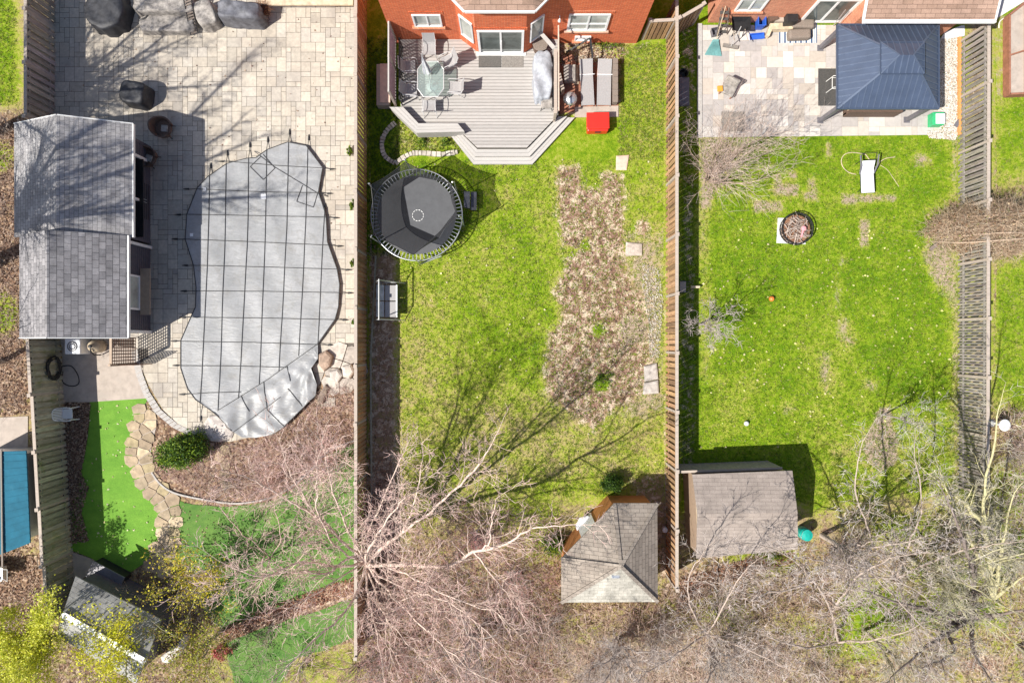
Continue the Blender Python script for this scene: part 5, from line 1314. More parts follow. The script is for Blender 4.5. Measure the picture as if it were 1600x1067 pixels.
def ribs2(a, b, c, d, k):
    """ribs square to the eave a-b, stopping at the hips"""
    a, b, c, d = map(Vector, (a,b,c,d)); L_ = (b-a).length; e = (b-a)/L_
    up = ((d-a)-e*((d-a).dot(e))); upn = up
    sd_, sc_ = (d-a).dot(e), (c-a).dot(e)
    for i in range(1, k):
        s_ = L_*i/k
        if s_ < sd_: f_ = s_/sd_
        elif s_ > sc_: f_ = (L_-s_)/(L_-sc_)
        else: f_ = 1
        p = a+e*s_; q = p+upn*f_; mb.bar(tuple(p+Vector((0,0,.014))), tuple(q+Vector((0,0,.014))), .03, .03)
for i, k in ((0,17),(1,14),(2,17),(3,14)): ribs2(q0[i],q0[(i+1)%4],q1[(i+1)%4],q1[i],k)
for i, k, c, d in ((0,7,r1_,r0_),(1,5,r1_,r1_),(2,7,r0_,r1_),(3,5,r0_,r0_)): ribs2(u0[i],u0[(i+1)%4],c,d,k)
mb.build('roof_ribs', M['metalrib'], gz, world=True)
mb = MB()
for i in range(4): mb.bar(Vector(q0[i])+Vector((0,0,.02)),Vector(q1[i])+Vector((0,0,.02)),.07,.04)
for i, c in ((0,r0_),(1,r1_),(2,r1_),(3,r0_)): mb.bar(Vector(u0[i])+Vector((0,0,.02)),Vector(c)+Vector((0,0,.02)),.05,.03)
mb.build('hip_cap', M['metalrib'], gz, world=True)
for x, y in (G(1281,76),G(1281,189),G(1416,188),G(1416,76)):
    mb = MB(); mb.box(x-.08,x+.08,y-.08,y+.08,.02,ge-.05); mb.build('post', M['metalgrey'], gz, world=True)
    mb = MB(); mb.box(x-.13,x+.13,y-.13,y+.13,.02,.05); mb.build('foot', M['metalgrey'], gz, world=True)
mb = MB(); mb.box(gx0+.2,gx1-.2,gy0+.22,gy0+.30,2.05,2.15); mb.box(gx0+.2,gx0+.28,gy0+.3,gy1-.2,2.05,2.15); mb.build('beam', M['tan'], gz, world=True)
so2 = thing('outdoor_sofa', 'brown outdoor sofa with tan cushions under the gazebo roof edge', 'sofa', (*G(1356,182),0))
a = G(1316,184); b = G(1396,160)
mb = MB(); mb.box(a[0],b[0],a[1]+.05,b[1],.05,.35); mb.box(a[0],b[0],a[1],a[1]+.12,.05,.75); mb.build('frame', M['brown'], so2, world=True)
for i in range(3):
    w3 = (b[0]-a[0])/3; mb = MB(); mb.box(a[0]+i*w3+.03,a[0]+(i+1)*w3-.03,a[1]+.16,b[1]-.02,.36,.46); mb.build('cushion', M['tan'], so2, world=True, bevel=.03)
mb = MB(); a = G(1278,166); b = G(1306,108); mb.box(a[0],b[0],a[1],b[1],.022,.04); tag(mb.build('outdoor_mat', M['mat']), 'dark rectangular mat with tan border left of the gazebo roof', 'mat')
mb2 = MB(); mb2.box(b[0],b[0]+.08,a[1],b[1],.022,.038); tag(mb2.build('timber_strip', M['tan']), 'narrow tan strip along the right edge of the dark mat', 'strip')
wc = thing('metal_chair', 'white metal frame chair on the dark mat at the gazebo edge', 'chair', (*G(1300,137),.04), R_(180))
mb = MB(); mb.path([(-.25,-.24,.45),(.22,-.24,.45),(.22,.24,.45),(-.25,.24,.45)],.017,6,closed=True)
mb.build('seat_frame', M['white'], wc); mb = MB(); mb.obox((-.02,0,.45),(.44,.42,.015)); mb.build('seat', M['mat'], wc)
for s in (-1,1):
    mb = MB(); mb.path([(-.25,.25*s,0),(-.22,.25*s,.66),(.25,.25*s,.66),(.28,.25*s,0)],.017,6); mb.build('armrest', M['white'], wc)
mb = MB(); mb.path([(-.24,-.25,.45),(-.36,-.25,.95),(-.36,.25,.95),(-.24,.25,.45)],.017,6); mb.build('backrest', M['white'], wc)
cb = thing('compost_bin', 'green framed bin with a white lid at the corner of slab patio and gravel', 'bin', (*G(1458,190),0))
mb = MB(); mb.box(-.26,.26,-.28,.28,0,.4); mb.build('body', M['green_plastic'], cb, bevel=.02); mb = MB(); mb.box(-.14,.26,-.24,.2,.405,.44); mb.build('lid', M['plastic_white'], cb)
mb = MB(); mb.obox((*G(1494,194),.1),(.18,.34,.05),R_(-35)); tag(mb.build('solar_light', M['metalgrey']), 'small grey garden light lying on the white gravel', 'light')
mb = MB(); a = G(1127,206); b = G(1163,175); mb.box(a[0],b[0],a[1],b[1],.022,.034); tag(mb.build('outdoor_mat', M['rug']), 'small grey square mat under the bare shrub twigs on the slab patio', 'mat')
ac = thing('patio_chair', 'pale cushioned patio chair with amber pillow casting a dark shadow', 'chair', (*G(1135,143),.02), R_(-25))
mb = MB(); mb.obox((0,0,.32),(.62,.60,.14)); mb.build('seat', M['beigefab'], ac, bevel=.05); mb = MB(); mb.obox((-.02,.26,.52),(.62,.14,.46),0,-.25); mb.build('backrest', M['beigefab'], ac, bevel=.05)
mb = MB(); mb.obox((-.36,-.22,.42),(.24,.26,.10),.5); mb.build('pillow', M['amber'], ac, bevel=.03)
for s in (-1,1):
    for q in (-1,1): mb = MB(); mb.box(.27*s-.02,.27*s+.02,.25*q-.02,.25*q+.02,0,.26); mb.build('leg', M['redwood'], ac)

def handle_tool(name, label, cat, head_m, a, b, za, zb, head):
    t = thing(name, label, cat, (*a,0)); mb = MB(); mb.tube((*a,za),(*b,zb),.018,n=6); mb.build('handle', M['stone'] if head != 'x' else M['alu'], t, world=True)
    return t
rk = handle_tool('leaf_rake','teal fan leaf rake leaning on the salmon brick wall','rake','tealpale',G(1119,62,.1),G(1134,10,1.6),.15,1.6,'r')
mb = MB(); A_ = Vector((*G(1118,64,.12),.12)); mb.slab([(*G(1114,62,.14),.14),(*G(1101,86,.04),.04),(*G(1127,88,.04),.04),(*G(1123,62,.14),.14)],.015)
for i in range(12):
    t_ = i/11; p = G(1101+26*t_,86+2*t_,.04); mb.bar((*G(1115+7*t_,64,.16),.16),(p[0],p[1],.06),.015,.02)
mb.build('head', M['tealpale'], rk, world=True)
br_ = handle_tool('push_broom','grey push broom with a pale blue grip in front of the wheelbarrow','broom','mat',G(1142,73,.1),G(1158,42,1.2),.1,1.2,'x')
mb = MB(); mb.bar((*G(1129,72),.08),(*G(1152,76),.08),.14,.10); mb.build('head', M['rug'], br_, world=True)
wb = thing('wheelbarrow', 'black wheelbarrow parked against the salmon brick wall', 'wheelbarrow', (*G(1158,42),0))
c_ = Vector((*G(1158,38,.6),0)); mb = MB()
mb._a([(c_.x-.28,c_.y-.18,.35),(c_.x+.28,c_.y-.18,.35),(c_.x+.28,c_.y+.22,.35),(c_.x-.28,c_.y+.22,.35),(c_.x-.40,c_.y-.3,.62),(c_.x+.40,c_.y-.3,.62),(c_.x+.42,c_.y+.36,.62),(c_.x-.42,c_.y+.36,.62)],
      [(0,1,2,3),(0,4,5,1),(1,5,6,2),(2,6,7,3),(3,7,4,0)]); mb.build('tray', M['black'], wb, world=True)
for s in (-1,1):
    mb = MB(); mb.path([(c_.x+.2*s,c_.y+.4,.3),(c_.x+.26*s,c_.y-.1,.33),(c_.x+.30*s,c_.y-.75,.62)],.02,6); mb.build('handle', M['cap'], wb, world=True)
    mb = MB(); mb.tube((c_.x+.22*s,c_.y-.2,.33),(c_.x+.24*s,c_.y-.3,0),.018,n=6); mb.build('leg', M['black'], wb, world=True)
mb = MB(); mb.path([(c_.x-.04,c_.y+.48,.19),(c_.x+.04,c_.y+.48,.19)],[.19,.19],16); mb.build('wheel', M['black'], wb, world=True)
t = thing('step_stool', 'grey folded step ladder leaning left of the wheelbarrow', 'ladder', (*G(1130,40),0))
mb = MB(); 
for s in (-1,1): mb.bar((*G(1128+8*s,54,.05),.05),(*G(1134+5*s,12,1.4),1.4),.04,.03)
mb.build('rails', M['taupe'], t, world=True); mb = MB()
for k in range(4): mb.bar((*G(1121+k*1.4,50-k*10,.2+k*.35),.2+k*.35),(*G(1135+k*1.2,50-k*10,.2+k*.35),.2+k*.35),.12,.03)
mb.build('treads', M['mat'], t, world=True)
tub('planter_box','small dark square planter behind the teal rake','planter',*G(1115,54),.32,.32,.3,'metalgrey',.2)
tub('toy_tray','low blue plastic tray on the slabs right of the wheelbarrow','tray',*G(1181,59),.64,.24,.14,'blue',R_(5))
tub('toy_bin','tall dark blue bin between the wheelbarrow and the scooter','bin',*G(1184,40),.32,.5,.55,'blue')
M['purple'] = mat('purple_plastic', (.12,.06,.42), .2, 6, .4, 0)
sct = thing('kick_scooter', 'purple and silver kick scooter leaning at the brick wall', 'scooter', (*G(1192,30),0)); _x, _y = G(1192,30)
mb = MB(); mb.bar((_x-.05,_y-.35,.1),(_x,_y+.12,.1),.12,.03); mb.build('deck', M['purple'], sct, world=True)
mb = MB(); mb.tube((_x,_y+.14,.1),(_x+.05,_y+.05,.85),.022); mb.build('stem', M['galv'], sct, world=True)
mb = MB(); mb.tube((_x-.17,_y+.05,.85),(_x+.27,_y+.05,.85),.022); mb.build('handlebar', M['purple'], sct, world=True)
for yy in (-.4,.16): mb = MB(); mb.tube((_x-.02,_y+yy,.07),(_x+.02,_y+yy,.07),.07,n=14); mb.build('wheel', M['black'], sct, world=True)
t = thing('timber_pile', 'loose pale boards and boxes stacked against the salmon brick wall', 'boards', (*G(1215,42),0))
for i, (x,y,w_,d_,h,a,mm) in enumerate([(1219,44,1.0,.26,.35,.02,'stone'),(1214,32,.9,.3,.5,-.1,'cap'),(1201,50,.16,.5,.3,-.4,'stone'),(1213,19,.45,.28,.75,.2,'plastic_white'),(1204,30,.4,.4,.6,.3,'brown')]):
    mb = MB(); mb.obox((*G(x,y,h/2),h/2),(w_,d_,h),a); mb.build('board', M[mm], t, world=True)
mb = MB(); mb.obox((*G(1235,30,.6),.42),(.5,.42,.84),.05); tag(mb.build('black_box', M['black'], bevel=.02), 'black box standing left of the white sliding door frame', 'box')
mb = MB(); a = G(1217,68); b = G(1276,36); mb.box(a[0],b[0],a[1],b[1],.022,.032); o = mb.build('striped_rug', M['stripes']); tag(o, 'blue and white striped outdoor rug below the white sliding door', 'rug')
for i, (x,y,w_,d_,a,lb) in enumerate([(1249,54,.98,.42,.04,'dark grey lounge cushion lying on the striped rug'),(1254,38,1.0,.40,-.03,'dark grey lounge cushion nearest the sliding door')]):
    mb = MB(); mb.obox((*G(x,y,.3),.22),(w_,d_,.40),a); tag(mb.build('lounge_cushion', M['taupe'], bevel=.09), lb, 'cushion')
t = thing('pole_pair', 'two pale poles leaning on the brick wall above the gazebo corner', 'poles', (*G(1310,40),0))
for s in (0,1): mb = MB(); mb.tube((*G(1301+s*6,42+s*2),.05),(*G(1321+s*6,16+s*2,1.6),1.6),.02,n=6); mb.build('pole', M['galv'], t, world=True)
mb = MB(); mb.lathe((*G(1336,27,1.0),.9),[(.05,0),(.09,.08),(.06,.3),(.02,.32)],10); mb.tube((*G(1334,32),0),(*G(1336,22,1.0),1.0),.02); tag(mb.build('wall_tap', M['teal']), 'teal and white tap fitting on the brick wall by the gazebo', 'tap')

# rolled lounge chair on the lawn + hose
lg = thing('sun_lounger', 'white sun lounger with a black frame on the right lawn', 'lounger', (*G(1349,274),0), R_(3))
mb = MB(); mb.obox((0,-.42,.30),(.58,.86,.03)); mb.obox((0,.10,.33),(.58,.22,.03)); mb.build('seat', M['plastic_white'], lg)
mb = MB(); mb.bar((0,.18,.33),(0,.52,.52),.56,.03); mb.build('backrest', M['plastic_white'], lg)
mb = MB(); mb.path([(-.30,-.85,.29),(.30,-.85,.29),(.30,.2,.32),(.33,.82,.62),(-.33,.82,.62),(-.30,.2,.32)],.02,6,closed=True); mb.build('frame', M['black'], lg)
for s in (-1,1):
    mb = MB(); mb.path([(.31*s,.0,.3),(.36*s,.3,.55),(.40*s,.75,.62)],.035,6); mb.build('armrest', M['metalgrey'], lg)
    for y in (-.7,.55): mb = MB(); mb.tube((.30*s,y,.3),(.32*s,y-.05,0),.016,n=6); mb.build('leg', M['black'], lg)
hp_ = smoothpts([(1337,273),(1326,270),(1317,262),(1314,252),(1318,243),(1328,239),(1342,240),(1352,242)])+smoothpts([(1352,242),(1368,262),(1374,254),(1384,248),(1398,246)])
mb = MB(); mb.path([(*G(x,y),.03) for x,y in hp_],.017,6); mb.path([(*G(x,y),.025) for x,y in smoothpts([(1374,258),(1386,266),(1396,280),(1404,292)])],.010,5); tag(mb.build('garden_hose', M['stone']), 'tan garden hose looping on the lawn around the white lounger', 'hose')
# fire pit
mb = MB(); mb.prism(GP([(1215,341),(1258,341),(1258,382),(1213,380)]),-.01,.04); o = mb.build('stone_pad', M['white_slab']); tag(o, 'square pale concrete pad under the round fire pit', 'slab')
fp = thing('fire_pit', 'round rusty fire pit filled with branches on a pale square pad', 'fire pit', (*G(1244,358,.3),.04))
mb = MB(); mb.ring((0,0,.42),.68,.025,40,6); mb.ring((0,0,.25),.70,.018,40,6); mb.ring((0,0,.08),.66,.018,40,6)
for k in range(24): a = 2*math.pi*k/24; mb.tube((.66*math.cos(a),.66*math.sin(a),0),(.68*math.cos(a),.68*math.sin(a),.42),.012,n=5)
mb.build('ring_frame', M['black'], fp)
mb = MB(); mb.lathe((0,0,.02),[(.58,0),(.62,.25),(.55,.27),(.1,.2)],28); mb.build('bowl', M['rust'], fp)
mb = MB(); r2 = random.Random(8); mb.col = (1,1,1)
for i in range(70):
    a = r2.uniform(0,6.28); rr = .5*math.sqrt(r2.random()); c = Vector((rr*math.cos(a),rr*math.sin(a),.30+r2.uniform(0,.14))); d = Vector((r2.uniform(-1,1),r2.uniform(-1,1),r2.uniform(-.2,.3))).normalized()*r2.uniform(.12,.32)
    v = r2.uniform(.5,1.5); mb.col = (v,v*.95,v*.9); mb.tube(tuple(c-d),tuple(c+d),r2.uniform(.008,.02),n=5)
mb.build('firewood', M['bark'], fp)
mb = MB(); mb.lathe((.22,-.02,.5),[(.10,0),(.11,.04),(.02,.06)],12); mb.bar((.2,-.1,.5),(.14,-.38,.46),.07,.03); mb.build('pink_lid', M['pink'], fp)
bpy.context.view_layer.update()
mb = MB(); mb.path([(G(1204,467)[0],G(1204,467)[1],.10)]*1+[(G(1204,467)[0]+.001,G(1204,467)[1],.10)],[.1,.1],8)
def ball(x, y, r, m, lb):
    mb = MB(); n=10; pr=[(max(.001,r*math.sin(math.pi*i/n)), r-r*math.cos(math.pi*i/n)) for i in range(n+1)]; mb.lathe((*G(x,y),0),pr,16); tag(mb.build('ball', m, smooth=True), lb, 'ball')
ball(1204,467,.12,M['orange'],'orange ball on the right lawn'); ball(1165,661,.11,M['white'],'white ball on the right lawn above the flat shed')
# bench + stump by fence
bh = thing('garden_bench', 'small weathered bench with a green seat against the shaded fence foot', 'bench', (*G(1072,449),0))
mb = MB(); a = G(1062,457,.4); b = G(1068,440,.4); mb.box(a[0],b[0]+.1,a[1],b[1],.40,.43); mb.build('seat', M['woodgreen'] if False else M['cap'], bh, world=True)
mb = MB(); mb.bar((*G(1062,438,.5),.5),(*G(1078,441,.3),.3),.03,.03); mb.bar((*G(1062,458,.5),.5),(*G(1078,455,.3),.3),.03,.03); mb.tube((*G(1070,441),0),(*G(1070,441,.4),.4),.02); mb.tube((*G(1070,455),0),(*G(1070,455,.4),.4),.02); mb.build('frame', M['black'], bh, world=True)
mb = MB(); mb.path([(*G(1077,449),.25),(*G(1091,449),.25)],[.06,.055],10); mb.tube((*G(1084,449),0),(*G(1084,449),.2),.03); tag(mb.build('log', M['stone']), 'short pale log lying at the shadow edge by the small bench', 'log')
tub('storage_tub','long dark grey lidded tub in the fence shadow left of the slab patio','tub',*G(1066,148),.42,1.25,.35,'metalgrey',0,'metalgrey')
mb = MB(); mb.ring((*G(1066,118),.25),.22,.012,20,5); mb.lathe((*G(1066,118),0),[(.15,0),(.2,.25),(.18,.24),(.14,.02)],14); tag(mb.build('bucket', M['black']), 'black bucket with pale rim in the fence shadow', 'bucket')
# white round bird bath at far right
bb = thing('bird_bath', 'white round bird bath right of the grey fence', 'bird bath', (*G(1551,661),0))
mb = MB(); mb.lathe((0,0,.0),[(.18,0),(.07,.08),(.06,.6),(.1,.66)],16); mb.build('pedestal', M['plastic_white'], bb, smooth=True)
mb = MB(); mb.lathe((0,0,.66),[(.08,0),(.24,.06),(.26,.1),(.2,.07),(.05,.04)],20); mb.build('basin', M['plastic_white'], bb, smooth=True)

# flat shed
fs_ = thing('garden_shed', 'low shed with a broad dusty taupe roof in the right yard by the fence', 'shed', (*G(1155,800),0))
zt = 2.3; R4 = [G(1082,741,2.1),G(1238,735,2.1),G(1247,858,2.1),G(1088,872,2.1)]; rm = [G(1090,803,2.62),G(1246,800,2.62)]
mb = MB(); mb.slab([(*R4[0],2.1),(*rm[0],2.62),(*rm[1],2.62),(*R4[1],2.1)],.07); mb.slab([(*rm[0],2.62),(*R4[3],2.1),(*R4[2],2.1),(*rm[1],2.62)],.07); mb.build('roof', M['shingle_pink'], fs_, world=True)
cc = (sum(p[0] for p in R4)/4, sum(p[1] for p in R4)/4); W4 = [lerp2(p,cc,.05) for p in R4]
mb = MB(); mb.prism(W4,0,2.0)
for k in (0,1):
    pass
mb.build('wall', M['tan'], fs_, world=True)
mb = MB(); g0, g1, g2 = lerp2(W4[0],cc,-.0), lerp2(W4[3],cc,-.0), rm[0]
mb._a([(*g0,2.0),(*g1,2.0),(lerp2(g0,g1,.5)[0],lerp2(g0,g1,.5)[1],2.5),(g0[0]+.1,g0[1],2.0),(g1[0]+.1,g1[1],2.0),(lerp2(g0,g1,.5)[0]+.1,lerp2(g0,g1,.5)[1],2.5)],[(0,1,2),(5,4,3),(0,3,4,1),(1,4,5,2),(2,5,3,0)])
mb.build('gable', M['stone'], fs_, world=True)
fl = thing('timber_fence', 'pale grey board fence with a wavy top along the near wall of the flat shed', 'fence', (*G(1150,735),0))
mb = MB(); mb.bar((*G(1063,737,1.6),1.6),(*G(1222,731,1.6),1.6),.10,.06); mb.build('rail', M['cap'], fl, world=True)
mb = MB(); mb.col=(1,1,1); a = Vector((*G(1066,736,1.6),0)); b = Vector((*G(1220,730,1.6),0)); k=0
while k < 1: p = a.lerp(b,k); mb.obox((p.x,p.y,.78),(.13,.02,1.55)); k += .032
mb.build('panel', M['woodgrey'], fl, world=True)
tbn = thing('watering_barrel', 'teal plastic barrel behind the right end of the flat shed', 'barrel', (*G(1250,829),0))
mb = MB(); mb.lathe((0,0,0),[(.22,0),(.26,.2),(.27,.55),(.24,.7)],20); mb.build('body', M['teal'], tbn, smooth=True); mb = MB(); mb.lathe((0,0,.7),[(.25,0),(.25,.04),(.1,.08)],20); mb.build('lid', M['teal'], tbn)

# ------------------------------------------------------------ vegetation
def rot_about(v, axis, a): return Matrix.Rotation(a, 3, axis) @ v
class Tree:
    def __init__(s, seed, col=(1,1,1), twigcol=(.42,.36,.33), twiggy=1.0, leafy=0, droop=0.0, rmin=.007, gap=1.0):
        s.r = random.Random(seed); s.trunk = MB(); s.lim = MB(); s.tw = []; s.tips = []; s.col = col; s.twc = twigcol; s.k = twiggy; s.droop = droop; s.rmin = rmin; s.gap = gap
        s.trunk.col = col; s.lim.col = col
    def twig(s, p, d, L, r):
        s.tw.append((p.x,p.y,p.z,d.x,d.y,d.z,L,r)); s.tips.append((p+d*L*.9)); s.tips.append((p+d*L*.5)); s.tips.append((p+d*L*.2))
    def side(s, p, d, L, r, lvl):
        """children along a limb piece"""
        r = max(r, s.rmin)
        if lvl <= 0:
            s.twig(p, d, max(.25,L), max(s.rmin*.8, r)); return
        n = max(2, int(L/.28)); pts = [p.copy()]; rad = [r]; q = p.copy(); dd = d.copy()
        for i in range(n):
            dd = (dd + Vector((s.r.gauss(0,.13),s.r.gauss(0,.13),s.r.gauss(0,.10)+.05-s.droop*(i/n)))).normalized()
            q = q + dd*(L/n); pts.append(q.copy()); rad.append(max(s.rmin*.6, r*(1-.78*(i+1)/n)))
            if i >= 0:
                m = s.k*(1.3 if lvl > 1 else 1.7)
                k = int(m) + (s.r.random() < m-int(m))
                for _ in range(k):
                    ax = dd.orthogonal().normalized(); ax = rot_about(ax, dd, s.r.uniform(0,6.283))
                    cd = rot_about(dd, ax, R_(s.r.uniform(28,58))); cd.z += .12; cd.normalize()
                    s.side(q, cd, L*s.r.uniform(.32,.62)*(1-.35*i/n), rad[-1]*.62, lvl-1)
        s.lim.path(pts, rad, 5 if r > .03 else 4 if r > .015 else 3, caps=False)
    def limb(s, pts, r0, r1, lvl=2, dens=1.0, sub=.9, start=.12):
        """traced limb; pts in world coordinates"""
        P = smoothpts([tuple(p) for p in pts], 5); P = [Vector(p) for p in P]
        for i in range(2, len(P)-1): P[i] += Vector((s.r.gauss(0,.022),s.r.gauss(0,.022),s.r.gauss(0,.03)))
        n = len(P); rad = [r0+(r1-r0)*i/(n-1) for i in range(n)]
        (s.trunk if r0 > .11 else s.lim).path(P, rad, 8 if r0 > .08 else 6, caps=False)
        tot = sum((P[i+1]-P[i]).length for i in range(n-1)); acc = 0
        for i in range(n-1):
            L = (P[i+1]-P[i]).length; acc += L; t = acc/tot
            if t < start: continue
            k = L*5.2*dens*s.k; k = int(k)+(s.r.random() < k-int(k)); d = (P[i+1]-P[i]).normalized()
            for _ in range(k):
                ax = rot_about(d.orthogonal().normalized(), d, s.r.uniform(0,6.283))
                cd = rot_about(d, ax, R_(s.r.uniform(30,62))); cd.z += .15; cd.normalize()
                s.side(P[i]+(P[i+1]-P[i])*s.r.random(), cd, sub*s.r.uniform(.5,1.35)*(1.15-.5*t), rad[i]*s.r.uniform(.3,.55), lvl)
        s.side(P[-1], (P[-1]-P[-2]).normalized(), sub, r1, lvl)
    def auto(s, x, y, h, spread, r, fork=1.2, nl=6, lvl=2, lean=(0,0), dens=1.0, sub=.9):
        top = Vector((x+lean[0]*.4, y+lean[1]*.4, fork)); s.trunk.path([(x,y,-.05),(x+lean[0]*.2,y+lean[1]*.2,fork*.5),tuple(top)], [r*1.25,r*1.05,r*.95], 9, caps=False)
        for k in range(nl):
            a = 2*math.pi*(k+s.r.uniform(-.3,.3))/nl; sp = spread*s.r.uniform(.55,1.05); hh = h*s.r.uniform(.72,1.0) if k else h
            if k == 0: sp *= .3
            e = Vector((x+lean[0]+math.cos(a)*sp, y+lean[1]+math.sin(a)*sp, hh)); m = top.lerp(e,.45)+Vector((-math.cos(a)*sp*.06+s.r.gauss(0,.1),-math.sin(a)*sp*.06+s.r.gauss(0,.1),.05*h))
            s.limb([tuple(top),tuple(top.lerp(m,.5)+Vector((s.r.gauss(0,.08),s.r.gauss(0,.08),0))),tuple(m),tuple(e)], r*.62, r*.16, lvl, dens, sub)
    def finish(s, name, label, cat, barkm='bark', grp=None, base=(0,0)):
        t = thing(name, label, cat, (base[0],base[1],0), 0, grp)
        if s.trunk.v: s.trunk.build('trunk', M[barkm], t, world=True, smooth=True)
        if s.lim.v: s.lim.build('branches', M[barkm], t, world=True)
        if s.tw:
            A = np.array(s.tw); V, F, cc = twigmesh(A[:, :3]-np.array([base[0],base[1],0]), A[:,3:6], A[:,6], A[:,7], s.twc, .25)
            npmesh('twigs', V, F, M['twig'], cc, t)
        return t
def twigmesh(P, D, L, r, col, jit=.3, bend=.18):
    n = len(P); P = np.asarray(P,float); D = np.asarray(D,float); L = np.broadcast_to(L,(n,)).astype(float); r = np.broadcast_to(r,(n,)).astype(float)
    a = np.cross(D, [0,0,1.0]); bad = np.linalg.norm(a,axis=1) < .05; a[bad] = [1,0,0]; a /= np.linalg.norm(a,axis=1)[:,None]; b = np.cross(a, D); b /= np.maximum(1e-6,np.linalg.norm(b,axis=1))[:,None]
    th = nr.uniform(0,6.28,n); bd = (a*np.cos(th)[:,None]+b*np.sin(th)[:,None])*(L*nr.uniform(-bend,bend,n))[:,None]
    th2 = nr.uniform(0,6.28,n); bd2 = (a*np.cos(th2)[:,None]+b*np.sin(th2)[:,None])*(L*nr.uniform(-bend*.5,bend*.5,n))[:,None]
    V = np.zeros((n,4,3,3))
    for i, t in enumerate((0,.33,.67,1)):
        c = P + D*(L*t)[:,None] + bd*t*t + bd2*math.sin(t*5)
        for k in range(3):
            q = 2*math.pi*k/3; V[:,i,k] = c + (a*math.cos(q)+b*math.sin(q))*(r*(1-.7*t))[:,None]
    base = (np.arange(n)*12)[:,None]; fs = []
    for i in range(3):
        for k in range(3): fs.append([i*3+k,(i+1)*3+k,(i+1)*3+(k+1)%3,i*3+(k+1)%3])
    F = (base[:,:,None]+np.array(fs)[None]).reshape(-1,4)
    col = np.asarray(col,float)
    c = (col[None]*nr.uniform(1-jit,1+jit,(n,1)) if col.ndim == 1 else col*nr.uniform(1-jit,1+jit,(n,1)))
    return V.reshape(-1,3), F, np.repeat(c,12,axis=0)
def quads(Pc, size, cols, flat=.0, asp=.7, jit=.25):
    n = len(Pc); Pc = np.asarray(Pc,float); nrm = nr.normal(size=(n,3)); nrm[:,2] += flat; nrm /= np.linalg.norm(nrm,axis=1)[:,None]
    u = np.cross(nrm, nr.normal(size=(n,3))); u /= np.linalg.norm(u,axis=1)[:,None]; v = np.cross(nrm,u)
    s = (np.broadcast_to(size,(n,))*nr.uniform(.6,1.4,n))[:,None]/2
    V = np.stack([Pc-u*s-v*s*asp*.4, Pc+v*s*-asp+u*s*.1, Pc+u*s, Pc+v*s*asp-u*s*.1], 1).reshape(-1,3)
    F = np.arange(n*4).reshape(-1,4); cols = np.array(cols)[nr.randint(0,len(cols),n)]*nr.uniform(1-jit,1+jit,(n,1))
    return V, F, np.repeat(cols,4,axis=0)
def inpoly(px, n, z=0.0):
    poly = GP(px, z); P = np.array(poly); a, b = P.min(0), P.max(0); out = []
    tot = 0
    while tot < n:
        Q = nr.uniform(a, b, (n*2,2)); Q = Q[sdist(Q, poly) > 0]; out.append(Q); tot += len(Q)
        if len(Q) == 0: break
    return np.concatenate(out)[:n]
def W(x, y, z): return (*G(x,y,z), z)

# main bare tree by the middle fence
T = Tree(11, (1.7,1.55,1.45), (.68,.48,.43), .95, rmin=.010)
tb_ = (-5.95,-8.75)
T.trunk.path([(tb_[0],tb_[1],-.05),(tb_[0]-.02,tb_[1],1.2),(tb_[0]+.05,tb_[1]-.05,2.4),W(572,880,3.3)],[.24,.19,.17,.15],10,caps=False)
F0 = W(572,880,3.3)
for pts, r0, r1 in [
    ([F0,W(596,858,4.0),W(628,832,4.8),W(682,791,6.0),W(740,735,7.4),W(765,700,8.2)],.10,.025),
    ([F0,W(584,884,3.6),W(640,881,4.4),W(696,884,5.2),W(740,862,6.0),W(790,850,6.8),W(830,826,7.4),W(885,820,8.0)],.12,.022),
    ([W(740,862,6.0),W(762,850,6.7),W(768,815,7.3),W(776,778,8.0)],.05,.016),
    ([W(740,862,6.0),W(770,900,6.4),W(800,940,7.0)],.045,.014),
    ([F0,W(567,850,3.9),W(596,786,5.2),W(626,715,6.8)],.055,.018),
    ([F0,W(548,870,3.8),W(511,896,4.8),W(450,893,5.6),W(400,905,6.2),W(337,920,7.0)],.07,.016),
    ([F0,W(527,857,4.4),W(512,835,5.6),W(497,800,6.8),W(495,760,7.6),W(497,715,8.2)],.06,.016),
    ([W(495,808,6.0),W(470,770,7.0),W(452,735,7.8),W(440,700,8.4)],.04,.014),
    ([F0,W(535,900,4.4),W(480,935,5.6),W(430,960,6.6)],.05,.014),
    ([F0,W(600,905,4.4),W(650,925,5.6),W(700,940,6.6),W(760,985,7.4)],.06,.016),
    ([F0,W(590,940,4.6),W(620,985,5.8),W(660,1030,6.8)],.06,.016),
    ([F0,W(540,850,4.2),W(505,815,5.4),W(470,792,6.6),W(430,770,7.6),W(385,745,8.4)],.09,.02),
    ([F0,W(530,885,4.2),W(470,878,5.4),W(410,900,6.6),W(350,880,7.6)],.08,.018),
    ([F0,W(560,920,4.2),W(530,965,5.4),W(480,1010,6.6),W(440,1050,7.5)],.08,.018),
    ([F0,W(600,915,4.4),W(640,960,5.6),W(690,1005,6.8),W(740,1050,7.6)],.085,.018),
    ([F0,W(575,930,4.6),W(590,990,6.2),W(600,1060,7.8)],.07,.018),
    ([F0,W(545,830,5.0),W(520,770,6.8),W(505,700,8.6)],.07,.018),
    ([F0,W(620,890,5.2),W(700,930,6.8),W(780,960,8.0)],.06,.016),
    ([W(628,832,4.8),W(650,780,6.6),W(660,720,8.2)],.05,.016),
    ([F0,W(575,860,5.5),W(600,820,8.0),W(630,780,10.0)],.075,.018)]:
    T.limb(pts, r0*.8, r1*.8, 2, .80, 1.45, .22)
T.finish('bare_tree', 'tall leafless tree with long pale branches spreading over the middle fence and turf', 'tree', 'bark', base=tb_)

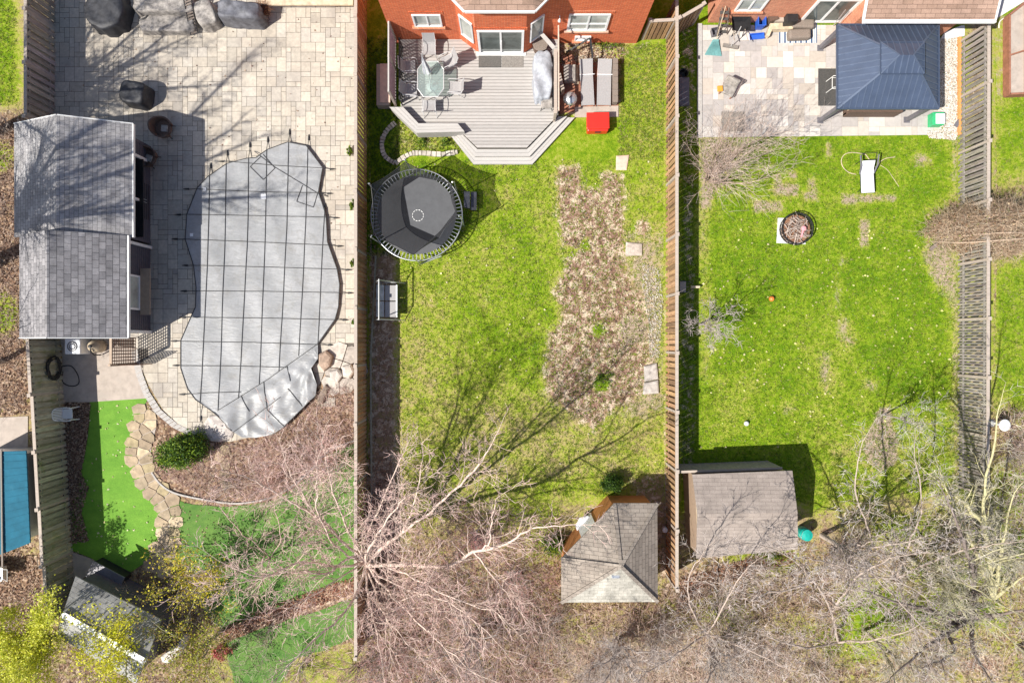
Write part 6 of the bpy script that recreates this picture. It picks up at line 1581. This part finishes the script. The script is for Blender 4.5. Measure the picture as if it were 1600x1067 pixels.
def tree(seed, px, py, h, spread, r, label, col=(1,1,1), tw=(.42,.37,.34), bark='bark', nl=6, fork=1.2, lvl=2, k=1.0, dens=1.0, sub=.9, lean=(0,0), name='bare_tree', cat='tree', world=None, rmin=.008, droop=0):
    x, y = world or G(px,py); t = Tree(seed, col, tw, k, rmin=rmin, droop=droop); t.auto(x,y,h,spread,r,fork,nl,lvl,lean,dens,sub)
    return t, t.finish(name, label, cat, bark, base=(x,y))
tree(21, 0,0, 15,3.6,.26,'tall bare tree left of the pool house, shadowing its shingled roofs', world=(-23.3,3.4), fork=5, nl=8, dens=.9, sub=1.7)
tree(22, 0,0, 13,4.2,.22,'bare tree left of the pool patio beyond the grey slatted fence', world=(-24.4,8.6), fork=4, nl=10, dens=1.0, sub=1.7)
tree(24, 0,0, 7,1.8,.10,'bare tree left of the lower pool house roof', world=(-22.8,-.9), fork=2.2, nl=7, dens=.9, sub=1.2)
# right yard trees
tree(31, 1284,836, 6.2,2.0,.10,'pale bare tree just right of the flat roofed shed', tw=(.52,.46,.43), col=(1.25,1.2,1.15), nl=7, fork=1.6, dens=.6, sub=.95)
tree(32, 1418,872, 6.5,2.6,.11,'olive barked bare tree at the lower end of the grey fence', tw=(.45,.42,.32), bark='barkolive', col=(1.1,1.1,1.0), nl=8, fork=1.3, dens=.8)
def guided(seed, base, limbs, label, col, tw, bark, r0, dens=.7, sub=1.1):
    x, y = G(*base); t = Tree(seed, col, tw, .95, rmin=.009); f = limbs[0][0]
    t.trunk.path([(x,y,-.05),(x,y,f[2]*.5),W(*f)],[r0*1.3,r0*1.1,r0],9,caps=False)
    for L_ in limbs: t.limb([W(*q) for q in L_], r0*.75, .018, 2, dens, sub)
    t.finish('bare_tree', label, 'tree', bark, base=(x,y))
guided(33, (1500,955), [[(1518,966,1.2),(1480,960,2.2),(1450,952,3.2),(1400,940,4.4),(1350,922,5.4)],[(1518,966,1.2),(1521,1017,2.6),(1547,1061,3.8)],[(1518,966,1.2),(1478,980,2.2),(1490,1017,3.2),(1450,1040,4.2)],[(1518,966,1.2),(1570,958,2.2),(1620,950,3.2)],[(1518,966,1.2),(1520,900,3.6),(1500,830,5.6),(1470,760,7.2)],[(1518,966,1.2),(1460,1000,3.2),(1400,1050,4.8)]],
    'dark forked bare tree with thick low limbs in the bottom right thicket', (1,1,1), (.55,.48,.46), 'barkdk', .15)
guided(34, (1535,925), [[(1553,935,1.6),(1546,880,3.0),(1540,820,4.2),(1537,768,5.2),(1552,700,6.4),(1560,640,7.2)],[(1553,935,1.6),(1560,890,3.0),(1568,836,4.2),(1585,770,5.4)],[(1553,935,1.6),(1530,880,3.4),(1500,810,5.2),(1470,740,6.6)],[(1553,935,1.6),(1600,900,3.6)],[(1540,820,4.2),(1500,780,5.4),(1450,740,6.4)]],
    'greenish tall bare tree at the far right reaching over the grey fence end', (1.2,1.2,1.0), (.56,.52,.42), 'barkolive', .12)
guided(35, (1300,985), [[(1309,1003,1.5),(1300,955,2.8),(1269,905,4.2),(1225,864,5.4),(1180,850,6.2)],[(1300,955,2.8),(1340,900,4.2),(1400,870,5.4)],[(1309,1003,1.5),(1360,1000,3.0),(1420,985,4.2)],[(1309,1003,1.5),(1250,1010,3.0),(1190,990,4.2)],[(1269,905,4.2),(1240,920,4.8),(1180,930,5.6)]],
    'pale bare tree leaning across the thicket towards the flat roofed shed', (1.15,1.08,1.0), (.62,.54,.50), 'bark', .065, .9, 1.3)
tree(36, 1350,985, 5.4,2.2,.08,'slender bare tree in the middle of the mossy thicket', tw=(.5,.46,.38), bark='barkolive', nl=6, fork=1.0, dens=.8)
tree(37, 1093,507, 3.6,.95,.045,'small bare sapling in the fence shadow beside the little bench', tw=(.55,.46,.44), nl=6, fork=.7, dens=.55, sub=.6)
tree(38, 1380,648, 3.6,.85,.035,'thin pale sapling on the bare soil patch of the right lawn', tw=(.55,.54,.46), nl=6, fork=1.3, dens=.6, sub=.6)
tree(39, 960,1000, 4.5,2.2,.09,'bare grey tree below the cedar corner shed', tw=(.48,.42,.38), nl=7, fork=.7, dens=.9)
tree(40, 740,985, 4.0,2.0,.07,'reddish bare tree in the bottom thicket left of the corner shed', tw=(.45,.32,.30), nl=7, fork=.7, dens=.9)
tree(41, 1105,1010, 4.2,2.2,.08,'bare grey tree at the bottom centre right of the thicket', tw=(.50,.45,.40), nl=7, fork=.6, dens=.9)
tree(42, 1590,1010, 5.0,2.2,.10,'dark bare tree in the bottom right corner', tw=(.42,.38,.34), bark='barkdk', nl=6, fork=.8, dens=.8)

def shrub(seed, px, py, h, spread, n, label, tw=(.42,.34,.30), name='bare_shrub', lvl=1, k=1.0, rr=.016, cat='shrub', leanx=0, leany=0, grp=None, col=(1,1,1)):
    x, y = G(px,py); t = Tree(seed, col, tw, k, rmin=.006); r = t.r
    for i in range(n):
        a = r.uniform(0,6.28); q = math.sqrt(r.random()); d = Vector((math.cos(a)*q*spread+leanx, math.sin(a)*q*spread+leany, h*r.uniform(.55,1)))
        t.side(Vector((x+math.cos(a)*q*.15, y+math.sin(a)*q*.15, 0)), d.normalized(), d.length*.8, rr*r.uniform(.7,1.3), lvl)
    return t.finish(name, label, cat, base=(x,y), grp=grp)
shrub(51, 1108,280, 5.0,2.5,24,'large leafless shrub with long pale stems below the slab patio', tw=(.62,.50,.43), lvl=2, k=.62, rr=.022, leanx=.9, leany=.9, col=(1.15,1.0,.9))
shrub(52, 512,720, 3.2,1.6,26,'pinkish bare shrub in the mulch bed beside the middle fence', tw=(.78,.52,.48), lvl=2, k=.95, col=(1.5,1.2,1.1))
shrub(53, 440,735, 2.6,1.7,26,'pinkish bare shrub below the crumpled pool cover', tw=(.76,.52,.47), lvl=2, k=.95, col=(1.5,1.2,1.1))
shrub(54, 350,750, 1.6,1.0,14,'low tan bare shrub right of the dark evergreen bush', tw=(.46,.36,.27), lvl=2, k=.7, rr=.012)
shrub(55, 740,838, 2.4,.7,22,'dense reddish upright shrub under the tall bare tree', tw=(.60,.25,.24), lvl=2, k=.9, rr=.012)
shrub(56, 610,830, 1.5,.8,12,'small bare shrub in the dark strip at the tall tree foot', tw=(.40,.28,.26), lvl=2, k=.7, rr=.01)
shrub(57, 1320,815, 1.4,1.0,14,'low reddish shrub behind the pale bare tree', tw=(.42,.28,.25), lvl=2, k=.7, rr=.01)
shrub(58, 318,905, 1.6,1.0,16,'thorny pinkish shrub on the dull turf corner by the budding tree', tw=(.48,.36,.36), lvl=2, k=.8, rr=.012)
shrub(59, 12,200, 1.4,.8,12,'bare shrub in the upper left corner left of the pool house', tw=(.36,.30,.26), lvl=2, k=.7, rr=.01)
shrub(60, 8,330, 1.2,.8,10,'bare shrub left of the pool house among fallen leaves', tw=(.34,.26,.22), lvl=2, k=.7, rr=.01)

# arching dry vine mound over the grey fence
def vine():
    cx, cy = G(1545,352,1.6); t = thing('vine_mound', 'big tangled mound of dry tan vines draped over the grey fence', 'vines', (cx,cy,0))
    n = 5200; a = nr.uniform(0,6.283,n); q = nr.uniform(0,1,n)**.6
    X = 2.45*q*np.cos(a)+.45; Y = (1.15+.35*np.cos(a))*q*np.sin(a); Zt = 2.35*np.sqrt(np.clip(1-q**2,0,1))+.1; Z = Zt*nr.uniform(.35,1,n)
    ta = nr.uniform(0,6.283,n); D = np.stack([np.cos(ta)*1.3, np.sin(ta)*.8, nr.uniform(-.35,.6,n)],1); D[:, :2] += nr.normal(0,.7,(n,2)); D /= np.linalg.norm(D,axis=1)[:,None]
    base = np.array([[.46,.33,.22],[.52,.40,.28],[.34,.22,.15],[.58,.48,.36]])[nr.randint(0,4,n)]
    V, F, c = twigmesh(np.stack([X,Y,Z],1), D, nr.uniform(.3,.8,n), nr.uniform(.006,.012,n), base, .4, .8); npmesh('stems', V, F, M['twig'], c, t)
    mb = MB(); mb.col = (1.25,1.1,.9); r = random.Random(3)
    for i in range(4):
        y0 = r.uniform(-.9,.7); mb.path(smoothpts([(-1.5-r.uniform(0,.3),y0*.6,.5),(-.9,y0*.8,1.5+r.uniform(-.3,.3)),(.3,y0*.8,2.2+r.uniform(-.2,.2)),(1.8,y0+r.uniform(-.3,.3),1.9),(2.9,y0+r.uniform(-.3,.6),1.2)],5),[.012+.016*math.sin(k/6.5) for k in range(21)],5)
    mb.build('main_stems', M['bark'], t)
    P = np.stack([X,Y,Z],1)[nr.randint(0,n,2600)]+nr.normal(0,.1,(2600,3)); P[:,2] = np.clip(P[:,2],.03,3)
    V, F, c = quads(P, .10, [(.40,.26,.15),(.30,.18,.11),(.50,.38,.24),(.24,.25,.07)], .3); npmesh('dry_leaves', V, F, M['leaf'], c, t)
vine()
mb = MB(); mb.bar((*G(1452,390),.06),(*G(1481,368),.10),.16,.09); tag(mb.build('log', M['barkdk']), 'dark split log pointing from the vine mound onto the right lawn', 'log')

# leafy evergreen bushes
def bush(label, px, py, rx, ry, h, n, pal, seed, size=.07, name='bush', cat='bush', rz=0, grp=None, core=True):
    x, y = G(px,py,h*.5); t = thing(name, label, cat, (x,y,0), rz, grp); r = np.random.RandomState(seed)
    k = max(12, n//60); ca = r.uniform(0,6.28,k); cq = r.uniform(0,1,k)**.5*.85; cz = r.uniform(.15,1,k)
    C_ = np.stack([np.cos(ca)*cq*rx*np.sqrt(np.clip(1.1-cz**2,.05,1)), np.sin(ca)*cq*ry*np.sqrt(np.clip(1.1-cz**2,.05,1)), cz*h*.92],1)
    idx = r.randint(0,k,n); P = C_[idx]+r.normal(0,1,(n,3))*np.array([rx,ry,h*.6])*.13; P[:,2] = np.clip(P[:,2],.03,h*1.1)
    V, F, c = quads(P, size, pal, .6); npmesh('foliage', V, F, M['leaf'], c, t)
    mb = MB(); mb.col = (.6,.55,.5)
    for i in range(6): j = i*2 % k; mb.path([(0,0,0),tuple(C_[j]*.5),tuple(C_[j]*.95)],[.03,.02,.008],5)
    mb.build('stems', M['barkdk'], t); return t
GRN = [(.05,.12,.012),(.08,.17,.015),(.13,.23,.02),(.035,.08,.012)]
YG = [(.22,.30,.02),(.16,.26,.02),(.30,.34,.03)]
bush('dense dark evergreen bush with bright tips at the top of the turf bed', 282,706,1.25,.82,1.5,9000,GRN+[(.24,.34,.02),(.20,.30,.02)],1,.08,rz=.25)
bush('round clipped green bush on the lawn above the corner shed', 958,757,.60,.52,1.0,4200,GRN,2,.06)
bush('loose green shrub left of the cedar corner shed', 866,852,.7,.5,.9,2200,GRN+YG,3,.08)
for i, (x,y,a,b,lb) in enumerate([(546,235,.14,.28,'nearest the house'),(549,321,.13,.30,'second from the house'),(550,411,.11,.22,'third from the house'),(552,503,.09,.14,'beside the torn pool cover')]):
    bush('small green shrub at the patio edge against the brown fence, '+lb, x,y,a,b,.35,500,GRN+YG,10+i,.06,grp='small shrubs along the pool patio fence')
for i, (x,y,a,b,h,lb) in enumerate([(1480,888,2.0,.55,.35,'wide low mossy green patch between the dark right branches'),(1485,952,2.2,.6,.35,'wide low mossy green patch under the dark forked tree'),(660,222,.25,.2,.3,'small green plant in the flower bed below the deck bench'),
    (697,222,.3,.2,.3,'small leafy plant at the deck bench corner'),(950,72,1.0,.18,.3,'strappy green plants along the foot of the brick wall'),(945,592,.5,.35,.25,'bright green weed clump in the dug garden plot'),(1590,850,.8,.7,.8,'green shrub at the right edge among bare trees'),(1205,868,.9,.2,.3,'green weeds behind the flat roofed shed')]):
    bush(lb, x,y,a,b,h,900 if a > 1 else 350,GRN[:3]+YG,20+i,.06,name='low_plant',cat='plant')
bush('flowering red shrub right of the jagged grey rock', 345,1018,.5,.42,.7,900,[(.55,.12,.12),(.6,.25,.22),(.35,.1,.08)],40,.07,name='red_shrub',cat='shrub')

# budding yellow-green trees
def budtree(seed, world, h, spread, r, label, dens=1.0, nleaf=6, size=.085, nl=7, pal=None):
    t = Tree(seed, (1,1,1), (.34,.28,.2), 1.0, rmin=.006); t.auto(world[0],world[1],h,spread,r,1.2,nl,2,(0,0),.9*dens,.8)
    ob = t.finish('budding_tree', label, 'tree', 'barkolive', base=world)
    tips = np.array([(p.x-world[0],p.y-world[1],p.z) for p in t.tips]); m = int(len(tips)*nleaf)
    P = tips[nr.randint(0,len(tips),m)]+nr.normal(0,.15,(m,3))
    V, F, c = quads(P, size, pal or [(.50,.50,.02),(.42,.46,.02),(.60,.58,.05),(.34,.38,.02)], .4); npmesh('young_leaves', V, F, M['leaf'], c, ob)
budtree(61, (-19.7,-12.7), 4.4,2.9,.12,'yellow-green budding tree in the bottom left corner', nleaf=7, size=.085, pal=[(.66,.66,.06),(.58,.62,.05),(.74,.72,.14),(.46,.52,.05)])
budtree(62, (-16.1,-12.3), 4.2,2.2,.10,'yellow-green budding tree over the small shingled shed', nleaf=3.0, size=.085, pal=[(.66,.64,.02),(.55,.58,.02),(.74,.70,.06)], nl=6, dens=.7)
budtree(63, (-12.9,-9.9), 2.8,1.6,.07,'orange-yellow budding shrub tree at the turf corner beside the shed', nleaf=2.0, size=.08, nl=7, dens=.9, pal=[(.62,.52,.03),(.50,.34,.07),(.50,.50,.03),(.68,.6,.06)])
budtree(64, (-13.0,-12.9), 3.2,1.8,.08,'sparse budding tree at the bottom edge below the jagged rock', nleaf=2.2, size=.08, nl=6, dens=.7, pal=[(.30,.34,.03),(.42,.42,.04),(.38,.25,.1)])

# ------------------------------------------------------------ stuff: brush, grass, leaves, pebbles
def brush(name, label, px, n, L, r, pal, h=.8, up=.5, seed=1):
    P = inpoly(px, n); n = len(P); D = nr.normal(size=(n,3)); D[:,2] = np.abs(D[:,2])*up+.05; D /= np.linalg.norm(D,axis=1)[:,None]
    Z = nr.uniform(0,1,n)**1.6*h; base = np.array(pal)[nr.randint(0,len(pal),n)]
    V, F, c = twigmesh(np.column_stack([P,Z+.02]), D, nr.uniform(L*.4,L*1.3,n), nr.uniform(r*.6,r*1.5,n), base, .3, .4)
    o = npmesh(name, V, F, M['twig'], c); tag(o, label, 'brush', kind='stuff'); return o
TW = [(.52,.36,.31),(.58,.44,.37),(.36,.23,.18),(.60,.49,.42),(.44,.31,.23)]
brush('underbrush', 'tangled pale bare brush along the bottom of the yards', [(560,905),(860,925),(885,950),(1060,915),(1200,880),(1300,900),(1300,1100),(560,1100)], 6500, .75, .009, TW, 1.1)
brush('underbrush', 'thin bare brush between the right hand trees', [(1270,860),(1420,800),(1640,800),(1640,1100),(1270,1100)], 2200, .7, .009, TW+[(.5,.48,.36)], .9)
brush('underbrush', 'reddish brush around and below the foot of the tall bare tree', [(575,740),(640,760),(880,800),(875,1000),(850,1100),(565,1100)], 7500, .55, .008, [(.50,.27,.24),(.56,.36,.32),(.36,.22,.18),(.5,.42,.36)], .8)
brush('mulch_twigs', 'pinkish dead twigs covering the mulch bed below the pool cover', [(330,695),(400,690),(470,655),(500,610),(556,600),(560,690),(515,705),(480,740),(420,780),(320,778),(245,740),(240,690)], 5200, .35, .006, [(.56,.38,.34),(.62,.46,.42),(.38,.22,.19),(.52,.42,.30)], .3, .4)
brush('underbrush', 'brown dead twigs at the far left beyond the mossy fence', [(-60,190),(24,190),(40,520),(40,645),(-60,645)], 1500, .5, .008, [(.34,.25,.2),(.4,.3,.24)], .4)
brush('underbrush', 'bare twigs around the small shingled shed', [(0,960),(80,900),(330,940),(430,1010),(430,1100),(0,1100)], 2600, .5, .008, [(.42,.34,.26),(.36,.28,.2),(.5,.42,.34)], .6)
brush('underbrush', 'brown brush beyond the grey fence at the right edge', [(1555,640),(1640,640),(1640,800),(1555,800)], 1200, .6, .009, TW, .8)

def leaves(name, label, px, n, size, pal, z=.03):
    P = inpoly(px, n); V, F, c = quads(np.column_stack([P, z+nr.uniform(0,.03,len(P))]), size, pal, 2.2, .8, .35)
    return tag(npmesh(name, V, F, M['leaf'], c), label, 'leaves', kind='stuff')
BL = [(.30,.19,.13),(.22,.13,.09),(.42,.29,.20),(.50,.38,.28),(.16,.09,.07)]
leaves('fallen_leaves', 'brown fallen leaves in the bed right of the mossy fence', [(100,632),(142,632),(138,680),(128,740),(140,762),(128,800),(140,845),(104,850),(95,760)], 5200, .075, BL, .04)
leaves('fallen_leaves', 'brown fallen leaves on the ground left of the fences', [(-60,190),(20,190),(44,530),(44,648),(-60,648)], 6000, .08, BL)
leaves('fallen_leaves', 'tan fallen leaves in the lower left corner yard', [(-60,850),(44,850),(62,900),(66,1100),(-60,1100)], 4800, .08, BL)
leaves('fallen_leaves', 'rust coloured leaves in the trench across the dull turf', [(338,985),(400,955),(480,925),(560,897),(560,925),(470,955),(352,1004)], 2200, .07, [(.30,.10,.06),(.22,.12,.08),(.38,.2,.12),(.45,.3,.2)])
leaves('fallen_leaves', 'scattered brown leaves in the bottom thicket', [(560,880),(870,800),(880,945),(1060,915),(1250,870),(1640,820),(1640,1100),(560,1100)], 9000, .075, BL+[(.55,.46,.34)])
leaves('fallen_leaves', 'scattered leaves under the fence beside the swing', rect(575,380,626,900), 2200, .06, BL)
leaves('fallen_leaves', 'rusty leaves behind the flat roofed shed', [(1062,905),(1180,868),(1240,862),(1245,878),(1100,915),(1062,940)], 1200, .075, [(.35,.14,.08),(.28,.16,.1),(.4,.24,.15)])
leaves('garden_debris', 'dead plant debris and clods over the dug garden plot', PLOT, 1300, .07, [(.20,.12,.09),(.12,.07,.055),(.5,.42,.32),(.6,.52,.42),(.3,.2,.14)])
leaves('garden_debris', 'dead stems and debris by the brick wall pots', rect(872,62,975,100), 900, .07, BL+[(.5,.45,.35)])
leaves('fallen_petals', 'pale petals scattered over the artificial turf', T1, 70, .09, [(.62,.55,.30),(.7,.66,.45)], .02)
leaves('fallen_petals', 'pale yellow leaf flecks scattered over the right lawn', rect(1095,340,1495,700), 420, .10, [(.60,.58,.22),(.68,.60,.34),(.55,.56,.2)])
leaves('fallen_petals', 'pale flecks scattered over the middle lawn', rect(630,250,1035,740), 200, .085, [(.60,.56,.30),(.66,.58,.38)])
def tufts(name, label, px, n, pal, hmin=.03, hmax=.09):
    P = inpoly(px, n); n = len(P); k = 3; P = np.repeat(P,k,axis=0)+nr.normal(0,.035,(n*k,2)); m = n*k
    a = nr.uniform(0,6.28,m); u = np.stack([np.cos(a),np.sin(a),np.zeros(m)],1)*nr.uniform(.008,.022,m)[:,None]
    B = np.column_stack([P,np.full(m,-.006)]); tip = B+np.column_stack([nr.normal(0,.05,(m,2)),nr.uniform(hmin,hmax,m)])
    V = np.stack([B-u,B+u,tip],1).reshape(-1,3); F = np.arange(m*3).reshape(-1,3)
    c = np.array(pal)[nr.randint(0,len(pal),n)]*nr.uniform(.7,1.3,(n,1)); c = np.repeat(np.repeat(c,k,axis=0),3,axis=0)
    return tag(npmesh(name, V, F, M['leaf'], c), label, 'grass', kind='stuff')
GP1 = [(.19,.31,.012),(.28,.37,.03),(.12,.22,.008),(.28,.31,.06),(.34,.31,.12)]
GP2 = [(.19,.32,.012),(.27,.37,.025),(.12,.23,.008),(.29,.30,.06)]
tufts('grass', 'short bright grass on the middle lawn', [(626,250),(1038,250),(1038,770),(880,775),(800,770),(700,800),(626,810)], 26000, GP1)
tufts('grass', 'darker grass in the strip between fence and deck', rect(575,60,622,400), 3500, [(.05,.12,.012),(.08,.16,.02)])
tufts('grass', 'patchy grass right of the cluttered paving', rect(966,70,1038,250), 3500, GP1)
tufts('grass', 'short bright grass on the right lawn', [(1064,218),(1500,218),(1500,770),(1330,770),(1270,790),(1064,730)], 30000, GP2)
tufts('grass', 'grass strip at the far right beyond the grey fence', rect(1552,150,1640,640), 4500, GP1)
tufts('grass', 'dry mixed grass in the bottom thicket', [(620,800),(1640,800),(1640,1100),(560,1100)], 8000, [(.36,.27,.19),(.24,.23,.07),(.44,.35,.27),(.18,.2,.05)], .04,.14)
tufts('grass', 'grass strip at the upper left corner', rect(-60,-60,26,165), 2200, GP1)

def pebbles(name, label, px, n, size, pal):
    P = inpoly(px, n); n = len(P); o6 = np.array([[1,0,0],[-1,0,0],[0,1,0],[0,-1,0],[0,0,.7],[0,0,-.7]],float)
    f8 = np.array([[0,2,4],[2,1,4],[1,3,4],[3,0,4],[2,0,5],[1,2,5],[3,1,5],[0,3,5]])
    s = nr.uniform(.5,1.3,(n,1,3))*size; a = nr.uniform(0,6.28,n); V = o6[None]*s
    x = V[:,:,0]*np.cos(a)[:,None]-V[:,:,1]*np.sin(a)[:,None]; y = V[:,:,0]*np.sin(a)[:,None]+V[:,:,1]*np.cos(a)[:,None]
    V = np.stack([x+P[:,0,None],y+P[:,1,None],V[:,:,2]+nr.uniform(.0,.03,n)[:,None]],2).reshape(-1,3)
    F = (np.arange(n)[:,None,None]*6+f8[None]).reshape(-1,3); c = np.array(pal)[nr.randint(0,len(pal),n)]*nr.uniform(.8,1.15,(n,1))
    return tag(npmesh(name, V, F, M['pebble'], np.repeat(c,6,axis=0)), label, 'pebbles', kind='stuff')
pebbles('white_gravel', 'white decorative gravel between the slab patio and the grey fence', [(1466,62),(1495,58),(1495,212),(1492,219),(1452,216),(1447,205),(1466,204)], 5500, .045, [(1,1,1),(1.05,1.03,1),(.8,.76,.7),(.65,.55,.45),(1,.98,.95)])
pebbles('white_gravel', 'thin spill of pale gravel along the middle fence by the garden plot', [(1004,412),(1030,420),(1036,470),(1030,560),(1015,560),(1012,500),(1004,450)], 900, .035, [(.8,.77,.72),(.6,.55,.48),(1,.97,.93)])
pebbles('small_stones', 'small pale stones in the cluttered corner by the brick wall', rect(876,88,962,104), 260, .05, [(.8,.76,.7),(.5,.45,.4)])
print('objects', len(bpy.data.objects), 'verts', sum(len(m.vertices) for m in bpy.data.meshes))
# more bare shrubs of the thicket, each its own thing
for i, (x, y, h, sp, n, tw, lb) in enumerate([
    (650,915,2.6,1.6,20,(.66,.38,.35),'rosy bare shrub below the long limb of the tall bare tree'),
    (705,955,2.4,1.5,18,(.66,.38,.35),'rosy bare shrub left of the corner shed, lower of two'),
    (800,900,2.6,1.5,20,(.66,.38,.35),'rosy bare shrub just left of the corner shed eave'),
    (850,985,2.4,1.6,20,(.46,.38,.32),'brownish bare shrub under the lower left corner of the corner shed'),
    (620,1010,2.6,1.6,20,(.66,.38,.35),'dark red bare shrub at the bottom edge beside the middle fence'),
    (560,1040,2.6,1.5,20,(.66,.38,.35),'reddish bare shrub at the bottom edge on the middle fence line'),
    (930,1040,2.4,1.6,20,(.50,.43,.38),'grey bare shrub at the bottom edge below the corner shed'),
    (1030,985,2.6,1.6,22,(.55,.48,.42),'pale bare shrub below the end of the orange-brown fence'),
    (1120,950,2.4,1.5,20,(.54,.47,.42),'pale bare shrub below the flat roofed shed'),
    (1190,1030,2.2,1.6,18,(.54,.48,.40),'pale bare shrub at the bottom edge right of centre'),
    (1270,1030,2.0,1.4,16,(.50,.45,.36),'olive grey bare shrub at the bottom edge near the mossy patch'),
    (1175,880,2.0,1.2,16,(.55,.48,.44),'pale bare shrub sticking over the lower edge of the flat shed roof'),
    (1300,860,2.6,1.3,22,(.56,.48,.46),'dense pale pink bare shrub behind the teal barrel'),
    (1510,800,3.0,1.5,20,(.52,.48,.40),'pale bare shrub across the lower end of the grey fence'),
    (1580,700,2.4,1.4,16,(.48,.42,.36),'brown bare shrub at the right edge below the bird bath'),
    (1560,860,2.8,1.6,18,(.50,.46,.36),'olive bare shrub near the right edge above the mossy patches'),
    (1440,1030,2.4,1.5,18,(.54,.48,.46),'pale bare shrub at the bottom edge under the dark forked tree'),
    (420,980,1.6,1.0,14,(.50,.34,.30),'reddish low shrub beside the rusty leaf trench'),
    (470,1040,2.2,1.3,18,(.50,.33,.30),'reddish bare shrub at the bottom edge of the dull turf'),
    (230,930,1.8,1.0,16,(.46,.36,.26),'tangled shrub at the right end of the small shed ridge')]):
    shrub(100+i, x, y, h, sp, n, lb, tw=tw, lvl=2, k=.8, rr=.014)
leaves('fallen_leaves', 'brown leaf litter and twigs blown over the dull turf', T2, 900, .07, BL, .02)
leaves('fallen_leaves', 'few brown leaves on the pool patio', [(78,0),(550,0),(550,540),(340,240),(240,180),(90,180)], 160, .07, BL, .03)
tufts('grass', 'weedy grass growing by the low stone row at the deck bed', [(620,185),(700,210),(728,236),(660,240),(618,250)], 900, GP1+[(.4,.3,.2)], .04, .14)
# pieces at the very top of the pool yard
mb = MB(); mb.bar((*G(405,3,.5),.5),(*G(552,3,.5),.5),.34,.10); tag(mb.build('timber_step', M['stone']), 'long pale timber step along the top edge of the pool patio', 'step')
bp = thing('rusty_planter', 'rust brown dead fern in a pot right of the charcoal covered grill', 'planter', (*G(416,22),0))
mb = MB(); mb.lathe((0,0,0),[(.16,0),(.24,.35),(.25,.38),(.2,.37)],18); mb.build('pot', M['black'], bp)
_n = 900; _a = nr.uniform(0,6.283,_n); _d = np.column_stack([np.cos(_a),np.sin(_a),nr.uniform(.1,1.2,_n)]); _d /= np.linalg.norm(_d,axis=1)[:,None]
_V,_F,_c = twigmesh(np.column_stack([nr.normal(0,.06,(_n,2)),np.full(_n,.36)]), _d, nr.uniform(.2,.5,_n), .007, np.array([[.30,.12,.06],[.40,.20,.10],[.2,.09,.05]])[nr.randint(0,3,_n)], .3, .5)
npmesh('fronds', _V, _F, M['twig'], _c, bp)
mb = MB()
for i in range(9): x, y = 89+rng.uniform(-1.5,1.5), 586+i*4.6; mb.lathe((G(x,y,.3)[0]+.1,G(x,y)[1],.35+rng.uniform(-.1,.1)),[(.02,0),(.035,.03),(.01,.06)],8)
mb.path([(G(90,582)[0]+.15,G(90,582)[1],.4),(G(90,626)[0]+.15,G(90,626)[1],.36)],.006,5); tag(mb.build('light_string', M['stone']), 'short string of pale bulbs along the foot of the mossy fence', 'string lights')
guided(71, (1395,900), [[(1400,903,1.3),(1370,862,2.8),(1350,810,4.2),(1335,760,5.4),(1345,700,6.2)],[(1400,903,1.3),(1420,850,3.0),(1440,790,4.4),(1430,720,5.8)],[(1400,903,1.3),(1450,880,3.0),(1500,860,4.6),(1560,850,5.8)],[(1400,903,1.3),(1350,900,3.0),(1300,880,4.6),(1255,870,5.6)],[(1400,903,1.3),(1420,960,3.2),(1450,1030,5.0)]],
    'pale many limbed bare tree between the flat shed and the grey fence end', (1.2,1.12,1.05), (.66,.60,.56), 'bark', .06, .9, 1.3)
guided(72, (1100,985), [[(1104,990,1.2),(1130,950,2.6),(1150,910,3.8),(1175,880,4.8)],[(1104,990,1.2),(1080,950,2.6),(1075,905,3.8),(1095,870,4.6)],[(1104,990,1.2),(1160,1010,2.8),(1220,1040,4.0)],[(1104,990,1.2),(1060,1020,2.8),(1010,1050,4.0)]],
    'pale bare tree below the gap between the corner shed and the flat shed', (1.2,1.12,1.05), (.68,.60,.55), 'bark', .05, .9, 1.2)
guided(73, (420,870), [[(422,872,.8),(400,850,2.0),(375,830,3.0),(350,800,3.8)],[(422,872,.8),(440,840,2.2),(430,800,3.2)],[(422,872,.8),(390,885,2.2),(350,900,3.2),(310,900,4.0)],[(422,872,.8),(450,890,2.2),(480,860,3.2)],[(422,872,.8),(410,910,2.4),(380,950,3.4)]],
    'small pinkish bare tree rising from the dull green turf', (1.4,1.2,1.1), (.72,.52,.46), 'bark', .035, .7, .9)
rockobj('boulder', [(500,553),(512,547),(522,556),(518,572),(508,580),(500,570)], 0, .32, 'rust stained upright rock right at the torn corner of the pool cover', 'boulder', seed=12, col=(.75,.6,.5))
rockobj('boulder', [(516,580),(530,576),(537,586),(530,597),(518,594)], 0, .26, 'rounded grey boulder below the broken flagstones, nearer the pool', 'boulder', seed=13, col=(1.05,1.05,1.05))
rockobj('boulder', [(536,572),(550,568),(555,580),(548,592),(537,588)], 0, .28, 'rounded grey boulder below the broken flagstones, nearer the fence', 'boulder', seed=14, col=(1.1,1.08,1.05))
rockobj('boulder', [(498,618),(510,600),(516,606),(506,630),(497,634)], 0, .2, 'dark wedge shaped rock at the mulch edge of the crumpled cover', 'boulder', seed=15, col=(.45,.38,.34))
